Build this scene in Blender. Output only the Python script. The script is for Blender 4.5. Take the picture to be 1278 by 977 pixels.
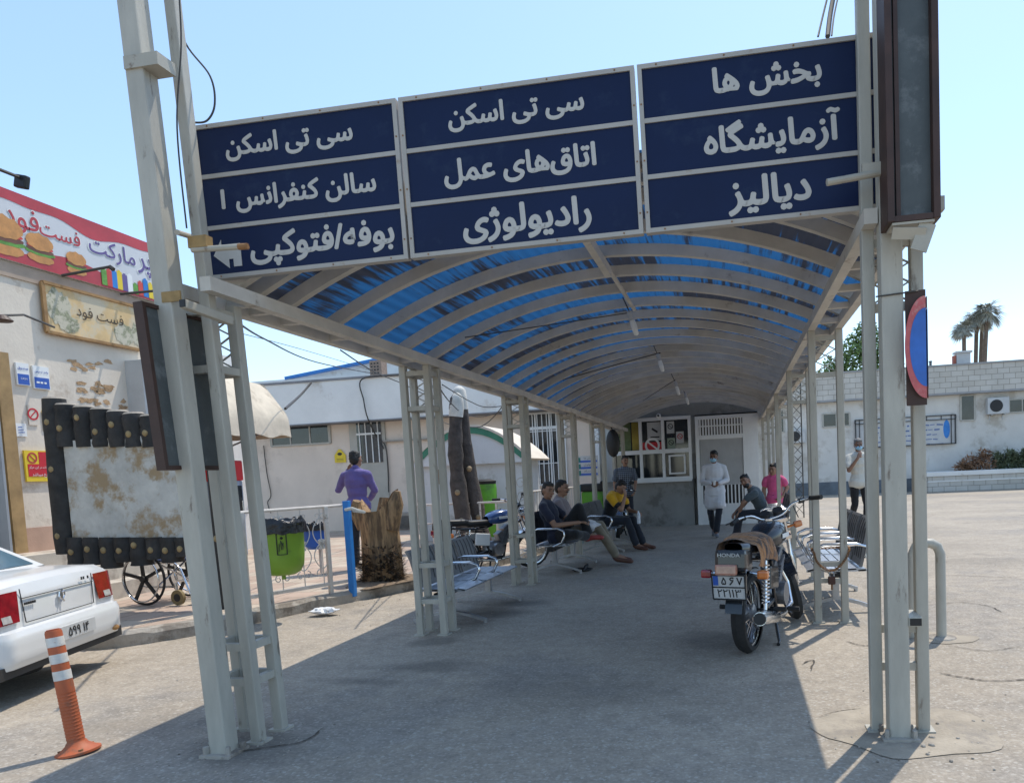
import bpy, bmesh, math, random, re, unicodedata
from mathutils import Vector as V, Matrix, Quaternion, noise
R = math.radians
SC = bpy.context.scene
for o in list(bpy.data.objects):
    bpy.data.objects.remove(o)

# ---------------------------------------------------------------- camera
PW, PH = 1278, 977                       # the photograph's own pixels
F_, CX_, CY_ = 930.0, 756.16, 660.09     # focal length and principal point (the photo is a crop)
YAW, PIT, ROL, CH = -.1743, -.0740, -.0473, 1.35
_f = V((math.sin(YAW)*math.cos(PIT), math.cos(YAW)*math.cos(PIT), math.sin(PIT)))
_r = V((math.cos(YAW), -math.sin(YAW), 0)); _u = _r.cross(_f)
_R = _r*math.cos(ROL)+_u*math.sin(ROL); _U = -_r*math.sin(ROL)+_u*math.cos(ROL)
CAMP = V((0, 0, CH))
cd = bpy.data.cameras.new('camera'); cam = bpy.data.objects.new('camera', cd)
SC.collection.objects.link(cam)
cam.matrix_world = Matrix.Translation(CAMP) @ Matrix((_R, _U, -_f)).transposed().to_4x4()
cd.sensor_fit = 'HORIZONTAL'; cd.sensor_width = 36; cd.lens = F_/PW*36
cd.shift_x = (PW/2-CX_)/PW; cd.shift_y = (CY_-PH/2)/PW
cd.clip_start = .05; cd.clip_end = 3000
SC.camera = cam

def ray(x, y): return _f*F_+_R*(x-CX_)-_U*(y-CY_)
def at(x, y, Y): d = ray(x, y); return CAMP+d*(Y/d.y)            # point on the plane Y
def atx(x, y, X): d = ray(x, y); return CAMP+d*(X/d.x)           # point on the plane X
def gr(x, y, z=0.): d = ray(x, y); return CAMP+d*((z-CH)/d.z)    # point at height z

# ---------------------------------------------------------------- daylight
SUN = V((.225, .45, 1.0)).normalized()
EL = math.asin(SUN.z); AZ = math.atan2(SUN.x, SUN.y)
w = bpy.data.worlds.new('World'); SC.world = w; w.use_nodes = True
nt = w.node_tree; bg = nt.nodes['Background']
sk = nt.nodes.new('ShaderNodeTexSky'); sk.sky_type = 'NISHITA'; sk.sun_disc = False
sk.sun_elevation = EL; sk.sun_rotation = AZ; sk.air_density = 1.0; sk.dust_density = .5; sk.ozone_density = 1.4; sk.altitude = 0
hz = nt.nodes.new('ShaderNodeMix'); hz.data_type = 'RGBA'; hz.inputs[0].default_value = .16; hz.inputs[7].default_value = (3.3, 5.3, 7.2, 1)
nt.links.new(sk.outputs[0], hz.inputs[6]); nt.links.new(hz.outputs[2], bg.inputs[0]); bg.inputs[1].default_value = .122
sl = bpy.data.lights.new('sun', 'SUN'); sl.energy = 2.0; sl.angle = R(.53); sl.color = (1, .93, .81)
so = bpy.data.objects.new('sun', sl); SC.collection.objects.link(so)
so.rotation_euler = SUN.to_track_quat('Z', 'Y').to_euler()
vs = SC.view_settings; vs.view_transform = 'Standard'; vs.look = 'None'; vs.gamma = 1; vs.use_curve_mapping = False
vs.exposure = 1.0
SC.cycles.max_bounces = 8; SC.cycles.use_denoising = True
SC.cycles.sample_clamp_indirect = 8

# ---------------------------------------------------------------- tagging
def tag(o, label=None, cat=None, group=None, kind=None):
    if label: o['label'] = label
    if cat: o['category'] = cat
    if group: o['group'] = group
    if kind: o['kind'] = kind
    return o
def link(o, parent=None):
    SC.collection.objects.link(o)
    if parent: o.parent = parent
    return o
def thing(name, label, cat, loc=(0, 0, 0), rz=0, group=None, rot=None):
    o = bpy.data.objects.new(name, None); link(o); o.empty_display_size = .1
    o.location = loc; o.rotation_euler = rot if rot else (0, 0, rz)
    return tag(o, label, cat, group)
def dup(o, parent=None):
    c = o.copy(); link(c, parent)
    if parent: c.matrix_parent_inverse = o.matrix_parent_inverse
    for ch in [k for k in SC.objects if k.parent == o]: dup(ch, c)
    return c

# ---------------------------------------------------------------- materials
def nn(nt, t, **k):
    n = nt.nodes.new(t)
    for a, b in k.items(): setattr(n, a, b)
    return n
MATS = {}
def mat(name, col, rough=.6, metal=0., var=.15, scale=3., bump=0., bscale=60., dirt=None, dirt_amt=.5, dscale=2., spec=.5,
        world=False, stretch=None, trans=0., coat=0., detail=6, sheen=0.):
    """Principled surface; base colour varied by noise, optional second colour (dirt/rust/wear) in patches, noise bump."""
    m = bpy.data.materials.new(name); m.use_nodes = True; t = m.node_tree; L = t.links.new
    b = t.nodes['Principled BSDF']
    tc = nn(t, 'ShaderNodeTexCoord')
    src = tc.outputs['Object']
    if world: src = nn(t, 'ShaderNodeNewGeometry').outputs['Position']
    if stretch:
        mp = nn(t, 'ShaderNodeMapping'); mp.inputs['Scale'].default_value = stretch; L(src, mp.inputs[0]); src = mp.outputs[0]
    n = nn(t, 'ShaderNodeTexNoise'); n.inputs['Scale'].default_value = scale; n.inputs['Detail'].default_value = detail; n.inputs['Roughness'].default_value = .65
    L(src, n.inputs['Vector'])
    r = nn(t, 'ShaderNodeMapRange'); r.inputs[1].default_value = .3; r.inputs[2].default_value = .7
    r.inputs[3].default_value = 1-var; r.inputs[4].default_value = 1+var; L(n.outputs[0], r.inputs[0])
    mx = nn(t, 'ShaderNodeVectorMath', operation='SCALE'); mx.inputs[0].default_value = col[:3]; L(r.outputs[0], mx.inputs['Scale'])
    out = mx.outputs[0]
    if dirt:
        n2 = nn(t, 'ShaderNodeTexNoise'); n2.inputs['Scale'].default_value = dscale; n2.inputs['Detail'].default_value = 8; n2.inputs['Roughness'].default_value = .7
        ad = nn(t, 'ShaderNodeVectorMath', operation='ADD'); ad.inputs[1].default_value = (3.3, 7.1, 1.7); L(src, ad.inputs[0]); L(ad.outputs[0], n2.inputs['Vector'])
        r2 = nn(t, 'ShaderNodeMapRange'); c = .72-.4*dirt_amt; r2.inputs[1].default_value = c-.04; r2.inputs[2].default_value = c+.06; L(n2.outputs[0], r2.inputs[0])
        mi = nn(t, 'ShaderNodeMix', data_type='RGBA'); L(r2.outputs[0], mi.inputs[0]); L(out, mi.inputs[6]); mi.inputs[7].default_value = (*dirt[:3], 1)
        out = mi.outputs[2]
    L(out, b.inputs['Base Color'])
    b.inputs['Roughness'].default_value = rough; b.inputs['Metallic'].default_value = metal
    b.inputs['Specular IOR Level'].default_value = spec
    if coat: b.inputs['Coat Weight'].default_value = coat; b.inputs['Coat Roughness'].default_value = .05
    if trans: b.inputs['Transmission Weight'].default_value = trans
    if sheen: b.inputs['Sheen Weight'].default_value = sheen
    if bump:
        n3 = nn(t, 'ShaderNodeTexNoise'); n3.inputs['Scale'].default_value = bscale; n3.inputs['Detail'].default_value = 4; L(src, n3.inputs['Vector'])
        bp = nn(t, 'ShaderNodeBump'); bp.inputs['Strength'].default_value = bump; bp.inputs['Distance'].default_value = .02
        L(n3.outputs[0], bp.inputs['Height']); L(bp.outputs[0], b.inputs['Normal'])
    MATS[name] = m
    return m
def getn(m): return m.node_tree, m.node_tree.nodes['Principled BSDF']

# ---------------------------------------------------------------- mesh builder
class MB:
    def __init__(s): s.v = []; s.f = []; s.mi = []; s.cur = 0
    def add(s, vs, fs, M=None):
        k = len(s.v)
        s.v += [(M @ V(p)) if M else V(p) for p in vs]
        s.f += [[i+k for i in f] for f in fs]; s.mi += [s.cur]*len(fs)
        return s
    def box(s, c, d, rot=None, b=0.):
        x, y, z = d[0]/2, d[1]/2, d[2]/2
        M = Matrix.Translation(c)
        if rot is not None: M = M @ (rot.to_4x4() if not isinstance(rot, (tuple, list)) else Matrix.Rotation(rot[2], 4, 'Z') @ Matrix.Rotation(rot[1], 4, 'Y') @ Matrix.Rotation(rot[0], 4, 'X'))
        if b <= 0:
            vs = [(i*x, j*y, k*z) for i in (-1, 1) for j in (-1, 1) for k in (-1, 1)]
            return s.add(vs, [(0, 1, 3, 2), (4, 6, 7, 5), (0, 4, 5, 1), (2, 3, 7, 6), (0, 2, 6, 4), (1, 5, 7, 3)], M)
        bm = bmesh.new(); bmesh.ops.create_cube(bm, size=1)
        for q in bm.verts: q.co = V((q.co.x*d[0], q.co.y*d[1], q.co.z*d[2]))
        bmesh.ops.bevel(bm, geom=bm.edges[:], offset=min(b, min(d)*.45), segments=2, affect='EDGES', profile=.6)
        bm.verts.index_update()
        s.add([q.co.copy() for q in bm.verts], [[q.index for q in f.verts] for f in bm.faces], M); bm.free()
        return s
    def bbox(s, lo, hi, b=0.):
        return s.box([(lo[i]+hi[i])/2 for i in range(3)], [abs(hi[i]-lo[i]) for i in range(3)], b=b)
    def tube(s, pts, r, n=8, closed=False, cap=True):
        pts = [V(p) for p in pts]; N = len(pts)
        rs = r if isinstance(r, (list, tuple)) else [r]*N
        T = []
        for i in range(N):
            a = pts[(i-1) % N] if (closed or i > 0) else pts[i]
            b = pts[(i+1) % N] if (closed or i < N-1) else pts[i]
            T.append((b-a).normalized() if (b-a).length > 1e-9 else V((0, 0, 1)))
        u = T[0].orthogonal().normalized()
        vs = []
        for i in range(N):
            u = (u-T[i]*u.dot(T[i]))
            u = u.normalized() if u.length > 1e-6 else T[i].orthogonal().normalized()
            q = T[i].cross(u)
            for k in range(n):
                a = 2*math.pi*k/n
                vs.append(pts[i]+(u*math.cos(a)+q*math.sin(a))*rs[i])
        fs = []
        for i in range(N if closed else N-1):
            for k in range(n):
                j = (i+1) % N
                fs.append((i*n+k, i*n+(k+1) % n, j*n+(k+1) % n, j*n+k))
        if cap and not closed:
            fs.append(tuple(reversed(range(n)))); fs.append(tuple((N-1)*n+k for k in range(n)))
        return s.add(vs, fs)
    def bar(s, p, q, w, h, up=(0, 0, 1), b=0.):
        p, q = V(p), V(q); d = q-p; L = d.length; d = d/L
        x = d.cross(V(up))
        if x.length < 1e-4: x = d.cross(V((0, 1, 0)))
        x.normalize(); z = x.cross(d)
        Rm = Matrix((x, d, z)).transposed()
        return s.box((p+q)/2, (w, L, h), Rm, b)
    def strip(s, pts, w, h, up=None):
        """rectangular-section sweep along pts; up is a function of the index or a vector; w across, h along up"""
        pts = [V(p) for p in pts]; N = len(pts); vs = []
        for i in range(N):
            t = (pts[min(i+1, N-1)]-pts[max(i-1, 0)]).normalized()
            uu = V(up(i) if callable(up) else up); x = t.cross(uu).normalized(); z = x.cross(t)
            for a, c in ((-1, -1), (1, -1), (1, 1), (-1, 1)): vs.append(pts[i]+x*(a*w/2)+z*(c*h/2))
        fs = []
        for i in range(N-1):
            for k in range(4): fs.append((i*4+k, i*4+(k+1) % 4, i*4+4+(k+1) % 4, i*4+4+k))
        fs += [(3, 2, 1, 0), tuple((N-1)*4+k for k in range(4))]
        return s.add(vs, fs)
    def lathe(s, prof, n=20, M=None, cap=True):
        vs = []; fs = []
        for (r, z) in prof:
            for k in range(n):
                a = 2*math.pi*k/n; vs.append((r*math.cos(a), r*math.sin(a), z))
        for i in range(len(prof)-1):
            for k in range(n): fs.append((i*n+k, i*n+(k+1) % n, (i+1)*n+(k+1) % n, (i+1)*n+k))
        if cap:
            fs.append(tuple(reversed(range(n)))); fs.append(tuple((len(prof)-1)*n+k for k in range(n)))
        return s.add(vs, fs, M)
    def ell(s, c, r, rot=None, nu=14, nv=9):
        r = (r, r, r) if not isinstance(r, (tuple, list)) else r
        M = Matrix.Translation(c) @ ((rot.to_4x4() if rot is not None else Matrix()))
        vs = [(0, 0, -r[2])]; fs = []
        for i in range(1, nv):
            p = math.pi*i/nv
            for k in range(nu):
                a = 2*math.pi*k/nu; vs.append((r[0]*math.sin(p)*math.cos(a), r[1]*math.sin(p)*math.sin(a), -r[2]*math.cos(p)))
        vs.append((0, 0, r[2])); e = len(vs)-1
        for k in range(nu):
            fs.append((0, 1+(k+1) % nu, 1+k)); fs.append((e, e-nu+k, e-nu+(k+1) % nu))
        for i in range(nv-2):
            for k in range(nu): fs.append((1+i*nu+k, 1+i*nu+(k+1) % nu, 1+(i+1)*nu+(k+1) % nu, 1+(i+1)*nu+k))
        return s.add(vs, fs, M)
    def cap(s, p, q, r1, r2, n=12):
        p, q = V(p), V(q); d = q-p; L = d.length
        if L < 1e-5: return s.ell(p, r1)
        d /= L; pts = []; rs = []
        for k in range(1, 5): a = math.pi/2*(k/4); pts.append(p-d*(r1*math.cos(a))); rs.append(max(r1*math.sin(a), .001))
        for k in range(0, 4): a = math.pi/2*(1-k/4); pts.append(q+d*(r2*math.cos(a))); rs.append(max(r2*math.sin(a), .001))
        return s.tube(pts, rs, n)
    def prism(s, poly, d, M=None):
        """polygon in local XZ, extruded along +Y by d"""
        n = len(poly); vs = [(p[0], 0, p[1]) for p in poly]+[(p[0], d, p[1]) for p in poly]
        fs = [tuple(range(n)), tuple(reversed(range(n, 2*n)))]+[(i, i+n, (i+1) % n+n, (i+1) % n) for i in range(n)]
        return s.add(vs, fs, M)
    def grid(s, fn, nu, nv, M=None):
        vs = [fn(i/nu, j/nv) for i in range(nu+1) for j in range(nv+1)]
        fs = [(i*(nv+1)+j, (i+1)*(nv+1)+j, (i+1)*(nv+1)+j+1, i*(nv+1)+j+1) for i in range(nu) for j in range(nv)]
        return s.add(vs, fs, M)
    def build(s, name, m, parent=None, smooth=None, M=None, fix=True):
        me = bpy.data.meshes.new(name)
        me.from_pydata([tuple(p) for p in s.v], [], s.f)
        ms = m if isinstance(m, (list, tuple)) else [m]
        for q in ms: me.materials.append(q)
        for p, i in zip(me.polygons, s.mi): p.material_index = min(i, len(ms)-1)
        me.validate()
        if fix:
            bm = bmesh.new(); bm.from_mesh(me); bmesh.ops.recalc_face_normals(bm, faces=bm.faces[:]); bm.to_mesh(me); bm.free()
        if smooth is not None:
            for p in me.polygons: p.use_smooth = True
            me.set_sharp_from_angle(angle=R(smooth))
        me.update()
        o = bpy.data.objects.new(name, me)
        if M is not None: o.matrix_local = M
        return link(o, parent)

def fuse(mb, name, m, parent=None, voxel=.012, smooth_it=2, fac=.5):
    """voxel-union of overlapping closed shapes into ONE continuous skin"""
    o = mb.build('tmp', m, None)
    md = o.modifiers.new('r', 'REMESH'); md.mode = 'VOXEL'; md.voxel_size = voxel; md.use_smooth_shade = True
    if smooth_it:
        sm = o.modifiers.new('s', 'SMOOTH'); sm.factor = fac; sm.iterations = smooth_it
    dg = bpy.context.evaluated_depsgraph_get(); dg.update()
    me = bpy.data.meshes.new_from_object(o.evaluated_get(dg))
    old = o.data; bpy.data.objects.remove(o); bpy.data.meshes.remove(old)
    me.name = name
    me.materials.clear(); me.materials.append(m)
    for p in me.polygons: p.use_smooth = True; p.material_index = 0
    q = bpy.data.objects.new(name, me)
    return link(q, parent)

# ---------------------------------------------------------------- lettering (Persian joined by hand from presentation forms)
FORMS = {}
for _c in list(range(0xFB50, 0xFDFF))+list(range(0xFE70, 0xFEFD)):
    _d = unicodedata.decomposition(chr(_c)).split()
    if len(_d) >= 2 and _d[0] in ('<isolated>', '<final>', '<initial>', '<medial>'):
        FORMS.setdefault(''.join(chr(int(x, 16)) for x in _d[1:]), {})[_d[0][1:-1]] = chr(_c)
def persian(t):
    t = list(t); i = 0; units = []
    while i < len(t):
        if t[i] == '\u0644' and i+1 < len(t) and t[i+1] in '\u0627\u0622': units.append(t[i]+t[i+1]); i += 2
        else: units.append(t[i]); i += 1
    out = []
    for k, u in enumerate(units):
        f = FORMS.get(u)
        if not f: 
            if u != '\u200c': out.append(u)
            continue
        pv = FORMS.get(units[k-1], {}) if k else {}
        nx = FORMS.get(units[k+1], {}) if k+1 < len(units) else {}
        jp = 'initial' in pv and 'final' in f
        jn = 'initial' in f and 'final' in nx
        key = 'medial' if jp and jn and 'medial' in f else 'final' if jp else 'initial' if jn else 'isolated'
        out.append(f.get(key, f.get('isolated', u)))
    t = ''.join(reversed(out))
    return re.sub('[0-9\u06f0-\u06f9]+', lambda k: k.group(0)[::-1], t)
def letters(name, s, m, parent, M, w=None, h=None, bold=.0, depth=.002, rtl=True, xs=1., maxw=None, label=None):
    """lettering in local XZ facing -Y, centred at M, fitted to width w or height h"""
    c = bpy.data.curves.new('t', 'FONT'); c.body = persian(s) if rtl else s; c.size = 1; c.offset = -.004; c.extrude = 0; c.resolution_u = 3
    o = bpy.data.objects.new('t', c); link(o)
    dg = bpy.context.evaluated_depsgraph_get(); dg.update()
    me = bpy.data.meshes.new_from_object(o.evaluated_get(dg))
    bpy.data.objects.remove(o); bpy.data.curves.remove(c)
    X = [p.co.x for p in me.vertices]; Z = [p.co.y for p in me.vertices]
    x0, x1, z0, z1 = min(X), max(X), min(Z), max(Z)
    k = w/(x1-x0)/xs if w else h/(z1-z0)
    if w and h: k = min(w/(x1-x0)/xs, h/(z1-z0))
    for p in me.vertices:
        a, b = p.co.x, p.co.y
        p.co = ((a-(x0+x1)/2)*k*xs, -depth, (b-(z0+z1)/2)*k)
    vs = [tuple(p.co) for p in me.vertices]; fs = [tuple(p.vertices) for p in me.polygons]; nv = len(vs); e_ = bold*k*.75; V2 = list(vs); F2 = list(fs)
    if bold:                                                        # heavier strokes: the same sheet shifted round a small circle, each a hair lower
        for j in range(8):
            th = math.pi/4*j; o_ = len(V2)
            V2 += [(v[0]+e_*math.cos(th)*xs, v[1]+.00012*(j+1), v[2]+e_*math.sin(th)) for v in vs]; F2 += [tuple(i+o_ for i in f) for f in fs]
    bpy.data.meshes.remove(me); me = bpy.data.meshes.new(name); me.from_pydata(V2, [], F2)
    me.materials.clear(); me.materials.append(m); me.name = name
    for p in me.polygons: p.material_index = 0
    q = bpy.data.objects.new(name, me); link(q, parent); q.matrix_local = M
    if label: q['label'] = label
    return q
def six(parent, M, h, m):
    b = MB(); P_ = [V(((x-.37)*h, -.0012, (z-.5)*h)) for x, z in ((.66, .86), (.48, .98), (.26, .92), (.17, .74), (.30, .60), (.62, .60), (.50, .44), (.30, .20), (.10, .0))]
    b.strip(P_, .002, h*.17, up=lambda i: (P_[max(i-1, 0)]-P_[min(i+1, 8)]).cross(V((0, 1, 0)))); o = b.build('plate_number', m, parent); o.matrix_local = M; return o
def rotz(a): return Matrix.Rotation(a, 4, 'Z')
def T(*a): return Matrix.Translation(a if len(a) == 3 else a[0])
# ================================================================ materials
paint = mat('paint', (.40, .37, .305), .5, var=.13, scale=4, bump=.08, bscale=90, dirt=(.17, .12, .085), dirt_amt=.17, dscale=7)
paint2 = mat('paint_chipped', (.42, .395, .335), .5, var=.15, scale=3, bump=.1, bscale=60, dirt=(.13, .095, .07), dirt_amt=.2, dscale=4, stretch=(3, 3, .7))
ribp = mat('rib_paint', (.58, .535, .465), .6, var=.17, scale=3, dirt=(.2, .14, .09), dirt_amt=.17, dscale=3)
rust = mat('rust', (.24, .12, .05), .85, var=.4, scale=14, bump=.3)
black = mat('black', (.012, .012, .013), .5, var=.2)
rubber = mat('rubber', (.02, .02, .02), .8, var=.3, scale=20, bump=.2, bscale=120)
chrome = mat('chrome', (.75, .75, .76), .18, 1., var=.1, scale=8)
steel = mat('steel', (.42, .43, .45), .38, .9, var=.15, scale=12)
navy = mat('sign_navy', (.0045, .0125, .052), .42, var=.14, scale=2, spec=.22, dirt=(.011, .022, .062), dirt_amt=.3, dscale=5)
signgrey = mat('sign_letters', (.50, .48, .445), .6, var=.06, spec=.25)
signtrim = mat('sign_trim', (.40, .37, .33), .5, var=.10, dirt=(.3, .22, .15), dirt_amt=.15, dscale=12)
white = mat('white', (.78, .78, .76), .5, var=.05)
wplaster = mat('white_plaster', (.74, .73, .70), .85, var=.07, scale=1.2, bump=.1, bscale=30, dirt=(.55, .51, .45), dirt_amt=.25, dscale=.9)
pinkplaster = mat('pink_plaster', (.72, .615, .52), .88, var=.08, scale=1, bump=.12, bscale=30, dirt=(.58, .49, .41), dirt_amt=.3, dscale=.8)
creamwall = mat('cream_wall', (.68, .60, .50), .88, var=.09, scale=1.4, bump=.15, bscale=25, dirt=(.45, .36, .27), dirt_amt=.25, dscale=1.1)
terracotta = mat('terracotta', (.46, .30, .22), .85, var=.15, scale=2, bump=.15)
greywall = mat('grey_wall', (.27, .27, .255), .85, var=.12, scale=2, bump=.1, dirt=(.17, .165, .155), dirt_amt=.4, dscale=1.5)
glassd = mat('dark_glass', (.02, .025, .03), .06, var=.5, scale=1.5, spec=.7)
concrete = mat('concrete', (.36, .325, .28), .9, var=.2, scale=4, bump=.35, bscale=30, dirt=(.2, .17, .14), dirt_amt=.45, dscale=3)
blueptr = mat('blue_paint', (.02, .19, .55), .45, var=.15, scale=5)
redp = mat('red', (.55, .02, .03), .5, var=.1)
yellowp = mat('yellow', (.75, .55, .03), .55, var=.1)
wirem = mat('wire', (.05, .045, .04), .6)
darkbrown = mat('brown_metal', (.05, .022, .014), .55, var=.3, scale=8)
slate = mat('slate_sheet', (.075, .085, .085), .5, var=.25, scale=5, dirt=(.13, .14, .14), dirt_amt=.35, dscale=7)
lightgrey = mat('light_grey', (.5, .5, .49), .6, var=.1)

# ---- roof sheet: translucent blue corrugated sheet, dirty along its length
def roof_mat():
    m = bpy.data.materials.new('blue_roof_sheet'); m.use_nodes = True; t = m.node_tree; L = t.links.new
    t.nodes.remove(t.nodes['Principled BSDF']); out = t.nodes['Material Output']
    tc = nn(t, 'ShaderNodeTexCoord'); mp = nn(t, 'ShaderNodeMapping'); mp.inputs['Scale'].default_value = (15, .5, 15); L(tc.outputs['Object'], mp.inputs[0])
    n = nn(t, 'ShaderNodeTexNoise'); n.inputs['Scale'].default_value = 1.6; n.inputs['Detail'].default_value = 7; n.inputs['Roughness'].default_value = .7; L(mp.outputs[0], n.inputs['Vector'])
    n2 = nn(t, 'ShaderNodeTexNoise'); n2.inputs['Scale'].default_value = .9; n2.inputs['Detail'].default_value = 5; L(tc.outputs['Object'], n2.inputs['Vector'])
    a = nn(t, 'ShaderNodeMath', operation='ADD'); L(n.outputs[0], a.inputs[0]); L(n2.outputs[0], a.inputs[1])
    r = nn(t, 'ShaderNodeMapRange'); r.inputs[1].default_value = .97; r.inputs[2].default_value = 1.09; L(a.outputs[0], r.inputs[0])
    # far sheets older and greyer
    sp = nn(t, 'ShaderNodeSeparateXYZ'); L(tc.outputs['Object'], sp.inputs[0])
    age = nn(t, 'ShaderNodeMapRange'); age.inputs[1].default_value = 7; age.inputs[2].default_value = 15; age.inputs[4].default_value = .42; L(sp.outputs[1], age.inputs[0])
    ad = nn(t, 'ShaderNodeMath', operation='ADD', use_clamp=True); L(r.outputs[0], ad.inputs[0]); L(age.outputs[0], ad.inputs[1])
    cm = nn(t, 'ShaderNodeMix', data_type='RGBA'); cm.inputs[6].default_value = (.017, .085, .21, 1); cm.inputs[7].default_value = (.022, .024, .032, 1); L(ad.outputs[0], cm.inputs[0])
    d = nn(t, 'ShaderNodeBsdfDiffuse'); L(cm.outputs[2], d.inputs[0])
    tr = nn(t, 'ShaderNodeBsdfTranslucent'); L(cm.outputs[2], tr.inputs[0])
    ms = nn(t, 'ShaderNodeMixShader'); ms.inputs[0].default_value = .6; L(d.outputs[0], ms.inputs[1]); L(tr.outputs[0], ms.inputs[2])
    g = nn(t, 'ShaderNodeBsdfGlossy'); g.inputs['Roughness'].default_value = .35
    m2 = nn(t, 'ShaderNodeMixShader'); m2.inputs[0].default_value = .05; L(ms.outputs[0], m2.inputs[1]); L(g.outputs[0], m2.inputs[2])
    L(m2.outputs[0], out.inputs[0]); return m
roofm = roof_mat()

def ground_mat():
    m = mat('yard', (.35, .298, .236), .9, var=.2, scale=.5, world=True, dirt=(.29, .255, .215), dirt_amt=.45, dscale=.45, detail=9)
    t, b = getn(m); L = t.links.new
    pos = nn(t, 'ShaderNodeNewGeometry').outputs['Position']
    base = b.inputs['Base Color'].links[0].from_socket
    # grain
    g = nn(t, 'ShaderNodeTexNoise'); g.inputs['Scale'].default_value = 45; g.inputs['Detail'].default_value = 6; g.inputs['Roughness'].default_value = .75; L(pos, g.inputs['Vector'])
    gr_ = nn(t, 'ShaderNodeMapRange'); gr_.inputs[1].default_value = .3; gr_.inputs[2].default_value = .7; gr_.inputs[3].default_value = .72; gr_.inputs[4].default_value = 1.25; L(g.outputs[0], gr_.inputs[0])
    s1 = nn(t, 'ShaderNodeVectorMath', operation='SCALE'); L(base, s1.inputs[0]); L(gr_.outputs[0], s1.inputs['Scale'])
    # dark oil stains along the walkway
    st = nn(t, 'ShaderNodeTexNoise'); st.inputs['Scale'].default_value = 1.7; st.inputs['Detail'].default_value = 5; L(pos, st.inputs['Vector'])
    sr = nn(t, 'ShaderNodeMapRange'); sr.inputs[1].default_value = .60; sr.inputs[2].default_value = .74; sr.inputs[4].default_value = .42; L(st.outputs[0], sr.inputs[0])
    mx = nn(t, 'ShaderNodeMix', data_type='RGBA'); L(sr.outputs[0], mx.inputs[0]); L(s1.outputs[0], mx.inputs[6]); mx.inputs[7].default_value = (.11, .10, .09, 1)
    # second grain, medium mottling, and stains where oil and feet have darkened the walkway
    g2 = nn(t, 'ShaderNodeTexNoise'); g2.inputs['Scale'].default_value = 9; g2.inputs['Detail'].default_value = 10; g2.inputs['Roughness'].default_value = .78; L(pos, g2.inputs['Vector'])
    g2r = nn(t, 'ShaderNodeMapRange'); g2r.inputs[1].default_value = .3; g2r.inputs[2].default_value = .7; g2r.inputs[3].default_value = .74; g2r.inputs[4].default_value = 1.22; L(g2.outputs[0], g2r.inputs[0])
    s2 = nn(t, 'ShaderNodeVectorMath', operation='SCALE'); L(mx.outputs[2], s2.inputs[0]); L(g2r.outputs[0], s2.inputs['Scale'])
    vo = nn(t, 'ShaderNodeTexVoronoi'); vo.inputs['Scale'].default_value = 75; L(pos, vo.inputs['Vector'])
    sv = nn(t, 'ShaderNodeSeparateColor'); L(vo.outputs['Color'], sv.inputs[0]); vr = nn(t, 'ShaderNodeMapRange'); vr.inputs[1].default_value = .80; vr.inputs[2].default_value = 1; vr.inputs[3].default_value = 0; vr.inputs[4].default_value = .55; L(sv.outputs[0], vr.inputs[0])
    m3 = nn(t, 'ShaderNodeMix', data_type='RGBA'); L(vr.outputs[0], m3.inputs[0]); L(s2.outputs[0], m3.inputs[6]); m3.inputs[7].default_value = (.52, .48, .42, 1)
    mu = g2
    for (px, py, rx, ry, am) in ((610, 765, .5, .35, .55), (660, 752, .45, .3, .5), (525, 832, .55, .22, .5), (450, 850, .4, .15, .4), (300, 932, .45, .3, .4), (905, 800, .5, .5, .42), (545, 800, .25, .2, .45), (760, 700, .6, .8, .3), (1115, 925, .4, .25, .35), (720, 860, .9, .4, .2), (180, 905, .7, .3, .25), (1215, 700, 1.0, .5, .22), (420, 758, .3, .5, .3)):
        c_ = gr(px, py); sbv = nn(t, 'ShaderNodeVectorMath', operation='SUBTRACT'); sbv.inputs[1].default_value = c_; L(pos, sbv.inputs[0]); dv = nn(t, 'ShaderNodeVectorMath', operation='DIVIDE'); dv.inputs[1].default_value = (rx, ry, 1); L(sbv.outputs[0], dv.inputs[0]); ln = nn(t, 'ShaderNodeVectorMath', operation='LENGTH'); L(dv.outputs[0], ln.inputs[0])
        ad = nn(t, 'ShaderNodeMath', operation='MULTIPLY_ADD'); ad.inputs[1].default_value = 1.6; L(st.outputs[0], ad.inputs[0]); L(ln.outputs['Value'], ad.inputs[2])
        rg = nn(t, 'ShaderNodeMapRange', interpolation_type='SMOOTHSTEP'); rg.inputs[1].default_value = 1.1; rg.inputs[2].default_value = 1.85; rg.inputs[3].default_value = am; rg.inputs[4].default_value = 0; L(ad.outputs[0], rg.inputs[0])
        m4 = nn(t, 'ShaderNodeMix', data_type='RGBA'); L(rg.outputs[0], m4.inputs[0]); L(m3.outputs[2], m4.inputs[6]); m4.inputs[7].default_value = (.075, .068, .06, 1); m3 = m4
    L(m3.outputs[2], b.inputs['Base Color'])
    bp = nn(t, 'ShaderNodeBump'); bp.inputs['Strength'].default_value = .35; bp.inputs['Distance'].default_value = .012
    sb = nn(t, 'ShaderNodeMath', operation='ADD'); L(g.outputs[0], sb.inputs[0]); L(mu.outputs[0], sb.inputs[1]); L(sb.outputs[0], bp.inputs['Height']); L(bp.outputs[0], b.inputs['Normal'])
    return m
yard = ground_mat()

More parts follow.
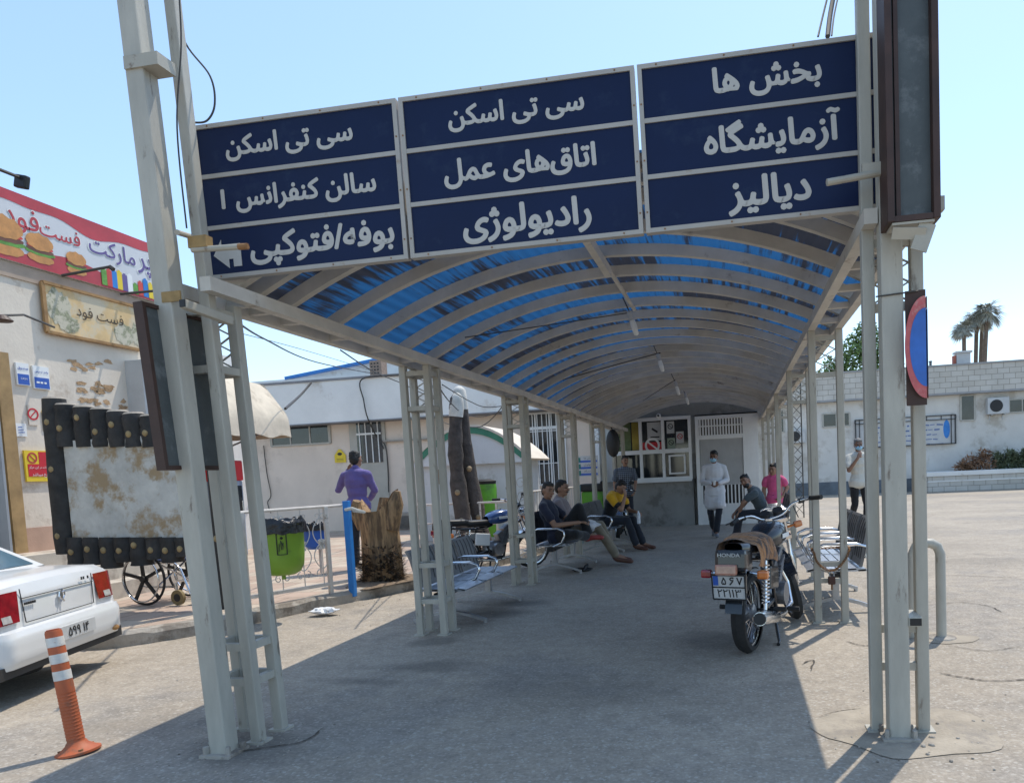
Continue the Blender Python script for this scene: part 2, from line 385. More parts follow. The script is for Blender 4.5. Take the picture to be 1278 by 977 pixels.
def tile_mat():
    m = mat('paving', (.43, .385, .335), .85, var=.15, scale=2, world=True, detail=8)
    t, b = getn(m); L = t.links.new; base = b.inputs['Base Color'].links[0].from_socket
    pos = nn(t, 'ShaderNodeNewGeometry').outputs['Position']
    br = nn(t, 'ShaderNodeTexBrick', offset=.5); br.inputs['Scale'].default_value = 1; br.inputs['Brick Width'].default_value = .4; br.inputs['Row Height'].default_value = .4
    br.inputs['Mortar Size'].default_value = .008; br.inputs['Color1'].default_value = (.95, .90, .85, 1); br.inputs['Color2'].default_value = (1.05, 1, .95, 1); br.inputs['Mortar'].default_value = (.5, .45, .42, 1)
    L(pos, br.inputs['Vector'])
    ch = nn(t, 'ShaderNodeTexChecker'); ch.inputs['Scale'].default_value = 1.25; ch.inputs['Color1'].default_value = (1.08, 1.05, 1.0, 1); ch.inputs['Color2'].default_value = (.98, .84, .79, 1); L(pos, ch.inputs['Vector'])
    mu = nn(t, 'ShaderNodeMix', data_type='RGBA', blend_type='MULTIPLY'); mu.inputs[0].default_value = 1; L(base, mu.inputs[6]); L(br.outputs[0], mu.inputs[7])
    m2 = nn(t, 'ShaderNodeMix', data_type='RGBA', blend_type='MULTIPLY'); m2.inputs[0].default_value = .8; L(mu.outputs[2], m2.inputs[6]); L(ch.outputs[0], m2.inputs[7])
    L(m2.outputs[2], b.inputs['Base Color']); return m
paving = tile_mat()

# ================================================================ ground, pavement, kerb
g = MB(); g.grid(lambda a, b: (-600+1200*a, -300+1500*b, 0), 8, 8)
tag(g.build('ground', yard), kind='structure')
KERB = [(-14, 6.9), (-6.7, 5.9), (-5.75, 5.72), (-5.35, 5.98), (-5.0, 6.55), (-4.52, 7.92), (-4.1, 8.85), (-3.95, 9.75), (-3.62, 11.5), (-3.35, 14), (-3.25, 18.2)]
def smoothline(P, n=6):
    P = [V((*p, 0)) if len(p) == 2 else V(p) for p in P]; out = []
    for i in range(len(P)-1):
        p0, p1, p2, p3 = P[max(i-1, 0)], P[i], P[i+1], P[min(i+2, len(P)-1)]
        for k in range(n):
            t = k/n; out.append(.5*((2*p1)+(p2-p0)*t+(2*p0-5*p1+4*p2-p3)*t*t+(3*p1-p0-3*p2+p3)*t**3))
    return out+[P[-1]]
KL = smoothline(KERB)
pz = .125
m = MB(); n = len(KL)
vs = [(p.x, p.y, pz) for p in KL]+[(-14, 22, pz), ]
m.add(vs+[(-14, 6.9, pz)], [tuple(range(n+1))])
tag(m.build('pavement', paving), kind='structure')
m = MB(); rr = random.Random(3)
inner = []
for i, p in enumerate(KL):
    t = (KL[min(i+1, n-1)]-KL[max(i-1, 0)]).normalized(); nrm = V((t.y, -t.x, 0))
    j = rr.uniform(-.012, .012)
    inner.append((p+nrm*(.05+j), p-nrm*.13, rr.uniform(-.012, .012)))
vs = []; fs = []
for (o_, i_, j) in inner:
    vs += [(o_.x+.0, o_.y, -.01), (o_.x, o_.y, .10+j), (o_.x*.8+i_.x*.2, o_.y*.8+i_.y*.2, pz+.012+j*.6), (i_.x, i_.y, pz+.008)]
for i in range(n-1):
    for k in range(3): fs.append((i*4+k, i*4+4+k, i*4+5+k, i*4+1+k))
m.add(vs, fs); tag(m.build('kerb', concrete, smooth=35), kind='structure')
# concrete repairs round the posts and long open cracks in the yard
patch = mat('concrete_repair', (.35, .30, .235), .92, var=.2, scale=5, world=True, bump=.3, bscale=60, dirt=(.27, .235, .195), dirt_amt=.4, dscale=4)
def blob(cx, cy, rx, ry, sd, z=.004, n=40):
    return [(cx+rx*(1+.28*noise.noise(V((1.6*math.cos(2*math.pi*i/n), 1.6*math.sin(2*math.pi*i/n), sd))))*math.cos(2*math.pi*i/n), cy+ry*(1+.28*noise.noise(V((1.6*math.cos(2*math.pi*i/n)+7, 1.6*math.sin(2*math.pi*i/n), sd))))*math.sin(2*math.pi*i/n), z) for i in range(n)]
for (cx, cy, rx, ry, sd) in ((.80, 3.86, .46, .36, 1.3), (1.5, 5.88, .22, .2, 4.1), (2.3, 4.9, .55, .28, 8.2)):
    m = MB(); m.add(blob(cx, cy, rx, ry, sd), [tuple(range(40))]); tag(m.build('concrete_patch', patch), kind='structure')
crackm = mat('crack_dirt', (.085, .07, .055), .95, var=.3, scale=20, world=True)
def crack(pts, sd, w_=.012):
    rp = random.Random(sd); P_ = [gr(*p) for p in pts]; P_ = smoothline([tuple(p) for p in P_], 14); vs = []; fs = []
    for i, p in enumerate(P_):
        t_ = (P_[min(i+1, len(P_)-1)]-P_[max(i-1, 0)]).normalized(); n_ = V((-t_.y, t_.x, 0)); j = .012*noise.noise(p*9+V((sd, 0, 0))); h = w_*rp.uniform(.25, 1)*min(1, (i+1)/6, (len(P_)-i)/6)
        vs += [p+n_*(j-h/2)+V((0, 0, .006)), p+n_*(j+h/2)+V((0, 0, .006))]
    for i in range(len(P_)-1): fs.append((2*i, 2*i+1, 2*i+3, 2*i+2))
    m = MB(); m.add(vs, fs); tag(m.build('ground_crack', crackm), kind='structure')
for k, (c_, w_) in enumerate((([(262, 943), (300, 938), (340, 932), (380, 925), (405, 908)], .016), ([(1172, 840), (1205, 846), (1240, 850), (1290, 848)], .02), ([(1160, 755), (1200, 752), (1235, 757), (1250, 764)], .014), ([(1020, 895), (1045, 888), (1075, 884)], .007), ([(1000, 830), (1015, 824), (1012, 838)], .015), ([(1060, 720), (1110, 722), (1180, 718), (1278, 722)], .012), ([(1180, 805), (1230, 812), (1278, 806)], .010), ([(1055, 800), (1080, 806), (1100, 802)], .02))): crack(c_, k, w_)
# small stones and crumbs of concrete
m = MB(); rp = random.Random(21)
for q in range(420):
    if q < 60: c_ = V((rp.gauss(.8, .22), rp.gauss(3.72, .16), 0))
    elif q < 120: c_ = V((rp.gauss(-2.6, .3), rp.gauss(3.4, .25), 0))
    elif q < 200: c_ = V((rp.gauss(-4.3, .35), rp.gauss(8.1, .5), 0))
    else: c_ = V((rp.uniform(-5, 4.5), rp.uniform(2.8, 11), 0))
    s_ = rp.uniform(.002, .007) if q > 12 else rp.uniform(.006, .013); m.ell(c_+V((0, 0, s_*.5)), (s_*rp.uniform(.8, 1.5), s_, s_*.7), Matrix.Rotation(rp.uniform(0, 6), 3, 'Z'), 6, 4)
tag(m.build('gravel', concrete), kind='stuff')
# dirt bed beside the stump
m = MB()
def bed(a, b):
    th = a*2*math.pi; r_ = b*(.55+.1*math.sin(3*th)); x, y = -4.45+r_*math.cos(th)*.9, 8.85+r_*math.sin(th)*1.2
    return (x, y, pz+.005+.05*(1-b)+.02*noise.noise(V((x*9, y*9, 0))))
m.grid(bed, 24, 6)
soil = mat('soil', (.21, .15, .10), .95, var=.4, scale=10, bump=.6, bscale=60)
tag(m.build('soil', soil, smooth=60), kind='structure')

# ================================================================ the arched walkway
XLi, XLo, XRi, XRo = -2.573, -2.793, .661, .881
ZL, ZR = 2.36, 2.452
YL = [3.535, 6.156, 9.005, 11.92, 14.67, 17.35]; YR = [3.84, 6.494, 9.107, 11.86, 14.75, 17.45]
canopy = thing('walkway_canopy', 'long arched walkway roof of blue sheets on white steel columns', 'canopy', (0, 0, 0))
def yright(yl): return yl+.3*max(0, 1-(yl-3.5)/14.6)
RISE = .50
def archpt(u, yl, lift=0.):
    x0, x1, z0, z1 = XLo-.02, XRo+.03, ZL+.08, ZR+.08
    hw = (x1-x0)/2; rad = (hw*hw+RISE*RISE)/(2*RISE); xx = u*hw
    z = math.sqrt(rad*rad-xx*xx)-(rad-RISE); k = (u+1)/2
    nrm = V((xx, 0, math.sqrt(rad*rad-xx*xx))).normalized()
    return V(((x0+x1)/2+xx, yl+(yright(yl)-yl)*k, z0+(z1-z0)*k+z))+nrm*lift
RIBS = [3.83, 4.02, 4.33, 4.9, 5.45, 6.02, 6.58, 7.18, 7.76]+[8.33+.575*i for i in range(18)]
for y in RIBS:
    m = MB(); pts = [archpt(-1+2*i/28, y+rr.uniform(-.01, .01) if i == 14 else y) for i in range(29)]
    m.strip(pts, .055, .078, up=lambda i: archpt(-1+2*i/28, 5, 1)-archpt(-1+2*i/28, 5, 0))
    m.build('arch_rib', ribp, canopy)
for (x, za, ys) in ((XLi, ZL, YL), (XLo, ZL, YL), (XRi, ZR, YR), (XRo, ZR, YR)):
    m = MB(); m.bbox((x-.03, ys[0]-.12, za-.005), (x+.03, 18.25, za+.065)); m.build('eave_beam', ribp, canopy)
for (xa, xb, za, off) in ((XLo, XLi, ZL, 0), (XRi, XRo, ZR, .28)):
    for y in RIBS:
        yy = y+off*max(0, 1-(y-3.5)/14.6)+.02
        m = MB(); m.bbox((xa+.03, yy-.02, za+.01), (xb-.03, yy+.02, za+.05)); m.build('eave_tie', ribp, canopy)
m = MB(); m.grid(lambda a, b: archpt(-1.035+2.07*b if abs(-1.035+2.07*b) < 1 else math.copysign(1, -1.035+2.07*b), 3.80+14.46*a, .047+.006*math.sin(a*14.9*2*math.pi/.076*0+b*2*math.pi*46)), 60, 276)
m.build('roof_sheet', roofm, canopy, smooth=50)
m = MB(); m.bar(archpt(.02, 4.75, -.075), archpt(.02, 5.72, -.085), .05, .07); m.bar(archpt(.02, 5.7, -.05), archpt(.02, 7.3, -.05), .03, .02)
m.build('ridge_bar', ribp, canopy)
# columns
def column(x0, x1, y0, depth, top, z1, mt=paint, lean=0.):
    """posts at both X (and both Y when depth) with ties and a diamond lattice panel under the eave"""
    zs = [.30, .62] if depth else [.36, .50]
    if top > 3: zs = [.33, .52]
    zs = zs+[z1-.36, z1-.06]
    pw = .058
    ys = [y0, y0+depth] if depth else [y0]
    col = None
    def part(p, name):
        nonlocal col
        for q in p.v: q.x += lean*q.z
        o = p.build(name, mt, canopy if col is None else col)
        if col is None: col = o
    for x in (x0, x1):
        for y in ys:
            p = MB(); p.bbox((x-pw/2, y-pw/2, .0), (x+pw/2, y+pw/2, top if (y == y0) else z1), b=.006); part(p, 'column' if col is None else 'post')
    for z in zs:
        for y in ys: c = MB(); c.bbox((x0+pw/2, y-.018, z-.02), (x1-pw/2, y+.018, z+.02)); part(c, 'tie')
        if depth:
            for x in (x0, x1): c = MB(); c.bbox((x-.018, y0+pw/2, z-.02), (x+.018, y0+depth-pw/2, z+.02)); part(c, 'tie')
    yb = ys[-1]; c = MB()
    for k in range(3):
        za = z1-.34+.09*k
        c.bar((x0+.02, yb, za), (x1-.02, yb, za+.10), .008, .008); c.bar((x1-.02, yb+.009, za), (x0+.02, yb+.009, za+.10), .008, .008)
    part(c, 'lattice')
    for x in (x0, x1):
        for y in ys: c = MB(); c.bbox((x-.05, y-.05, 0), (x+.05, y+.05, .012)); part(c, 'foot_plate')
for i, y in enumerate(YL): column(XLo, XLi, y, .2, 4.4 if i == 0 else ZL-.005, ZL-.01, paint2 if i < 2 else paint, -.036 if i == 0 else -.004 if i == 1 else 0)
for i, y in enumerate(YR): column(XRi, XRo, y, 0, 4.6 if i == 0 else ZR-.005, ZR-.01, paint2 if i < 2 else paint)

# ================================================================ the three big blue direction boards
BL = at(258, 350, 3.735); TL_ = at(235, 160, 3.735); BR = at(1083, 262, 3.872); W0_ = (BR-BL).length; PB_ = [0, .336, .692, 1.035]
ex = (BR-BL).normalized(); ey = V((0, 0, 1)).cross(ex).normalized(); ez = ex.cross(ey)
SM = Matrix((ex, ey, ez)).transposed().to_4x4(); SM.translation = BL
SH = (TL_-BL).length*1.005
rows = [
 [('\u0633\u06cc \u062a\u06cc \u0627\u0633\u06a9\u0646', .16, .77), ('\u0633\u0627\u0644\u0646 \u06a9\u0646\u0641\u0631\u0627\u0646\u0633 1', .115, .86), ('\u0628\u0648\u0641\u0647/\u0641\u062a\u0648\u06a9\u067e\u06cc', .235, .925)],
 [('\u0633\u06cc \u062a\u06cc \u0627\u0633\u06a9\u0646', .21, .775), ('\u0627\u062a\u0627\u0642\u200c\u0647\u0627\u06cc \u0639\u0645\u0644', .175, .81), ('\u0631\u0627\u062f\u06cc\u0648\u0644\u0648\u0698\u06cc', .24, .775)],
 [('\u0628\u062e\u0634 \u0647\u0627', .31, .735), ('\u0622\u0632\u0645\u0627\u06cc\u0634\u06af\u0627\u0647', .262, .80), ('\u062f\u06cc\u0627\u0644\u06cc\u0632', .35, .675)]]
labs = ['navy direction board with a white left arrow, nearest the left gate post',
        'navy direction board with radiology and operating room lettering, between the two other boards',
        'navy direction board with wards, laboratory and dialysis lettering, beside the right post']
for k in range(3):
    pw3 = (PB_[k+1]-PB_[k])*W0_
    s = thing('direction_board', labs[k], 'sign', (0, 0, 0), group='blue direction boards over the walkway'); s.matrix_world = SM @ T(PB_[k]*W0_, 0, 0)
    W_ = pw3-.014
    m = MB(); m.bbox((.004, .004, .004), (W_-.004, .034, SH-.004)); m.build('board', navy, s)
    m = MB(); t_ = .022
    m.bbox((0, -.006, 0), (W_, .04, t_)); m.bbox((0, -.006, SH-t_), (W_, .04, SH)); m.bbox((0, -.006, t_), (t_, .04, SH-t_)); m.bbox((W_-t_, -.006, t_), (W_, .04, SH-t_))
    for j in (1, 2): m.bbox((t_, -.0045, SH*j/3-.011), (W_-t_, .03, SH*j/3+.011))
    m.build('frame', signtrim, s)
    RV = [(W_*(.08+.28*q), z) for q in range(4) for z in (.011, SH-.011)]+[(x, z) for z in (.1, .35, .62) for x in (.011, W_-.011)]
    for (x, z) in RV: m = MB(); m.tube([(x, -.0085, z), (x, -.004, z)], .0045, 6); m.build('rivet', rust, s)
    for j, (tx, a, b) in enumerate(rows[k]):
        zc = SH*(2-j)/3+SH/6-.004
        letters('lettering', tx, signgrey, s, T((a+b)/2*pw3, .0035, zc), w=(b-a)*pw3, bold=.05, depth=.003)
    if k == 0:
        m = MB(); A = [(.045, .13), (.115, .205), (.115, .176), (.215, .176), (.215, .06), (.165, .06), (.165, .10), (.135, .10), (.135, .055)]
        A = [(.055, .125), (.105, .205), (.105, .178), (.215, .178), (.215, .058), (.168, .058), (.168, .10), (.142, .10), (.142, .052)]
        m.prism(A, .003, T(0, .0005, 0)); m.build('arrow', signgrey, s)

# ================================================================ gate posts in front of the columns
def gatepost(label, base, top, yaw=0.):
    g = thing('gate_post', label, 'post', base); d = V(top)-V(base)
    m = MB(); m.bar((0, 0, 0), d, .098, .098, up=(0, 1, 0), b=.008); m.build('post', paint2, g)
    m = MB(); m.box((0, 0, .008), (.17, .17, .016)); 
    for a in (-1, 1): m.box((a*.062, -.055, .03), (.02, .03, .05), (0, 0, .3*a), b=.006); m.box((a*.07, .05, .025), (.02, .03, .04), b=.006)
    m.build('base_plate', concrete, g); return g
gl = gatepost('tall cream gate post with hinge pipes left of the navy boards', (-2.655, 3.37, 0), (-2.845, 3.37, 4.9))
gr2 = gatepost('tall cream gate post with a dark sign box on top', (.745, 3.745, 0), (.745, 3.745, 4.8))
def P3(x, y, Y, o): return at(x, y, Y)-o.location
m = MB(); a, b = P3(152, 77, 3.30, gl), P3(216, 72, 3.42, gl); m.bbox((a.x, -.06, a.z-.03), (b.x, .06, a.z+.03)); m.build('bracket', paint, gl)
m = MB(); m.tube([P3(221, 290, 3.22, gl), P3(240, 296, 3.5, gl)], .013, 10); m.tube([P3(240, 312, 3.36, gl), P3(300, 308, 3.36, gl)], .014, 10); m.build('hinge_pipe', paint, gl)
m = MB(); m.tube([P3(298, 308.2, 3.355, gl), P3(309, 307.5, 3.355, gl)], .0152, 10); m.build('pipe_tip', rust, gl)
m = MB(); m.bar(P3(228, 379, 3.20, gl), P3(288, 401, 3.52, gl), .036, .042, b=.006); m.build('hinge_arm', paint, gl)
m = MB(); m.box(P3(227.6, 378.6, 3.197, gl), (.028, .006, .034)); m.build('pipe_mouth', black, gl)
m = MB(); a = P3(213, 370, 3.318, gl); m.box((a.x+.0, -.047, a.z), (.101, .012, .05)); ochre = mat('ochre_primer', (.34, .22, .09), .8, var=.3, scale=9); m.build('weld_plate', ochre, gl); m = MB(); m.box(P3(250, 303, 3.37, gl), (.1, .05, .055)); m.build('weld_plate', ochre, gl)
m = MB(); m.tube([P3(1032, 228, 3.62, gr2), P3(1098, 216, 3.66, gr2)], .016, 10); m.build('hinge_pipe', paint, gr2)
m = MB(); a = P3(1090, 212, 3.66, gr2); m.box(a, (.1, .03, .055)); b = P3(1167, 256, 3.66, gr2); m.box(b, (.07, .05, .06)); m.build('bracket', paint, gr2)
m = MB(); a = P3(1143, 776, 3.69, gr2); m.box((a.x, a.y+.10, a.z), (.062, .2, .045), b=.004); m.build('latch_tube', paint, gr2)
m = MB(); m.box((a.x, a.y-.001, a.z), (.052, .004, .034)); m.build('tube_mouth', black, gr2)
m = MB()
for z in (1.88,):
    m.tube([V((-.10, -.054, z)), V((.16, -.054, z+.004))], .0035, 6)
z0 = at(1120, 367, 3.69).z
m = MB(); m.tube([(-.075, -.055, z0-.004), (0, -.056, z0), (.11, -.056, z0+.006), (.135, -.03, z0+.006)], .0035, 6); m.build('tie_wire', wirem, gr2)

# dark sign box hung high on the right post
sbx = thing('sign_box', 'tall dark grey metal sign box hung high on the right gate post', 'sign box', (.805, 3.56, 2.385))
m = MB(); m.bbox((-.085, .0, .02), (.085, .10, 1.9)); m.build('back_sheet', slate, sbx)
m = MB(); m.bbox((-.11, -.045, 0), (-.08, .12, 1.9), b=.004); m.bbox((.08, -.045, 0), (.11, .12, 1.9), b=.004); m.bbox((-.08, -.04, 0), (.08, .11, .025)); m.bbox((-.068, -.02, .03), (-.05, .0, 1.9)); m.build('frame', darkbrown, sbx)
m = MB(); m.bbox((-.09, -.035, -.012), (.085, .09, -.002)); m.box((.04, -.02, -.07), (.07, .012, .12), (0, .35, 0)); m.box((-.02, -.025, -.05), (.14, .008, .05), (.5, .1, 0)); m.build('torn_bracket', paint, sbx)

# dark sheet in a brown frame, hung behind the left post
lp = thing('sheet_panel', 'dark slate sheet in a brown frame hung beside the left gate post', 'panel', (-2.735, 3.215, 1.47), rot=(0, -.06, 0))
m = MB(); m.bbox((-.02, .02, .02), (.006, .42, .79)); m.build('sheet', slate, lp)
m = MB(); m.bbox((-.035, 0, 0), (.016, .022, .81)); m.bbox((-.035, .42, 0), (.016, .44, .81)); m.bbox((-.035, .022, 0), (.016, .42, .02)); m.bbox((-.035, .022, .79), (.016, .42, .81)); m.build('frame', darkbrown, lp)
m = MB(); m.tube([(.0085, .12, .62), (.0085, .13, .50), (.0085, .125, .42)], .003, 5); m.tube([(.0085, .14, .30), (.0085, .15, .24), (.0085, .13, .15)], .003, 5); m.build('scratch', lightgrey, lp)

# no-stopping disc, folded round the right outer post
nd = thing('road_sign', 'folded no stopping disc with red ring and blue centre on a dark plate', 'road sign', (.885, 3.715, 1.86))
def bent(px, pz):       # sheet folded back along its middle
    return V((px*.55, -abs(px)*.0+px*-.0-.0, pz)) if px <= 0 else V((.004, px, pz))
m = MB()
def disc(r0, r1, off, mt, name):
    mm = MB(); vs = []; fs = []; N = 48
    for i in range(N+1):
        a = math.pi/2+math.pi*i/N
        for r_ in (r0, r1):
            x, z = r_*math.cos(a), r_*math.sin(a)
            vs.append((x*.44, -.03-x*-.18-off, z))
    for i in range(N): fs.append((2*i, 2*i+1, 2*i+3, 2*i+2))
    k = len(vs)
    for i in range(N+1):
        a = math.pi/2-math.pi*i/N
        for r_ in (r0, r1):
            x, z = r_*math.cos(a), r_*math.sin(a); vs.append((.004+off, -.03+x*.9, z))
    for i in range(N): fs.append((k+2*i, k+2*i+1, k+2*i+3, k+2*i+2))
    mm.add(vs, fs); return mm.build(name, mt, nd, fix=False)
disc(.178, .232, .004, mat('faded_red', (.50, .10, .10), .5, var=.2, scale=9, dirt=(.5, .25, .22), dirt_amt=.4, dscale=12), 'red_ring')
disc(.0, .178, .005, mat('sign_blue', (.02, .12, .45), .4, var=.2, scale=8), 'blue_centre')
m = MB(); m.add([(-.085, -.018, -.262), (.002, -.028, -.262), (.002, -.028, .262), (-.085, -.018, .262), (-.085, -.012, -.25), (.002, -.022, -.262), (.002, -.022, .262), (-.085, -.012, .262)], [(0, 1, 2, 3), (7, 6, 5, 4), (0, 3, 7, 4), (1, 5, 6, 2), (3, 2, 6, 7), (0, 4, 5, 1)])
m.build('plate', darkbrown, nd)
# ================================================================ left building with the food banners
WX = -8.6
shop = thing('shop_building', 'peeling cream shop wall carrying the red and yellow food banners', 'building', (WX, 7, 0))
def LW(px, py, off=0.): p = atx(px, py, WX+off); return p
ytop = LW(190, 310).z+.02
ze0 = LW(0, 235).z
m = MB(); m.bbox((-5, -6, .0), (0, 3.35, 5.0)); m.build('wall', creamwall, shop)
m = MB(); m.bbox((-5.02, -6.02, 4.93), (.05, 3.37, 5.03)); m.build('coping', concrete, shop)
m = MB(); m.bbox((-.2, -6, .72), (.015, 3.36, 1.02)); m.build('plinth', terracotta, shop)
m = MB(); m.bbox((-.1, -6, 4.07), (.02, 3.36, 4.24)); m.build('ledge', mat('ledge_stone', (.40, .31, .24), .85, var=.15, scale=3), shop)
# peeled plaster patches
peel = mat('peeled_plaster', (.42, .27, .15), .95, var=.4, scale=9, bump=.5)
for (x0, y0, x1, y1, sd) in ((85, 450, 140, 462, 1), (95, 475, 125, 488, 2), (120, 482, 137, 490, 3), (100, 498, 135, 512, 4), (148, 497, 156, 520, 5)):
    rp = random.Random(sd); m = MB()
    for q in range(9):
        a = LW(rp.uniform(x0, x1), rp.uniform(y0, y1)); n = rp.randint(5, 8); vs = []
        for k in range(n):
            th = 2*math.pi*k/n; r_ = rp.uniform(.02, .07); vs.append((.004+.0006*q, a.y-7+r_*1.5*math.cos(th), a.z+r_*.6*math.sin(th)))
        m.add(vs, [tuple(range(n))])
    m.build('bare_patch', peel, shop)
# terrace and steps in front
ter = MB(); ter.bbox((-8.6, 1, -.02), (-8.05, 9.9, .72)); ter.bbox((-8.05, 6.75, -.02), (-7.72, 9.9, .52), ); ter.bbox((-7.72, 6.9, -.02), (-7.40, 9.9, .32))
tag(ter.build('terrace_steps', mat('step_stone', (.50, .45, .38), .9, var=.15, scale=3, bump=.2, dirt=(.35, .3, .25), dirt_amt=.4)), kind='structure')
# banner helper: a board on the wall (faces +X). local: x along wall (to the photo's right = +Y), z up
def wallboard(name, label, cat, px0, py0, px1, py1, off=.03, group=None):
    a = LW(px0, py0); b = LW(px1, py1)
    t = thing(name, label, cat); t.matrix_world = T(WX+off, a.y, b.z) @ rotz(math.pi/2)
    return t, abs(b.y-a.y), a.z-b.z
food = [mat('bun', (.55, .25, .07), .5, var=.25, scale=9), mat('lettuce', (.12, .30, .04), .5, var=.4, scale=15), mat('meat', (.16, .06, .03), .5, var=.3), mat('tomato', (.6, .05, .03), .4)]
bw = mat('banner_white', (.62, .62, .63), .5, var=.05, scale=2)
bred = mat('banner_red', (.46, .04, .05), .45, var=.2, scale=2)
bpur = mat('banner_purple', (.13, .09, .26), .5)
bn, bwid, bh = wallboard('shop_banner', 'long red and white supermarket banner with burgers along the wall top', 'banner', -260, 233, 215, 372)
bw_a = LW(-260, 300).y; bzt = LW(0, 235).z; bzb = LW(0, 323).z; L_ = LW(214, 330).y-bw_a; Hh = bzt-bzb
bn.matrix_world = T(WX+.03, bw_a, bzb) @ rotz(math.pi/2)
def bx(px): return LW(px, 300).y-bw_a
m = MB(); m.bbox((0, -.02, 0), (L_, .02, Hh)); m.build('sheet', bw, bn)
m = MB()
def wave(x): return Hh*(.80+.06*math.sin(x*3.2)+.03*math.sin(x*7))
N = 60; poly = [(L_*i/N, wave(L_*i/N)) for i in range(N+1)]+[(L_, Hh), (0, Hh)]
vs = []; fs = []
for i in range(N+1): x = L_*i/N; vs += [(x, -.023, wave(x)), (x, -.023, Hh)]
for i in range(N): fs.append((2*i, 2*i+2, 2*i+3, 2*i+1))
k = len(vs)
for i in range(N+1): x = L_*i/N; vs += [(x, -.023, 0), (x, -.023, max(.02, Hh*(.16+.13*math.sin(x*2.4+.6))))]
for i in range(N): fs.append((k+2*i, k+2*i+2, k+2*i+3, k+2*i+1))
m.add(vs, fs); m.build('red_border', bred, bn)
def bl(tx, p0, p1, zc, mt, kk=1.): 
    letters('lettering', tx, mt, bn, T((bx(p0)+bx(p1))/2, -.026, zc), w=bx(p1)-bx(p0), bold=.02, depth=.002)
    letters('lettering_outline', tx, white, bn, T((bx(p0)+bx(p1))/2, -.0240, zc), w=(bx(p1)-bx(p0))*1.03, bold=.05, depth=.0015)
bl('\u0641\u0633\u062a', 46, 95, Hh*.62, bred); bl('\u0641\u0648\u062f', 3, 45, Hh*.62, bred)
bl('\u0645\u0627\u0631\u06a9\u062a', 106, 162, Hh*.60, bpur); bl('\u0633\u0648\u067e\u0631', 165, 212, Hh*.55, bpur)
def burger(t, x, z, s):
    for (mt, dz, hx, hz, o) in ((food[0], -.16, .30, .10, 0), (food[1], -.05, .34, .06, 1), (food[2], .0, .31, .06, 2), (food[3], .06, .30, .05, 3), (food[0], .16, .31, .17, 4)):
        m = MB(); n = 20; m.add([(x+hx*s*math.cos(2*math.pi*i/n), -.027-.0012*o, z+s*(dz+hz*math.sin(2*math.pi*i/n)*(1+.12*math.sin(9*i)))) for i in range(n)], [tuple(range(n))]); m.build('food_picture', mt, t)
burger(bn, bx(44), Hh*.27, .62); burger(bn, bx(88), Hh*.22, .5); burger(bn, bx(1), Hh*.30, .8); burger(bn, bx(-150), Hh*.4, 1.2)
rp = random.Random(5)
jar = [food[1], food[3], blueptr, yellowp, bpur, white]
for q in range(14):
    x = bx(118+6.4*q); h = rp.uniform(.16, .30)*Hh
    m = MB(); m.bbox((x, -.03, .03), (x+.09, -.0265, .03+h), b=0); m.bbox((x+.025, -.03, .03+h), (x+.065, -.0265, .05+h)); m.build('bottle_picture', jar[q % 6], bn)
for q, (p0, p1, y0, y1) in enumerate(((77, 137, 344, 333), (150, 205, 367, 362))):
    lamp = thing('banner_arm', ['thin dark lamp arm under the burgers of the red banner', 'thin dark lamp arm at the right end of the red banner'][q], 'lamp arm', (0, 0, 0))
    m = MB(); a = LW(p0, y0, .05); b = LW(p1, y1, .55); m.tube([a, b], .018, 6); m.tube([b, b+V((.05, 0, -.04))], .03, 6); m.build('arm', wirem, lamp)
# yellow banner
yb, L2, H2 = wallboard('yellow_banner', 'weathered yellow fast food banner in a wooden frame below the red banner', 'banner', 48, 352, 170, 430)
pa, pb = LW(48, 352), LW(58, 415); yb.matrix_world = T(WX+.03, pa.y, pb.z) @ rotz(math.pi/2); H2 = pa.z-pb.z; L2 = LW(172, 420).y-pa.y
ybm = mat('banner_yellow', (.66, .46, .22), .6, var=.2, scale=3, dirt=(.62, .52, .36), dirt_amt=.5, dscale=2)
m = MB(); m.bbox((0, -.02, 0), (L2, .02, H2)); m.build('sheet', ybm, yb)
m = MB(); 
for (a, b) in (((0, 0), (L2, 0)), ((0, H2), (L2, H2)), ((0, 0), (0, H2)), ((L2, 0), (L2, H2))): m.bar((a[0], -.02, a[1]), (b[0], -.02, b[1]), .05, .035)
m.build('frame', mat('wood_frame', (.33, .19, .08), .8, var=.3, scale=6), yb)
mott = mat('faded_print', (.27, .27, .17), .7, var=.5, scale=14, dirt=(.55, .5, .38), dirt_amt=.6, dscale=9)
for (cx, cz, sx, sz, sd) in ((.13, .55, .14, .42, 1), (.22, .25, .12, .2, 4), (.80, .30, .13, .26, 2), (.95, .35, .06, .3, 3)):
    rp = random.Random(sd); m = MB(); n = 26
    m.add([(L2*(cx+sx*math.cos(2*math.pi*i/n)*rp.uniform(.75, 1.05)), -.0225-.0006*sd, H2*(cz+sz*math.sin(2*math.pi*i/n)*rp.uniform(.75, 1.05))) for i in range(n)], [tuple(range(n))]); m.build('faded_picture', mott, yb)
letters('lettering', '\u0641\u0633\u062a \u0641\u0648\u062f', mat('faded_black', (.07, .05, .03), .7), yb, T(L2*.55, -.027, H2*.55), w=L2*.5, bold=.01)
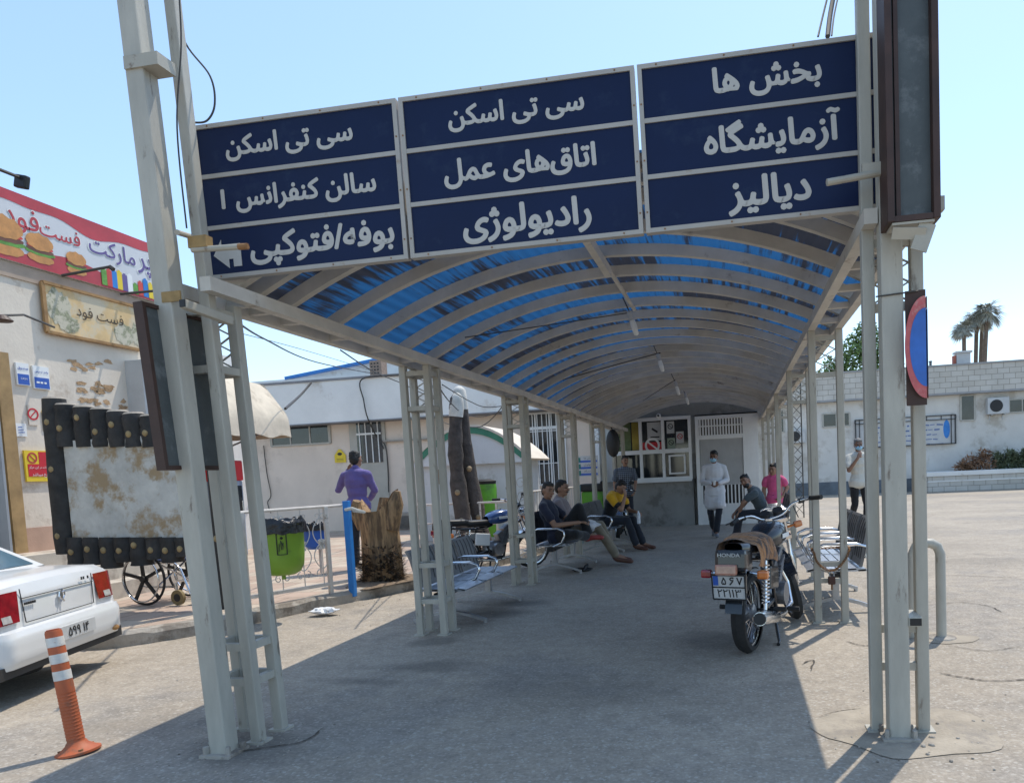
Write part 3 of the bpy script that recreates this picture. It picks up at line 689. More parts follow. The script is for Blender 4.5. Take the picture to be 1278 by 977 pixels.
# small signs
sblue = mat('sticker_blue', (.03, .10, .42), .5, var=.1)
def smallsign(label, x0, y0, x1, y1, word, sub, grp='small blue and white wall signs'):
    t, w_, h_ = wallboard('wall_sign', label, 'sign', x0, y0, x1, y1, .015, grp)
    m = MB(); m.bbox((0, -.012, 0), (w_, .012, h_)); m.build('plate', white, t)
    m = MB(); m.bbox((.01, -.0145, .01), (w_-.01, -.0125, h_*.5)); m.build('blue_half', sblue, t)
    letters('lettering', word, sblue, t, T(w_/2, -.015, h_*.75), w=w_*.82, h=h_*.38, bold=.02)
    if sub: letters('lettering', sub, white, t, T(w_/2, -.0165, h_*.3), w=w_*.5, h=h_*.2, rtl=False)
    else:
        m = MB()
        for q in range(3): m.bbox((w_*(.15+.24*q), -.0165, h_*.24), (w_*(.33+.22*q), -.0147, h_*.32))
        m.build('small_print', white, t)
    return t
smallsign('small blue and white cash desk sign, left of its neighbour', 17, 452, 36, 482, '\u0635\u0646\u062f\u0648\u0642', 'CASH')
smallsign('small blue and white discharge unit sign, right of the cash sign', 38, 456, 61, 487, '\u0648\u0627\u062d\u062f \u062a\u0631\u062e\u06cc\u0635', '')
t, w_, h_ = wallboard('paper_notice', 'white paper notice with a no smoking ring on the cream wall', 'notice', 33, 505, 47, 531, .01)
m = MB(); m.bbox((0, -.004, 0), (w_, .004, h_)); m.build('sheet', creamwall, t)
m = MB(); m.lathe([(.055, 0), (.075, 0), (.075, .003), (.055, .003)], 20, T(w_/2, -.005, h_*.55) @ Matrix.Rotation(R(90), 4, 'X'), cap=False); m.bar((w_/2-.045, -.0065, h_*.55-.045), (w_/2+.045, -.0065, h_*.55+.045), .014, .002, up=(0, 1, 0)); m.build('ring', redp, t)
t, w_, h_ = wallboard('paper_notice', 'small white paper notice with blue handwriting low on the cream wall', 'notice', 18, 528, 33, 545, .01)
m = MB(); m.bbox((0, -.004, 0), (w_, .004, h_)); m.build('sheet', white, t)
m = MB()
for q in range(3): m.bar((w_*.2, -.0055, h_*(.3+.2*q)), (w_*(.8-.1*q), -.0055, h_*(.33+.2*q)), .008, .002, up=(0, 1, 0))
m.build('handwriting', sblue, t)
t, w_, h_ = wallboard('paper_notice', 'narrow yellow notice beside the log framed board', 'notice', 51, 512, 60, 538, .01)
m = MB(); m.bbox((0, -.004, 0), (w_, .004, h_)); m.build('sheet', yellowp, t)
t, w_, h_ = wallboard('smoking_sign', 'red and yellow no smoking sign with white writing on the cream wall', 'sign', 27, 562, 78, 600, .02)
m = MB(); m.bbox((0, -.012, 0), (w_, .012, h_)); m.build('plate', yellowp, t)
m = MB(); m.bbox((w_*.36, -.015, h_*.56), (w_*.98, -.0125, h_*.96)); m.bbox((.03, -.015, .06), (w_*.98, -.0125, h_*.56)); m.build('red_field', redp, t)
m = MB(); m.lathe([(.05, 0), (.068, 0), (.068, .003), (.05, .003)], 20, T(w_*.19, -.013, h_*.76) @ Matrix.Rotation(R(90), 4, 'X'), cap=False); m.bar((w_*.19-.04, -.015, h_*.76+.04), (w_*.19+.04, -.015, h_*.76-.04), .014, .003, up=(0, 1, 0)); m.build('ring', bred, t)
letters('lettering', '\u0627\u0633\u062a\u0639\u0645\u0627\u0644 \u062f\u062e\u0627\u0646\u06cc\u0627\u062a \u062f\u0631 \u0627\u06cc\u0646 \u0645\u0631\u06a9\u0632', white, t, T(w_*.52, -.0165, h_*.45), w=w_*.88, bold=.01)
letters('lettering', '\u0627\u06a9\u06cc\u062f\u0627 \u0645\u0645\u0646\u0648\u0639 \u0645\u06cc\u0628\u0627\u0634\u062f', white, t, T(w_*.52, -.0165, h_*.2), w=w_*.75, bold=.01)
# air conditioner in the wall
ac = thing('air_conditioner', 'grilled air conditioner set in the cream wall under the yellow banner', 'air conditioner'); a = LW(155, 450); b = LW(180, 528)
ac.matrix_world = T(WX, a.y, b.z) @ rotz(math.pi/2); wA = .62; hA = a.z-b.z
m = MB(); m.bbox((0, -.28, 0), (wA, .1, hA), b=.012); m.build('case', lightgrey, ac)
m = MB()
for q in range(15): z = .06+(hA-.12)*q/14; m.bbox((.05, -.296, z-.011), (wA-.05, -.283, z+.007))
for q in range(7): x = .05+(wA-.1)*q/6; m.bbox((x-.006, -.299, .05), (x+.006, -.297, hA-.05))
m.build('grille', lightgrey, ac)
m = MB(); m.bbox((.04, -.2825, .04), (wA-.04, -.2805, hA-.04)); m.build('cavity', black, ac)
# floodlight and pole at the far left
fl = thing('floodlight', 'small black floodlight on an arm above the red banner', 'floodlight', LW(0, 214, .6))
m = MB(); m.tube([(0, -1.6, .0), (0, .22, .02)], .02, 6); m.build('arm', wirem, fl)
m = MB(); m.box((0, .26, -.02), (.16, .07, .15), (.0, .25, .0), b=.02); m.build('lamp_head', black, fl)
ds = thing('wall_lamp', 'brown dish lamp on a post at the left edge', 'lamp', (-6.6, 5.55+1.0, 0))
polem = mat('pole_ochre', (.36, .23, .10), .75, var=.25, scale=5)
mp = thing('door_post', 'ochre wooden post at the left edge behind the white car', 'post', (0, 0, 0)); m = MB()
m.bar(atx(18, 690, WX+.25), atx(-8, 440, WX+.25), .22, .16); m.build('post', polem, mp)
m = MB(); m.bar(atx(3, 690, WX+.3), atx(-22, 440, WX+.3), .26, .03); m.build('door_leaf', mat('grey_door', (.3, .32, .34), .5, var=.1), mp)
ds.location = at(2, 400, 6.6)
m = MB(); m.lathe([(.0, .06), (.05, .05), (.10, .0), (.09, -.01), (.0, -.02)], 18); m.build('dish', darkbrown, ds); m = MB(); m.tube([(0, 0, .05), (-.05, .3, .12), (-.3, .9, .12)], .012, 6); m.build('arm', wirem, ds)

# ================================================================ awning stall past the shop wall
aw = thing('awning_stall', 'stall under a dusty cream awning past the shop wall', 'stall', (0, 0, 0))
canvas = mat('awning_canvas', (.60, .52, .41), .9, var=.14, scale=2.5, bump=.25, bscale=9, dirt=(.45, .38, .29), dirt_amt=.4, dscale=2)
Y0, Y1 = 11.2, 13.6
pr_ = [(-10.1, 3.68), (-9.75, 3.59), (-9.15, 3.42), (-8.72, 2.85), (-8.66, 2.70), (-8.63, 2.36)]
m = MB()
def awn(a, b):
    k = b*(len(pr_)-1); i = min(int(k), len(pr_)-2); f = k-i
    x = pr_[i][0]*(1-f)+pr_[i+1][0]*f; z = pr_[i][1]*(1-f)+pr_[i+1][1]*f
    s_ = .035*math.sin(a*math.pi*5)*(b**1.5)+.02*noise.noise(V((a*7, b*5, 0)))
    return (x, Y0+(Y1-Y0)*a, z+s_)
m.grid(awn, 30, 16)
for yy in (Y0, Y1): m.add([(p[0], yy, p[1]) for p in pr_]+[(-10.1, yy, 2.36)], [tuple(range(7))])
m.build('awning', canvas, aw, smooth=50, fix=False)
m = MB(); m.bbox((-12.4, 10.4, 0), (-10.1, 14.2, 4.1)); m.build('wall', wplaster, aw)
m = MB(); m.bbox((-10.12, 11.3, .6), (-10.08, 13.4, 2.3)); m.build('opening', black, aw)
m = MB()
for yy in (Y0+.05, Y1-.05): m.tube([(-10.1, yy, 2.2), (-8.66, yy, 2.66)], .018, 6)
m.build('awning_arm', steel, aw)
fz = thing('drink_cooler', 'red topped drinks cooler under the cream awning', 'cooler', (-10.0+.42, 12.6, .125)); fz.scale = (.9, .7, .95); m = MB(); m.bbox((-.35, -.4, 0), (.35, .4, 1.5), b=.03); m.build('cabinet', mat('cooler_blue', (.25, .3, .38), .4, var=.4, scale=6), fz)
m = MB(); m.bbox((-.37, -.42, 1.5), (.37, .42, 1.9), b=.03); m.build('header', redp, fz); m = MB(); m.bbox((.352, -.33, .15), (.36, .33, 1.4)); m.build('glass_door', glassd, fz)
m = MB(); m.tube([(.375, .28, .5), (.375, .28, 1.1)], .015, 6); m.build('handle', chrome, fz)

# ================================================================ low building at the back left
YB = 19.0
back = thing('back_building', 'low pale building with a deep white fascia behind the purple shirted man', 'building', (0, YB, 0))
def B(px, py): return at(px, py, YB)-V((0, YB, 0))
m = MB(); m.bbox((-18, 0, 0), (-3.25, 6, 3.1)); m.build('wall', pinkplaster, back)
m = MB(); m.bbox((-18, -.55, 3.06), (-3.3, 6.0, 4.14)); m.build('fascia', wplaster, back)
m = MB(); m.bbox((-18, -.57, 3.03), (-3.29, .0, 3.058)); m.bbox((-18, -.58, 4.142), (-3.28, 6, 4.20)); m.build('fascia_edge', mat('fascia_edge', (.22, .22, .23), .7, var=.2), back)
m = MB(); m.bbox((-18, 2.5, 4.2), (-3.6, 6, 4.75)); m.prism([(-13.6, 4.75), (-3.6, 4.75), (-3.6, 5.9)], 3.4, T(0, 2.6, 0)); m.build('upper_wall', wplaster, back)
m = MB(); m.bar((-13.7, 2.52, 4.78), (-3.6, 2.52, 5.94), .12, .09); m.build('roof_edge', blueptr, back)
frame = mat('window_frame', (.42, .40, .35), .6, var=.1)
def window(t, x0, z0, x1, z1, ny=2, bars=0, fm=frame, y=0.):
    f = MB(); e = .05
    for (a, b) in (((x0, z0), (x1, z0)), ((x0, z1), (x1, z1)), ((x0, z0), (x0, z1)), ((x1, z0), (x1, z1))): f.bar((a[0], y-.02, a[1]), (b[0], y-.02, b[1]), .07, e, up=(0, 1, 0) if a[0] == b[0] else (0, 0, 1))
    for k in range(1, ny): x = x0+(x1-x0)*k/ny; f.bbox((x-.02, y-.04, z0+.02), (x+.02, y+.0, z1-.02))
    w_ = f.build('window', fm, t)
    p = MB(); p.bbox((x0+.02, y-.022, z0+.02), (x1-.02, y-.012, z1-.02)); p.build('pane', glassd, w_)
    if bars:
        p = MB()
        for k in range(bars): x = x0+(x1-x0)*(k+.5)/bars; p.bbox((x-.011, y-.075, z0), (x+.011, y-.053, z1))
        for z in (z0+.3*(z1-z0), z1-.25*(z1-z0)): p.bbox((x0, y-.053, z-.012), (x1, y-.043, z+.012))
        p.build('grille', white, w_)
    return w_
a, b = B(340, 557), B(411, 529); window(back, a.x, a.z, b.x, b.z, 3)
a, b = B(449, 578), B(476, 524); 
dm = MB(); a2, b2 = B(446, 668), B(480, 521); dm.bbox((a2.x, -.05, 0), (b2.x, .0, b2.z)); dr = dm.build('door', frame, back); 
p = MB(); p.bbox((a.x, -.062, a.z), (b.x, -.052, b.z)); p.build('pane', glassd, dr)
p = MB(); 
for k in range(4): x = a.x+(b.x-a.x)*(k+.5)/4; p.bbox((x-.012, -.09, a.z), (x+.012, -.066, b.z))
p.bbox((a.x, -.095, a.z+.75), (b.x, -.0915, a.z+.80)); p.build('bars', white, dr)
a, b = B(655, 606), B(703, 514); window(back, a.x, a.z, b.x, b.z, 3, 9, white)
m = MB(); a, b = B(655, 536), B(703, 530); m.bbox((a.x, -.06, a.z-.03), (b.x+.1, -.045, a.z+.05)); m.build('transom', white, back)
a, b = B(540, 600), B(620, 560)
m = MB(); a, b = B(480, 549), B(530, 540); m.bbox((a.x, -.12, a.z-.06), (-6, -.0, a.z-.02)); m.build('cable_tray', concrete, back)
m = MB(); m.bbox((-9.6, -.02, .125), (-3.3, -.0, .5)); m.build('plinth', mat('dirty_plinth', (.22, .19, .16), .9, var=.3, scale=4), back)
# warm triangular sign
tr = thing('warning_sign', 'yellow triangular warning sign on the pale wall beside the purple shirted man', 'sign', at(425, 577, YB-.02)); m = MB()
m.prism([(-.16, 0), (.17, 0), (.17, .20), (.03, .36), (-.03, .36), (-.16, .20)], .012, T(0, -.012, 0)); m.build('plate', yellowp, tr); m = MB(); m.ell((.0, -.013, .23), (.07, .004, .04)); m.bbox((-.1, -.0145, .05), (.1, -.0125, .06)); m.bbox((-.1, -.0145, .09), (.1, -.0125, .1)); m.build('symbol', black, tr)
# chimney vent and antenna mast
cv = thing('roof_vent', 'small brick roof vent with slots on the back building', 'vent', (at(473, 470, YB+.3).x, YB+.3, 4.2)); m = MB(); m.bbox((-.17, -.17, 0), (.17, .17, .5)); m.build('shaft', mat('vent_brick', (.30, .22, .17), .9, var=.3, scale=12), cv); m = MB()
for q in range(5):
    for k in range(3): m.bbox((-.11+.09*k-.025, -.174, .06+.085*q), (-.11+.09*k+.025, -.171, .10+.085*q))
m.build('slots', black, cv)
an = thing('antenna_mast', 'thin antenna mast rising over the cream awning', 'mast', (-12.6, 17, 0)); m = MB(); m.tube([at(297, 470, 17)-an.location, at(292, 414, 17)-an.location], .018, 6); m.build('mast', wirem, an); m = MB(); m.bar(at(295, 440, 17)-an.location, at(300, 441, 17)-an.location, .01, .01); m.build('spike', wirem, an)

# ================================================================ entrance building at the end of the walkway
YE = 18.3
ent = thing('entrance_building', 'grey walled entrance building with a barred white window at the end of the walkway', 'building', (0, YE, 0))
def E_(px, py): return at(px, py, YE)-V((0, YE, 0))
m = MB(); m.bbox((-3.3, .0, 0), (-1.0, .3, 1.14)); m.bbox((-1.05, .001, 1.14), (-.92, .3, 2.8)); m.build('lower_wall', greywall, ent)
m = MB(); m.bbox((-3.4, .012, 2.66), (1.05, .3, 3.35)); m.build('upper_wall', greywall, ent)
m = MB(); m.bbox((-3.3, .31, 0), (1.05, 5, 3.6)); m.build('back_wall', wplaster, ent)
m = MB(); m.bbox((-3.5, -.01, -.0), (-3.3, 4.9, 3.4)); m.build('side_wall', wplaster, ent); m = MB(); m.bbox((.575, -.02, 0), (1.05, .3, 2.66)); m.build('side_wall', wplaster, ent)
wf = MB(); xa, xb, za, zb = E_(768, 600).x, -1.05, 1.16, 2.62
xs = [xa, E_(800, 560).x, E_(828, 560).x, xb]; zm = 1.83
for z in (za, zb): wf.bbox((xa, -.06, z-.04), (xb, .05, z+.04))
wf.bbox((xa, -.058, zm-.05), (xb, .05, zm+.05))
for x in xs: wf.bbox((x-.035, -.062, za-.04), (x+.035, .052, zb+.04))
wf.bbox((xs[2]+.12, -.055, za+.1), (xs[2]+.16, .05, zm-.1)); wf.bbox((xs[3]-.16, -.055, za+.1), (xs[3]-.12, .05, zm-.1)); wf.bbox((xs[2]+.16, -.055, zm-.14), (xs[3]-.16, .05, zm-.1)); wf.bbox((xs[2]+.16, -.055, za+.1), (xs[3]-.16, .05, za+.14))
wo = wf.build('window', white, ent)
m = MB(); m.bbox((xa, .06, za), (xb, .075, zb)); m.build('pane', glassd, wo)
m = MB(); m.bbox((xa-.02, -.12, za-.08), (xb+.02, -.062, za-.04)); m.build('sill', white, wo)
m = MB(); m.bbox((xs[0]+.05, .05, zm+.06), (xs[1]-.25, .057, zb-.05)); m.build('curtain', mat('green_curtain', (.12, .16, .07), .8, var=.3, scale=9), wo)
m = MB(); m.bbox((xs[1]-.22, .048, zm+.06), (xs[1]-.05, .055, zb-.05)); m.build('curtain', mat('yellow_curtain', (.34, .26, .05), .8, var=.3), wo)
def poster(label, x0, z0, x1, z1, mt, ring=None, y=-.0):
    t = thing('poster', label, 'poster', (x0, YE+y+.05, z0), group='posters behind the entrance window')
    m = MB(); m.bbox((0, -.004, 0), (x1-x0, .004, z1-z0)); m.build('sheet', mt, t)
    if ring:
        m = MB(); rr_ = (x1-x0)*.36; m.lathe([(rr_*.72, 0), (rr_, 0), (rr_, .003), (rr_*.72, .003)], 20, T((x1-x0)/2, -.005, (z1-z0)*.58) @ Matrix.Rotation(R(90), 4, 'X'), cap=False); m.box(((x1-x0)/2, -.0065, (z1-z0)*.58), (rr_*1.5, .002, rr_*.2), (0, .7, 0)); m.build('ring', ring, t)
    else:
        m = MB(); m.box(((x1-x0)*.5, -.0055, (z1-z0)*.55), ((x1-x0)*.45, .002, .05), (0, .6, 0)); m.bbox(((x1-x0)*.2, -.0065, (z1-z0)*.15), ((x1-x0)*.8, -.0045, (z1-z0)*.22)); m.build('print', black, t)
a, b = E_(808, 550), E_(826, 530); poster('white poster with a dark print in the middle window pane', a.x, a.z, b.x, 2.55, lightgrey)
a = E_(801, 562); b = E_(827, 551); poster('red poster strip below the white poster in the window', a.x, a.z, b.x, b.z, redp, white)
a, b = E_(832, 541), E_(841, 528); poster('pale poster with a dark ring, upper of the two in the right pane', a.x, a.z, b.x, b.z+.05, lightgrey, black)
a, b = E_(844, 553), E_(853, 538); poster('pale poster with a red ring in the right window pane', a.x, a.z, b.x, b.z, lightgrey, bred)
a, b = E_(833, 560), E_(842, 545); poster('greenish paper low in the right window pane', a.x, a.z, b.x, b.z-.02, mat('green_paper', (.3, .36, .28), .7), black)
# white steel gate
dx0, dx1, dz1 = E_(870, 600).x, .575, 2.62
gate = thing('white_gate', 'white corrugated steel gate with slotted transom at the walkway end', 'gate', (dx0, YE-.02, 0)); gw = dx1-dx0
m = MB(); m.bbox((0, -.05, 0), (.09, .04, dz1)); m.bbox((gw-.36, -.05, 0), (gw, .04, dz1)); m.bbox((.09, -.05, dz1-.08), (gw-.36, .04, dz1)); m.bbox((.09, -.05, 2.06), (gw-.36, .04, 2.16)); m.build('frame', white, gate)
m = MB(); 
for q in range(15): x = .12+(gw-.52)*q/14; m.bbox((x-.02, -.03, 2.16), (x+.02, .0, dz1-.08))
m.bbox((.09, -.031, 2.36), (gw-.36, -.029, 2.39)); m.build('transom_bars', white, gate)
m = MB(); m.bbox((.09, .01, 2.16), (gw-.36, .02, dz1-.08)); m.build('transom_void', mat('brown_void', (.06, .045, .03), .9), gate)
m = MB(); N = 44
for i in range(N): x0 = .10+(gw-.47)*i/N; d = -.03 if i % 2 else -.012; m.bbox((x0, d, .95), (x0+(gw-.47)/N, .0, 2.06))
m.build('leaf', lightgrey, gate)
m = MB(); m.bbox((.09, -.02, 0), (gw-.36, .0, .5)); m.bbox((.09, -.02, .5), (.14, .0, .95)); 
for q in range(12): x = .12+(gw-.52)*q/11; m.bbox((x-.016, -.035, .08), (x+.016, -.021, .95))
m.build('lower_grille', white, gate)
m = MB(); m.bbox((.14, -.012, .5), (gw-.36, .0, .95)); m.build('lower_void', black, gate)
m = MB(); m.box((.14, -.06, 1.1), (.03, .04, .12), b=.005); m.build('handle', steel, gate)
# dome camera
cm_ = thing('dome_camera', 'small white dome camera above the entrance window', 'camera', at(822, 519, YE-.03)); m = MB(); m.ell((0, -.03, 0), .06); m.build('housing', white, cm_, smooth=60); m = MB(); m.ell((.0, -.085, .0), .026); m.build('lens', black, cm_, smooth=60)
fn = thing('wall_fan', 'dark oval fan hung on the left column before the entrance', 'fan', at(765, 553, 16.9)); m = MB(); m.ell((0, 0, 0), (.16, .08, .32)); m.build('cage', black, fn, smooth=60); m = MB(); m.tube([(-.0, .0, .3), (-.1, .05, .5)], .012, 6); m.build('bracket', wirem, fn)

# ================================================================ right building with the block parapet
YR_ = 33.0
blk = mat('painted_blocks', (.54, .515, .47), .85, var=.10, scale=1.5)
t_, b_ = getn(blk); Ln = t_.links.new; base = b_.inputs['Base Color'].links[0].from_socket
br = nn(t_, 'ShaderNodeTexBrick'); br.inputs['Scale'].default_value = 1; br.inputs['Brick Width'].default_value = .44; br.inputs['Row Height'].default_value = .22; br.inputs['Mortar Size'].default_value = .012; br.inputs['Mortar Smooth'].default_value = .2
br.inputs['Color1'].default_value = (1, 1, 1, 1); br.inputs['Color2'].default_value = (.9, .88, .85, 1); br.inputs['Mortar'].default_value = (.52, .50, .46, 1)
mpp = nn(t_, 'ShaderNodeMapping'); mpp.inputs['Rotation'].default_value = (R(-90), 0, 0); tcx = nn(t_, 'ShaderNodeTexCoord'); Ln(tcx.outputs['Object'], mpp.inputs[0]); Ln(mpp.outputs[0], br.inputs['Vector'])
mu = nn(t_, 'ShaderNodeMix', data_type='RGBA', blend_type='MULTIPLY'); mu.inputs[0].default_value = 1; Ln(base, mu.inputs[6]); Ln(br.outputs[0], mu.inputs[7]); Ln(mu.outputs[2], b_.inputs['Base Color'])
rb = thing('right_building', 'long white building with a painted block parapet across the yard', 'building', (0, YR_, 0))
def RB(px, py): return at(px, py, YR_)-V((0, YR_, 0))
m = MB(); m.bbox((1.2, 0, 0), (40, 8, 4.0)); m.build('wall', mat('dusty_plaster', (.62, .595, .55), .88, var=.1, scale=.9, bump=.1, bscale=20, dirt=(.46, .42, .36), dirt_amt=.4, dscale=.7), rb)
m = MB(); m.bbox((1.1, -.32, 3.98), (40, 7.9, 5.05)); m.build('parapet', blk, rb)
m = MB(); m.bbox((1.1, -.36, 5.052), (40, 8, 5.12)); m.bbox((1.1, -.33, 3.90), (40, .0, 3.978)); m.build('coping', mat('coping_grey', (.30, .30, .30), .8, var=.15), rb)
m = MB(); m.bbox((1.2, -.03, 0), (7.9, 0, .55)); m.build('plinth', mat('blue_grey_plinth', (.13, .15, .17), .8, var=.3, scale=2), rb)
a, b = RB(1027, 533), RB(1060, 515); window(rb, a.x, a.z, b.x, b.z, 2)
a, b = RB(1199, 525), RB(1216, 493); window(rb, a.x, a.z, b.x, b.z, 1); 
a, b = RB(1259, 515), RB(1292, 497); window(rb, a.x, a.z, b.x, b.z, 2)
a, b = RB(962, 540), RB(978, 512); window(rb, a.x, a.z, b.x, b.z, 1)
nb = thing('notice_board', 'wide white notice board in a dark lattice frame on the right building', 'notice board', (0, YR_-.05, 0)); a, b = RB(1067, 560), RB(1192, 517)
m = MB(); m.bbox((a.x, -.04, a.z), (b.x, .0, b.z)); m.build('sheet', lightgrey, nb)
m = MB(); e = .09
for (x0, z0, x1, z1) in ((a.x, a.z, b.x, a.z+.04), (a.x, b.z-.04, b.x, b.z), (a.x, b.z-.2, b.x, b.z-.17), (a.x, a.z, a.x+.05, b.z), (b.x-.05, a.z, b.x, b.z), (a.x+.17, a.z, a.x+.2, b.z), (b.x-.2, a.z, b.x-.17, b.z)): m.bbox((x0, -.09, z0), (x1, -.045, z1))
for q in range(8): x = a.x+(b.x-a.x)*q/7; m.bbox((x-.015, -.08, b.z-.17), (x+.015, -.05, b.z-.04))
m.build('frame', mat('frame_dark', (.06, .06, .06), .6), nb)
m = MB(); rp = random.Random(9)
for q in range(5):
    x = a.x+.5
    while x < b.x-.7:
        l_ = rp.uniform(.08, .25); m.box((x+l_/2, -.0425, b.z-.38-.2*q+rp.uniform(-.01, .01)), (l_, .003, rp.uniform(.03, .07)), (0, rp.uniform(-.1, .1), 0)); x += l_+rp.uniform(.03, .08)
m.build('print', mat('print_blue', (.12, .17, .32), .7), nb)
m = MB(); m.ell((b.x-.36, -.043, a.z+.62), (.13, .004, .38)); m.build('emblem', blueptr, nb)
def acunit(label, x, z, s=.75):
    t = thing('air_conditioner', label, 'air conditioner', (x, YR_, z)); m = MB(); m.bbox((-s/2, -.32, 0), (s/2, -.02, s*.8), b=.02); m.build('case', lightgrey, t)
    m = MB(); m.lathe([(.0, 0), (s*.3, 0), (s*.3, .012), (0, .012)], 24, T(-s*.1, -.321, s*.4) @ Matrix.Rotation(R(90), 4, 'X')); m.build('fan_grille', black, t)
    m = MB(); 
    for q in (-1, 1): m.bar((q*s*.3, -.3, -.02), (q*s*.3, 0, -.02), .04, .03); m.bar((q*s*.3, -.02, -.04), (q*s*.3, -.02, -.22), .03, .03)
    m.build('bracket', steel, t)
a = RB(1243, 517); acunit('outdoor air conditioner unit on brackets at the right edge of the right building', a.x, a.z, .82)
a = RB(994, 553); acunit('outdoor air conditioner unit seen between the right columns', a.x, a.z, .7)
# vents on its roof
rv = thing('roof_flue', 'grey square flue on the roof of the right building before the palms', 'flue', RB(1204, 456)+V((0, YR_+.3, 0))); m = MB(); m.bbox((-.26, -.2, -.1), (.26, .2, .52), b=.01); m.bbox((-.32, -.26, .522), (.32, .26, .60)); m.build('stack', lightgrey, rv); m = MB(); m.bbox((-.38, -.1, .1), (-.27, .1, .45)); m.build('cowl', mat('flue_red', (.4, .12, .08), .7), rv)
rv2 = thing('roof_pipe', 'thin vent pipe on the right building roof', 'pipe', RB(1163, 462)+V((0, YR_+.2, 0))); m = MB(); m.tube([(0, 0, -.1), (0, 0, .36)], .055, 8); m.lathe([(.075, .36), (.075, .40), (.0, .42)], 8); m.build('pipe', slate, rv2)
# planter with shrubs
pl = thing('planter_wall', 'low white block planter along the foot of the right building', 'planter', (0, YR_-1.6, 0))
m = MB(); m.bbox((7.55, -.0, 0), (26, 1.5, .62), b=.03); m.build('wall', blk, pl); m = MB(); m.bbox((7.5, -.05, .622), (26, 1.5, .80), b=.02); m.bbox((7.53, -.02, .40), (26, -.003, .45)); m.build('coping', wplaster, pl)
# ================================================================ vegetation
def leafm(name, col, var=.5): return mat(name, col, .6, var=var, scale=2.5, spec=.3, detail=3)
def leaves(name, clumps, n, size, m, parent, seed=1, droop=0., aspect=.45):
    rp = random.Random(seed); b = MB(); vs = []; fs = []
    for (c, r, wgt) in clumps:
        for q in range(int(n*wgt)):
            d = V((rp.gauss(0, 1), rp.gauss(0, 1), rp.gauss(0, 1))).normalized()*(rp.random()**.45)
            p = V(c)+V((d.x*r[0], d.y*r[1], d.z*r[2]))
            a = V((rp.gauss(0, 1), rp.gauss(0, 1), rp.gauss(0, .7)-droop)).normalized(); e = a.orthogonal().normalized(); e.rotate(Quaternion(a, rp.uniform(0, 6.28)))
            s_ = size*rp.uniform(.6, 1.3); k = len(vs)
            vs += [p, p+a*s_*.5+e*s_*aspect*.5, p+a*s_, p+a*s_*.5-e*s_*aspect*.5]; fs.append((k, k+1, k+2, k+3))
    b.add(vs, fs); return b.build(name, m, parent, fix=False)
green = leafm('leaf_green', (.12, .19, .06)); grey_leaf = leafm('leaf_grey', (.15, .15, .10)); dry = leafm('leaf_dry', (.24, .13, .07)); bark = mat('bark', (.13, .09, .06), .9, var=.35, scale=8, bump=.6, bscale=25)
tb = thing('leafy_tree', 'green leafy tree rising behind the block parapet between the right columns', 'tree', (7.3, 45, .3))
m = MB(); m.tube([(0, 0, -.3), (.1, 0, 2), (-.1, .1, 4), (.2, 0, 6)], [.28, .22, .17, .1], 9); m.tube([(-.05, 0, 3.4), (-1.0, .3, 5.2), (-1.7, .2, 6.4)], [.12, .09, .04], 7); m.tube([(0, 0, 3.8), (.9, -.2, 5.4), (1.3, 0, 6.8)], [.12, .09, .04], 7); m.build('trunk', bark, tb, smooth=40)
leaves('crown', [((0, 0, 7.2), (1.4, 1.2, 1.2), 1), ((-1.2, .2, 6.3), (1.1, 1, 1.0), .7), ((1.1, -.2, 6.6), (1.0, 1, 1.1), .7), ((.3, 0, 8.2), (.8, .8, .8), .4), ((-1.9, .3, 5.6), (.7, .7, .7), .3), ((1.8, 0, 5.5), (.8, .7, .8), .4), ((-.5, -.6, 5.4), (1.2, .8, .8), .5)], 1500, .24, green, tb, 3)
pm_ = leafm('palm_leaf', (.42, .42, .36), .35); ptr = mat('palm_trunk', (.16, .12, .09), .9, var=.3, scale=6)
def palm(label, px, py, pxb, Y, s, sd):
    top = at(px, py, Y); bs = V((at(pxb, 455, Y).x, Y, 0)); t = thing('palm_tree', label, 'palm tree', bs, group='palms beyond the right building'); d = top-bs
    m = MB(); m.tube([(0, 0, 0), d*.5+V((-.05, 0, 0)), d], [.2, .15, .13], 8); m.build('trunk', ptr, t, smooth=50)
    rp = random.Random(sd); b = MB()
    for q in range(64):
        th = rp.uniform(0, 6.28); up = rp.uniform(-1.0, 1.0); wind = V((-.25, 0, 0)); L = s*rp.uniform(.6, 1.05)
        a = (V((math.cos(th), math.sin(th), up))+wind).normalized(); c = d+a*L*.3
        side = a.cross(V((0, 0, 1))).normalized(); nl = 9
        mid = c+a*L*.35+V((0, 0, -.1*L))
        b.tube([d, c], .02, 4)
        for k in range(nl):
            f = (k/(nl-1)-.5)*1.9; dd = (a*math.cos(f)+side*math.sin(f)).normalized()
            tip = c+dd*L*.55+V((0, 0, -.28*L*rp.uniform(.5, 1.2))); w_ = side*.035*s
            pm = (c+tip)/2+V((0, 0, .05*L)); b.add([c-w_*.5, pm-w_, tip, pm+w_], [(0, 1, 2, 3)])
    b.build('crown', pm_, t, fix=False); return t
palm('tallest wind bent palm, upper right of the palm cluster', 1232, 388, 1223, 55, 1.5, 1)
palm('wind bent palm in the middle of the palm cluster', 1219, 397, 1215, 55.6, 1.35, 2)
palm('lower left palm of the wind bent cluster', 1203, 410, 1205, 55, 1.25, 3)
palm('slim palm just right of the middle of the cluster', 1226, 399, 1219, 56.5, 1.2, 4)
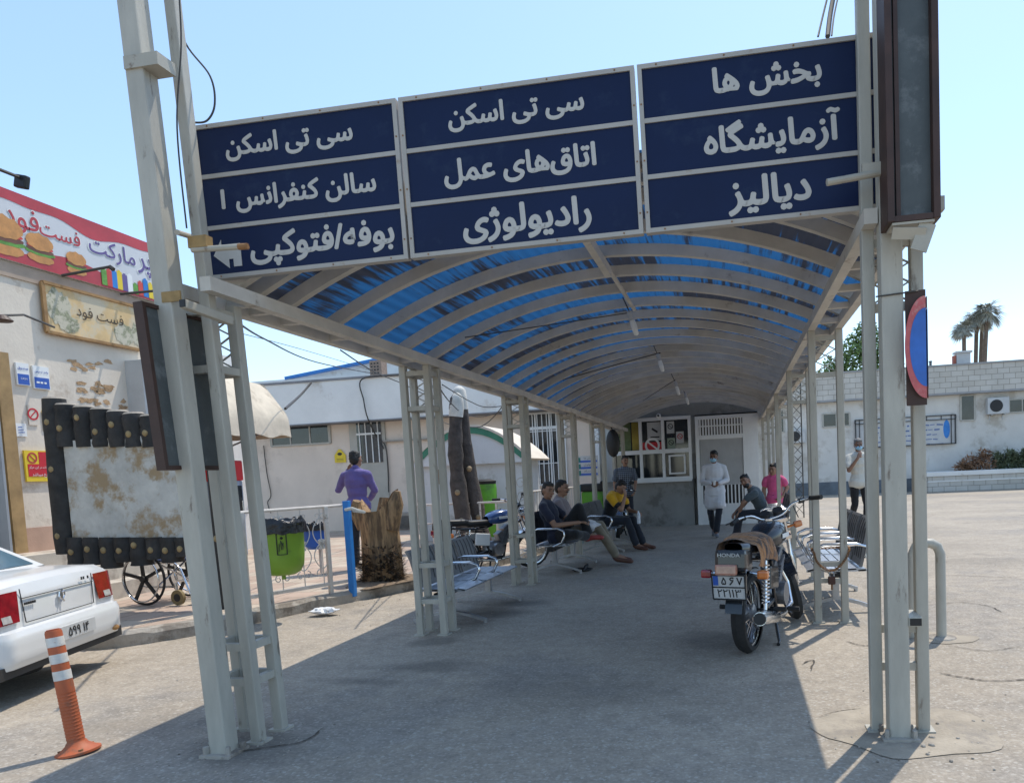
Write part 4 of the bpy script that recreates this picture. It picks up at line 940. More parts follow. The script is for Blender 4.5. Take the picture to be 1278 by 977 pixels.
# shrubs in the planter
sh = thing('dry_shrub', 'reddish brown dry shrub in the planter', 'shrub', (RB(1212, 590).x, YR_-.9, .8)); leaves('twigs', [((0, 0, .25), (.75, .4, .38), 1), ((-.5, 0, .15), (.4, .3, .2), .5), ((.25, 0, .6), (.25, .2, .25), .3)], 900, .16, dry, sh, 5, aspect=.25)
for q, (px, lab) in enumerate(((1243, 'dusty green shrub beside the dry brown shrub in the planter'), (1262, 'dusty green shrub second from the dry brown shrub'), (1280, 'dusty green shrub at the right picture edge in the planter'))):
    sh = thing('green_shrub', lab, 'shrub', (RB(px, 590).x, YR_-.9, .8), group='green shrubs in the planter'); leaves('leaves', [((0, 0, .25), (.5, .4, .33), 1), ((.2, 0, .55), (.2, .2, .25), .3), ((-.25, 0, .5), (.15, .2, .25), .2)], 800, .15, mat('shrub_green', (.10, .12, .06), .7, var=.4, scale=3) if q == 0 else MATS['shrub_green'], sh, 11+q, aspect=.3)
gb3 = thing('green_drum', 'bright green drum with dark lid at the right picture edge', 'bin', (RB(1277, 600).x-.12, YR_-1.9, .8)); 
m = MB(); m.lathe([(.22, 0), (.26, .1), (.27, .75), (.25, .8)], 18); limeg = mat('lime_plastic', (.13, .42, .03), .45, var=.1, dirt=(.10, .25, .04), dirt_amt=.3); m.build('body', limeg, gb3, smooth=40); m = MB(); m.lathe([(.26, .8), (.26, .92), (.1, 1.0), (0, 1.02)], 18); m.build('lid', black, gb3, smooth=40)

# ---- two dark pollarded trunks
trunkd = mat('dark_trunk', (.075, .062, .055), .95, var=.45, scale=6, bump=.9, bscale=22)
cutw = mat('cut_wood', (.30, .22, .13), .9, var=.2, scale=8)
suntop_cloth = mat('sunlit_top_and_cloth', (.60, .57, .51), .9, var=.25, scale=5, bump=.3)  # pale colour for the painted sunlight on the trunk tops and for the cloth tie
def pollard(label, top, foot, r, Y, sd, cap_):
    f = at(*foot, Y); f.z = .12; t = thing('pollard_trunk', label, 'tree trunk', f); d = at(*top, Y)-f; rp = random.Random(sd)
    m = MB(); N = 16; pts = []; rs = []
    for i in range(N+1):
        k = i/N; pts.append(d*k+V((.10*math.sin(k*3.0)*(-1 if sd == 1 else -.6), 0, 0))); rs.append(r*(1.2-.35*k+.1*rp.uniform(-1, 1)))
    rs[-1] *= .9; pts += [pts[-1]+V((.01, 0, .05)), pts[-1]+V((.015, 0, .08))]; rs += [rs[-1]*.7, rs[-1]*.2]; m.tube(pts, rs, 14)
    for q in m.v: q += V((.02*noise.noise(q*4), .02*noise.noise(q*4+V((9, 0, 0))), 0))
    b = m.build('trunk', trunkd, t, smooth=70)
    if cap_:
        m = MB(); k = int(N*.89) if sd == 1 else int(N*.93); q = [p+V((.012+.05*i/6 if sd == 1 else 0, -.012, .01)) for i, p in enumerate(pts[k:])]; m.tube(q, [x*1.02+.006 for x in rs[k:]], 14); m.build('painted_sunlit_top', suntop_cloth, t, smooth=70)  # pale sleeve: sunlight on the trunk top put in as colour
    m = MB()
    for k in ((.38 if sd == 1 else .52), .24): p = pts[int(N*k)]; m.ell(p+V((.02*sd, -rs[int(N*k)]*.8, 0)), (.05, .07, .055))
    m.build('cut_branch', cutw, t, smooth=60)
pollard('left of the two dark pollard trunks with sunlight painted on its pale top', (570, 497), (583, 668), .135, 13.0, 1, True)
pollard('right of the two dark pollard trunks, slightly bent and darker', (574, 488), (604, 668), .125, 13.3, 2, True)

# ---- pale torn stump on the kerb
st = thing('tree_stump', 'torn pale brown palm stump with a dark shaggy base on the kerb', 'stump', (-4.46, 8.78, .10))
stm = mat('stump_wood', (.33, .205, .105), .9, var=.5, scale=3, stretch=(6, 6, .8), bump=1., bscale=6, dirt=(.13, .08, .045), dirt_amt=.5, dscale=3)
m = MB()
def stumpf(a, b):
    th = a*2*math.pi; z = b*1.0; r_ = .245-.05*b+.10*max(0, b-.6); lob = 1+.10*math.sin(3*th+1)+.05*math.sin(7*th)+.06*noise.noise(V((3*math.cos(th), 3*math.sin(th), 4*z)))
    top = 1.0+.30*max(0, math.cos(th-.3))**2*1.0+.18*max(0, math.cos(th-2.9))**3-.25*max(0, math.cos(th-1.6))**2
    return (r_*lob*math.cos(th), r_*lob*math.sin(th), z*top*.92)
m.grid(stumpf, 48, 22); m.add([(stumpf(i/48, 1)) for i in range(48)]+[(0, 0, .70)], [(i, (i+1) % 48, 48) for i in range(48)]); m.build('trunk', stm, st, smooth=70)
m = MB(); rp = random.Random(4)
m.tube([(-.16, -.05, .72), (-.26, -.08, .95), (-.22, -.1, 1.06)], [.10, .09, .05], 8); m.tube([(.16, -.02, .70), (.27, -.04, 1.0), (.30, -.04, 1.16)], [.12, .10, .04], 8); m.tube([(.02, .06, .7), (.05, .1, 1.08)], [.12, .06], 8)
m.build('torn_limb', stm, st, smooth=70)
shag = mat('shaggy_fibre', (.055, .037, .024), .95, var=.5, scale=14)
b = MB()
for q in range(900):
    th = rp.uniform(0, 6.28); z = rp.uniform(.0, .52)*rp.uniform(.6, 1); r_ = .25; p = V((r_*math.cos(th), r_*math.sin(th), z)); o_ = V((math.cos(th), math.sin(th), rp.uniform(-.6, .9))).normalized(); s_ = rp.uniform(.05, .12); w_ = V((-math.sin(th), math.cos(th), 0))*.018
    b.add([p-w_, p+w_, p+o_*s_], [(0, 1, 2)])
b.build('shaggy_bark', shag, st, fix=False)

# ================================================================ log framed notice board
lf = thing('log_board', 'blank peeling notice board in a dark concrete log frame on two legs', 'notice board', (0, 7.0, 0))
logm = mat('log_dark', (.032, .03, .028), .8, var=.45, scale=6, bump=.5, bscale=18); logtop = mat('log_grey_top', (.34, .30, .25), .9, var=.2); knot = mat('log_knot', (.32, .23, .11), .85, var=.3, scale=20)
def LF(px, py): return at(px, py, 7.0)-V((0, 7.0, 0))
pl0, pl1, ptz, pbz = LF(88, 555).x, LF(243, 560).x, LF(120, 553).z, LF(120, 671).z
m = MB(); m.bbox((pl0-.14, -.03, pbz-.17), (pl1+.16, .07, pbz-.045)); m.build('lower_backing', logm, lf); m = MB(); m.bbox((pl0-.14, -.03, ptz+.045), (pl1+.16, .07, ptz+.24)); m.build('upper_backing', logm, lf)
m = MB(); m.bbox((pl0-.04, -.05, pbz-.04), (pl1+.04, .06, ptz+.04)); m.build('panel', mat('peeling_panel', (.50, .49, .45), .85, var=.2, scale=4, bump=.5, bscale=14, dirt=(.33, .24, .14), dirt_amt=.48, dscale=2.4), lf)
def logp(p, q, r, kn=(), cap_=True):
    o_ = MB(); p, q = V(p), V(q); N = 9; rp = random.Random(int(p.x*1000)+int(q.z*77)); o_.tube([p+(q-p)*i/N for i in range(N+1)], [r*rp.uniform(.93, 1.06) for i in range(N+1)], 14); L_ = o_.build('log', logm, lf, smooth=60)
    if cap_:
        o_ = MB(); d = (q-p).normalized(); o_.tube([q, q+d*.02], [r*.97, r*.8], 14); o_.build('grey_top', logtop, L_)
    if kn:
        o_ = MB()
        for k in kn: c = p+(q-p)*k; o_.ell(c+V((0, -r*.93, 0)), (.032, .025, .036))
        o_.build('knots', knot, L_, smooth=60)
a = LF(75, 500); logp((LF(84, 700).x+.02, 0, pbz-.16), (LF(64, 505).x+.04, 0, LF(70, 498).z), .115, (.12, .55, .85))
rx = LF(268, 600).x; logp((LF(284, 757).x, 0, .1), (LF(262, 505).x, 0, LF(262, 500).z), .085, (.35, .7))
m_ = [80, 103, 124, 145, 165, 186, 207, 228, 246]
rp = random.Random(8)
for q, px in enumerate(m_):
    p = LF(px+6, 552); t_ = LF(px, 506+q*2.8); logp((p.x, 0, p.z-.05), (t_.x+.02, 0, t_.z), .108, (rp.uniform(.35, .75),))
for q, px in enumerate([98, 118, 138, 157, 176, 196, 214, 232, 250]):
    p = LF(px+2, 706-q*1.8-(6 if q % 2 else 0)); t_ = LF(px, 672); logp((p.x, 0, p.z-.05), (t_.x, 0, t_.z+.02), .112, (rp.uniform(.4, .8),), False)

# ================================================================ wheelchair
def wheelchair(loc, rz):
    t = thing('wheelchair', 'folded down blue seated wheelchair parked under the log framed board', 'wheelchair', loc, rz)
    blues = mat('wheelchair_blue', (.015, .03, .09), .7, var=.2)
    for s in (-1, 1):
        w_ = MB(); N = 30; y = s*.30; c = V((0, y, .30))
        w_.tube([c+V((.285*math.cos(2*math.pi*i/N), 0, .285*math.sin(2*math.pi*i/N))) for i in range(N)], .014, 8, closed=True); wo_ = w_.build('wheel', rubber, t, smooth=60)
        w_ = MB(); w_.tube([c+V((.25*math.cos(2*math.pi*i/N), s*.045, .25*math.sin(2*math.pi*i/N))) for i in range(N)], .009, 6, closed=True); w_.build('push_rim', chrome, wo_, smooth=60)
        w_ = MB(); w_.tube([c+V((0, -.03, 0)), c+V((0, .03, 0))], .035, 10)
        for k in range(5): a = 2*math.pi*k/5+.4; w_.bar(c, c+V((.275*math.cos(a), 0, .275*math.sin(a))), .035, .02, up=(0, 1, 0))
        w_.build('spokes', black, wo_)
        k_ = MB(); cc = V((.40, s*.25, .085)); k_.tube([cc+V((0, -.018, 0)), cc+V((0, .018, 0))], .085, 18); ko = k_.build('caster', mat('caster_tan', (.20, .15, .07), .8), t, smooth=40)
        k_ = MB(); k_.tube([cc+V((0, -.02, 0)), cc+V((0, .02, 0))], .045, 12); k_.build('hub', black, ko); k_ = MB(); k_.tube([cc, cc+V((-.02, 0, .16))], .014, 8); k_.build('fork', chrome, ko)
    f = MB()
    for s in (-1, 1):
        y = s*.23
        f.tube([(-.22, y, .93), (-.12, y, .93), (-.10, y, .86), (-.10, y, .2)], .012, 8); f.tube([(-.10, y, .7), (.2, y, .7), (.26, y, .64), (.26, y, .45)], .012, 8); f.tube([(-.1, y, .47), (.36, y, .47), (.44, y, .4), (.55, y, .12)], .012, 8); f.tube([(-.1, y, .2), (.38, y, .2)], .012, 8)
    f.tube([(.1, -.23, .2), (.1, .23, .47)], .01, 6); f.tube([(.12, .23, .2), (.12, -.23, .47)], .01, 6); f.build('frame', chrome, t, smooth=60)
    f = MB(); f.bbox((-.1, -.22, .475), (.34, .22, .50), b=.01); f.build('seat', blues, t)
    f = MB(); f.bbox((-.125, -.22, .52), (-.105, .22, .9), b=.008); f.build('backrest', blues, t)
    for s in (-1, 1):
        f = MB(); f.box((0.05, s*.23, .715), (.28, .045, .03), b=.01); f.build('arm_pad', black, t)
        f = MB(); f.box((.58, s*.13, .12), (.14, .16, .015), (0, .25, 0)); f.build('footrest', black, t)
    return t
wheelchair((gr(203, 752, .13).x-.02, 7.5, .13), R(-6))

# ================================================================ orange flexible bollard
ob = thing('orange_bollard', 'leaning orange plastic bollard with three white bands beside the car', 'bollard', gr(98, 938), rot=(0, R(-7), 0))
orange = mat('orange_plastic', (.42, .10, .035), .6, var=.18, scale=6, dirt=(.28, .10, .05), dirt_amt=.35, dscale=8)
m = MB(); prof = [(.105, 0), (.105, .012), (.085, .02), (.054, .045), (.046, .06)]
z = .06
for k in range(15): prof += [(.043, z), (.0405, z+.009), (.043, z+.018)]; z += .018
prof += [(.042, z), (.039, .655), (.035, .668), (.0, .668)]; m.lathe(prof, 24); m.build('body', orange, ob, smooth=35)
for k in range(3):
    m = MB(); z = .40+.09*k; m.lathe([(.0422-.0006*k, z), (.0418-.0006*k, z+.05)], 24, cap=False); m.build('white_band', mat('band_white', (.66, .63, .58), .5, var=.15, scale=20, dirt=(.42, .2, .12), dirt_amt=.15, dscale=25) if k == 0 else MATS['band_white'], ob, smooth=35)
m = MB(); m.lathe([(.0, .6685), (.03, .6685), (.03, .672), (0, .672)], 16); m.build('top_cap', mat('orange_dark', (.3, .06, .02), .6), ob)
for k in range(3): a = 2.1*k-.6; m = MB(); m.tube([(.083*math.cos(a), .083*math.sin(a), .016), (.083*math.cos(a), .083*math.sin(a), .026)], .011, 8); m.build('anchor_bolt', rust, ob)

# ================================================================ ornamental fence with bins
fa, fb = gr(322, 755, .15), gr(434, 735, .15); fa.z = fb.z = .13
FT = 1.0
fd = (fb-fa); FL = fd.length; fang = math.atan2(fd.y, fd.x)
fe = thing('ornamental_fence', 'white iron fence with heart shaped scrolls between the column and the blue post', 'fence', fa, fang)
fpaint = mat('fence_paint', (.60, .55, .50), .6, var=.12, scale=6, dirt=(.3, .22, .16), dirt_amt=.2, dscale=9)
m = MB(); m.tube([(-.12, 0, FT), (FL, 0, FT)], .017, 8); m.bbox((-.12, -.02, .10), (FL, .02, .135)); m.build('rail', fpaint, fe)
for x in (-.1, .10, FL-.22): m = MB(); m.bbox((x-.022, -.022, 0), (x+.022, .022, FT), b=.004); m.build('fence_post', fpaint, fe)
def spiral(c, r, a0, turns, sgn, n=18): return [V((c[0]+sgn*r*(1-.75*i/n)*math.cos(a0+turns*2*math.pi*i/n), 0, c[1]+r*(1-.75*i/n)*math.sin(a0+turns*2*math.pi*i/n))) for i in range(n+1)]
def scroll(x):
    m = MB(); m.tube([(x, 0, .12), (x, 0, FT-.02)], .006, 6)
    for s in (-1, 1):
        for (zb, zt) in ((.30, .60), (.56, .88)):
            pts = [V((x+s*.0, 0, zb+.01))]
            for i in range(13): k = i/12; pts.append(V((x+s*(.10*math.sin(math.pi*k)**.8), 0, zb+(zt-zb)*k)))
            m.tube(pts, .006, 6)
        m.tube(spiral((x+s*.045, .255), .045, math.pi/2, .9, -s), .006, 6); m.tube(spiral((x+s*.04, .905), .04, -math.pi/2, .9, -s), .006, 6)
    m.box((x, 0, .58), (.03, .02, .12), (0, .5, 0)); m.box((x, 0, .58), (.03, .02, .12), (0, -.5, 0)); m.build('scroll', fpaint, fe)
for x in (-1.35, -1.05, -.8, .28, .50, FL-.48, FL-.70+.02) if False else (.30, .56, .80): 
    if x < FL-.1: scroll(x)
bp_ = thing('blue_post', 'bright blue square post ending the scroll fence beside the stump', 'post', gr(441, 744, .06)); m = MB(); m.bbox((-.035, -.035, 0), (.035, .035, 1.12), b=.006); m.build('post', blueptr, bp_)
m = MB(); m.tube([(0, -.04, 1.02), (.10, -.06, 1.03), (.2, .02, .98), (.05, .05, 1.0)], .018, 8); m.build('cloth_tie', suntop_cloth, bp_)
# green hanging bin with a black bag
def bag(rad, zt, m_, par, sd, h=.10):
    rp = random.Random(sd); b = MB()
    def f(u, v):
        th = 2*math.pi*u; k = noise.noise(V((3*math.cos(th), 3*math.sin(th), sd+v*2)))
        if v < .4: r_ = rad*1.085+.012*k+.01*math.sin(th*11); z = zt-h*(.8-v*1.6)-.025*k
        else: q = (v-.4)/.6; r_ = rad*(1.09-.25*q)+.03*k*q; z = zt+.035*math.sin(q*3)+.05*k*(.4+q)
        return (r_*math.cos(th), r_*math.sin(th), z)
    b.grid(f, 60, 12); return b.build('bin_bag', m_, par, smooth=80, fix=False)
bagm = mat('black_bag', (.012, .012, .014), .28, var=.3, bump=.8, bscale=25)
greenp = mat('green_bin', (.17, .30, .025), .42, var=.1, scale=4, dirt=(.12, .20, .03), dirt_amt=.3, dscale=6)
bc = at(352, 690, fa.y-.10); gbn = thing('green_bin', 'hanging green litter bin with a black bag on the scroll fence', 'bin', (bc.x, bc.y, .48))
m = MB(); m.lathe([(.0, 0), (.12, .0), (.17, .03), (.205, .10), (.215, .2), (.225, .5), (.235, .52), (.225, .525), (.21, .5)], 28, cap=False); m.build('body', greenp, gbn, smooth=35)
bag(.228, .53, bagm, gbn, 3, .13)
m = MB(); m.bbox((-.05, .2, .35), (.05, .25, .42)); m.tube([(0, 0, -.05), (0, 0, .02)], .02, 8); m.build('bracket', greenp, gbn)
m = MB(); rr_ = .2265; 
def onb(a, z): return V((rr_*math.sin(a), -rr_*math.cos(a), z))
for (a0, z0, a1, z1) in ((.40, .22, .80, .22), (.40, .43, .80, .43), (.40, .22, .40, .43), (.80, .22, .80, .43), (.58, .27, .56, .36), (.56, .36, .66, .30), (.63, .27, .66, .34), (.47, .25, .50, .33)): m.bar(onb(a0, z0), onb(a1, z1), .008, .006)
m.ell(onb(.6, .385), .014); m.bar(onb(.36, .47), onb(.84, .47), .004, .026); m.build('litter_symbol', black, gbn)
c = at(392, 655, 9.7); bbn = thing('blue_bin', 'small blue litter bin with a black bag behind the scroll fence', 'bin', (c.x, c.y, .48)); m = MB(); m.lathe([(.0, 0), (.10, 0), (.14, .04), (.165, .3), (.16, .31)], 24, cap=False); m.build('body', mat('blue_bin', (.02, .10, .42), .45, var=.1), bbn, smooth=35); bag(.168, .33, bagm, bbn, 7, .08)
m = MB(); m.tube([(0, .1, -.4), (0, .1, .05)], .02, 8); m.build('stand', fpaint, bbn)
# plastic bag on the road
c = gr(405, 768); pb_ = thing('plastic_bag', 'crumpled clear white plastic bag lying by the kerb', 'bag', c); m = MB()
def pbf(u, v): th = 2*math.pi*u; k = noise.noise(V((2.5*math.cos(th), 2.5*math.sin(th), 5*v))); r_ = math.sin(math.pi*min(v*.98+.01, .99)); return (.13*r_*math.cos(th)*(1+.5*k), .09*r_*math.sin(th)*(1+.5*k), .045*(1-math.cos(math.pi*v))*.8+.02*k*r_+.015)
m.grid(pbf, 36, 14); m.build('bag', mat('clear_bag', (.75, .76, .78), .25, var=.15, scale=20, bump=.6, bscale=40), pb_, smooth=40, fix=False)

# ================================================================ benches
seatm = mat('bench_steel', (.42, .45, .50), .36, .75, var=.15, scale=6); seatb = mat('bench_back', (.17, .17, .175), .45, .4, var=.2, scale=5); dchair = mat('bench_navy', (.02, .022, .035), .6, var=.2)
def bench(label, loc, rz, n=3, back=None, grp=None, arms=None, L0=.56):
    """local: seats along +Y, sitter faces +X; origin on the ground under the beam, first seat at y=0"""
    t = thing('steel_bench', label, 'bench', loc, rz, grp); L = n*L0; back = back or seatb
    m = MB(); m.bbox((-.04, .0, .33), (.04, L, .39), b=.006); m.build('beam', black, t)
    for y in (.26, L-.26):
        m = MB(); m.bar((0, y, .33), (0, y, .12), .06, .06, up=(1, 0, 0)); m.strip([(-.36, y, .03), (-.2, y, .09), (0, y, .14), (.2, y, .09), (.36, y, .03)], .045, .03, up=(0, 0, 1))
        for s in (-1, 1): m.tube([(s*.35, y, 0), (s*.35, y, .045)], .022, 10)
        m.build('leg', steel, t, smooth=40)
    for k in range(n):
        y0 = k*L0+.02; y1 = (k+1)*L0-.02
        m = MB()
        for q in range(6): 
            xa = -.20+.085*q; m.strip([(xa, y0, .425-.012*(q == 0)), (xa, y1, .425-.012*(q == 0))], .07, .014, up=(.05 if q < 5 else .35, 0, 1))
        m.bbox((-.23, y0, .405), (.27, y0+.015, .43)); m.bbox((-.23, y1-.015, .405), (.27, y1, .43)); m.bbox((-.1, y0+.1, .388), (.1, y1-.1, .408)); m.build('seat', seatm, t)
        m = MB(); P_ = [(-.19, .44), (-.205, .5), (-.225, .62), (-.255, .76), (-.285, .84), (-.30, .86)]
        m.strip([(p[0], (y0+y1)/2, p[1]) for p in P_], y1-y0, .012, up=(1, 0, .3)); 
        for yy in (y0+.008, y1-.008): m.strip([(p[0]+.004, yy, p[1]) for p in P_], .018, .026, up=(1, 0, .3))
        b_ = m.build('backrest', back, t)
        m = MB()
        for q in range(1, 5):
            yy = y0+(y1-y0)*q/5; m.strip([(p[0]+.008, yy, p[1]) for p in P_[1:5]], .010, .004, up=(1, 0, .3))
        m.build('slot', black, b_)
    for k in (arms if arms is not None else range(n+1)):
        y = min(max(k*L0, .0), L); m = MB(); m.tube([(-.23, y, .52), (-.24, y, .62), (-.15, y, .645), (.12, y, .645), (.20, y, .61), (.215, y, .55), (.17, y, .45), (.05, y, .40)], .016, 8); m.build('armrest', chrome, t, smooth=60)
    return t
bench('empty grey steel bench between the second and third left columns', (-2.73, 6.42, 0), 0, 3, arms=(1, 2)).scale = (1, 1, .84)
bench('grey steel bench carrying the two seated men', (-2.50, 9.75, 0), 0, 3, dchair, arms=(0, 2, 3))
bench('grey steel bench of the man in yellow', (-2.28, 12.35, 0), 0, 3, arms=(0, 3))
bench('grey steel bench facing left behind the dark motorcycle', (.86, 8.35, 0), R(180), 3, arms=(0, 1, 2, 3))
bench('steel bench of the man in the grey shirt on the right', (.62, 14.0, 0), R(180), 3)

# ================================================================ bent pipe bollard, chain and padlock
c = gr(1175, 796); pbl = thing('pipe_bollard', 'bent white pipe bollard on the yard right of the gate post', 'bollard', c); zt_ = at(1172, 676, c.y).z
m = MB(); m.tube([(0, 0, 0), (0, 0, zt_-.09), (-.02, -.0, zt_-.035), (-.06, 0, zt_-.01), (-.11, 0, zt_-.005), (-.17, .02, zt_-.03), (-.19, .03, zt_-.09), (-.19, .04, .0)], .036, 12); m.build('pipe', paint2, pbl, smooth=50); m = MB(); m.lathe([(.11, 0), (.10, .012), (.03, .02)], 14); m.build('footing', concrete, pbl)
ch = thing('lock_chain', 'rusty chain with a padlock looped round the second right column', 'chain', (.77, 6.494, .58))
CP = [V((-.135, -.03, .03)), V((-.12, -.05, -.04)), V((-.07, -.055, -.10)), V((.0, -.055, -.13)), V((.06, -.055, -.10)), V((.12, -.05, -.03)), V((.15, -.03, .04)), V((.14, .035, .06)), V((0, .045, .05)), V((-.14, .035, .05))]
CP = smoothline([tuple(p) for p in CP]+[tuple(CP[0])], 5); m = MB()
for i in range(0, len(CP)-1):
    p, q = CP[i], CP[i+1]; d = (q-p).normalized(); e = d.orthogonal().normalized(); e.rotate(Quaternion(d, (i % 2)*math.pi/2)); c = (p+q)/2
    m.tube([c+d*.019*math.cos(a)+e*.009*math.sin(a) for a in [2*math.pi*k/8 for k in range(8)]], .0035, 5, closed=True)
m.build('links', rust, ch)
m = MB(); m.box((.0, -.062, -.21), (.06, .03, .07), b=.01); m.build('padlock', mat('padlock_dark', (.09, .045, .035), .6, .5, var=.3), ch); m = MB(); m.tube([(-.018, -.062, -.175), (-.018, -.062, -.15), (0, -.062, -.135), (.018, -.062, -.15), (.018, -.062, -.175)], .005, 6); m.build('shackle', steel, ch); m = MB(); m.tube([(.0, -.062, -.245), (0, -.062, -.29)], .008, 6); m.build('key', rust, ch)

# ================================================================ lamps hung under the arches
bulbm = mat('lamp_bulb', (.82, .82, .78), .3, var=.03)
for k, (px, py, Y, lab) in enumerate(((790, 408, 7.2, 'nearest white bulb hanging from the arches'), (824, 456, 9.95, 'second white bulb hanging from the arches'), (845, 487, 12.9, 'third white bulb hanging from the arches'), (857, 500, 15.6, 'farthest white bulb hanging before the entrance wall'))):
    p = at(px, py, Y); t = thing('hanging_lamp', lab, 'lamp', p, group='bulbs hung under the arches', rot=(0, R(-15), 0)); t.location = p+V((0, 0, .04))
    m = MB(); m.lathe([(.0, .02), (.028, .03), (.03, .10), (.012, .12)], 12); m.build('socket', lightgrey, t, smooth=40)
    m = MB(); m.lathe([(.0, -.13), (.022, -.12), (.03, -.04), (.026, .02), (.0, .03)], 12); m.build('bulb', bulbm, t, smooth=60)
    m = MB(); m.tube([(0, 0, .11), (-.02, 0, .26)], .006, 5); m.build('flex', wirem, t)

# ================================================================ cables
def cable(label, pts, r=.012, mt=None, name='cable'):
    t = thing(name, label, 'cable', pts[0]); m = MB(); m.tube([p-pts[0] for p in smoothline([tuple(p) for p in pts], 8)], r, 6); m.build('wire', mt or wirem, t); return t
cable('cable sagging from the left eave towards the brick roof vent', [at(287, 395, 5.2), at(330, 423, 8), at(395, 452, 12), at(470, 467, YB-.2)], .010)
cable('thin wire crossing in front of the blue roof edge', [at(285, 412, 9), at(380, 437, 14), at(466, 463, YB+1)], .006)
cable('cable running from the eave down past the white fascia', [at(425, 437, 9.5), at(467, 464, 12), at(505, 480, 15), at(545, 500, 17.5)], .010)
cable('looped cable dropping from the fascia edge to the awning', [at(388, 478, YB-.62), at(376, 492, YB-1.5), at(356, 510, 14.5)], .03)
cable('cable dropping down the white fascia to the door', [at(500, 468, YB-.65), at(452, 473, YB-.64), at(454, 500, YB-.63), at(459, 522, YB-.63), at(470, 545, YB-.1), at(479, 560, YB-.1)], .018)
cable('black drop cable ending beside the grilled door', [at(474, 548, YB-.08), at(481, 557, YB-.08), at(484, 580, YB-.06), at(485, 614, YB-.05)], .015)
cable('thin black wire wandering down the pale wall beside the green bin', [at(329, 556, YB-.05), at(333, 590, YB-.04), at(338, 617, YB-.04), at(334, 627, YB-.04), at(338, 640, YB-.04)], .012)
cable('tangle of cable draped from the eave over the two trunks', [at(545, 478, 7.5), at(560, 500, 10), at(578, 516, 14), at(600, 520, 13), at(630, 512, 10)], .008)
cable('second cable of the tangle under the left eave', [at(552, 480, 8), at(585, 500, 11), at(606, 508, 11), at(640, 505, 9.2)], .007)
cable('third cable of the tangle, hanging lowest over the trunks', [at(628, 488, 9), at(626, 508, 10), at(606, 529, 12), at(590, 533, 14), at(556, 528, 15.5), at(530, 512, 17)], .008)
cable('twin cable looping above the left end of the boards', [at(213, 0, 3.6), at(232, 55, 3.62), at(262, 95, 3.63), at(268, 130, 3.62), at(258, 151, 3.6), at(238, 153, 3.57)], .005)
cable('thin cable hanging down beside the left gate post', [at(224, 0, 3.45), at(226, 60, 3.45), at(221, 160, 3.44), at(233, 285, 3.46)], .004)
cable('thick cable of the bundle rising above the right board', [at(1033, 46, 3.9), at(1036, 20, 4.0), at(1041, -8, 4.1)], .012)
cable('thin cable left of the bundle above the right board', [at(1021, 46, 3.9), at(1027, 20, 4.0), at(1034, -8, 4.1)], .005)
cable('thin cable right of the bundle above the right board', [at(1038, 45, 3.9), at(1041, 20, 4.0), at(1047, -8, 4.1)], .004)
cable('lamp wire strung under the arches', [archpt(-.75, 6.4, -.07), archpt(-.4, 7.0, -.10), archpt(.02, 7.15, -.10)], .005)
cable('black sagging lamp wire under the far arches', [archpt(-.7, 9.8, -.1), archpt(-.3, 10.0, -.12), archpt(.02, 9.9, -.08)], .007)
cable('short lamp wire between the last two bulbs', [archpt(-.45, 15.0, -.1), archpt(.0, 12.9, -.09)], .006)

# ================================================================ kiosk, far rails, signs, bins
kx0, kx1 = at(522, 600, 14.6).x, at(660, 600, 14.6).x
ki = thing('arched_kiosk', 'small white kiosk with a green edged arched roof behind the trunks', 'kiosk', (0, 14.6, 0)); kw = mat('kiosk_white', (.66, .67, .68), .6, var=.06, scale=2, dirt=(.5, .5, .48), dirt_amt=.3)
m = MB(); N = 16; zc = at(595, 531, 14.6).z; ze = at(522, 580, 14.6).z
arc = [V((kx0-.1+(kx1-kx0+.2)*i/N, 0, ze+(zc-ze)*math.sin(math.pi*i/N)**.9)) for i in range(N+1)]
m.strip([p+V((0, .6, 0)) for p in arc], 1.5, .05, up=(0, 0, 1)); m.build('roof', creamwall, ki)
m = MB(); m.strip([p+V((0, -.12, -.09)) for p in arc[1:-1]], .02, .13, up=(0, 0, 1)); m.build('green_trim', mat('kiosk_green', (.05, .22, .14), .5, var=.2), ki)
m = MB(); vs = [(p.x, -.1, p.z-.03) for p in arc]+[(p.x, -.1, ze-.05) for p in arc]; m.add(vs, [(i, i+1, N+2+i, N+1+i) for i in range(N)]); m.build('gable', kw, ki)
m = MB(); zf = at(590, 575, 14.6).z; m.bbox((kx0+.1, .0, .12), (kx1-.1, 1.2, zf)); m.build('walls', kw, ki)
for x in (kx0+.05, (kx0+kx1)/2, kx1-.05): m = MB(); m.bbox((x-.025, -.05, .12), (x+.025, .0-.002, ze)); m.build('corner_post', kw, ki)
m = MB(); m.bbox((kx0, -.04, zf+.0), (kx1, -.002, zf+.04)); m.build('lintel', kw, ki)
m = MB(); a = at(537, 610, 14.55); m.bbox((kx0+.35, -.012, 1.3), (kx0+.62, -.002, 1.6)); m.build('notice', mat('kiosk_brown', (.25, .12, .06), .7), ki)
gb2 = thing('green_drum', 'lime green bin with a dark lid standing before the arched kiosk', 'bin', (at(607, 620, 14.0).x, 14.0, .125)); zt = at(607, 598, 14.0).z; m = MB(); m.lathe([(.17, .1), (.2, .2), (.21, zt-.3), (.2, zt-.22)], 18); m.build('body', limeg, gb2, smooth=40); m = MB(); m.lathe([(.2, zt-.22), (.21, zt-.16), (.1, zt-.12), (0, zt-.12)], 18); m.build('lid', black, gb2, smooth=40); m = MB(); m.tube([(0, 0, 0), (0, 0, .12)], .04, 8); m.build('stand', fpaint, gb2)
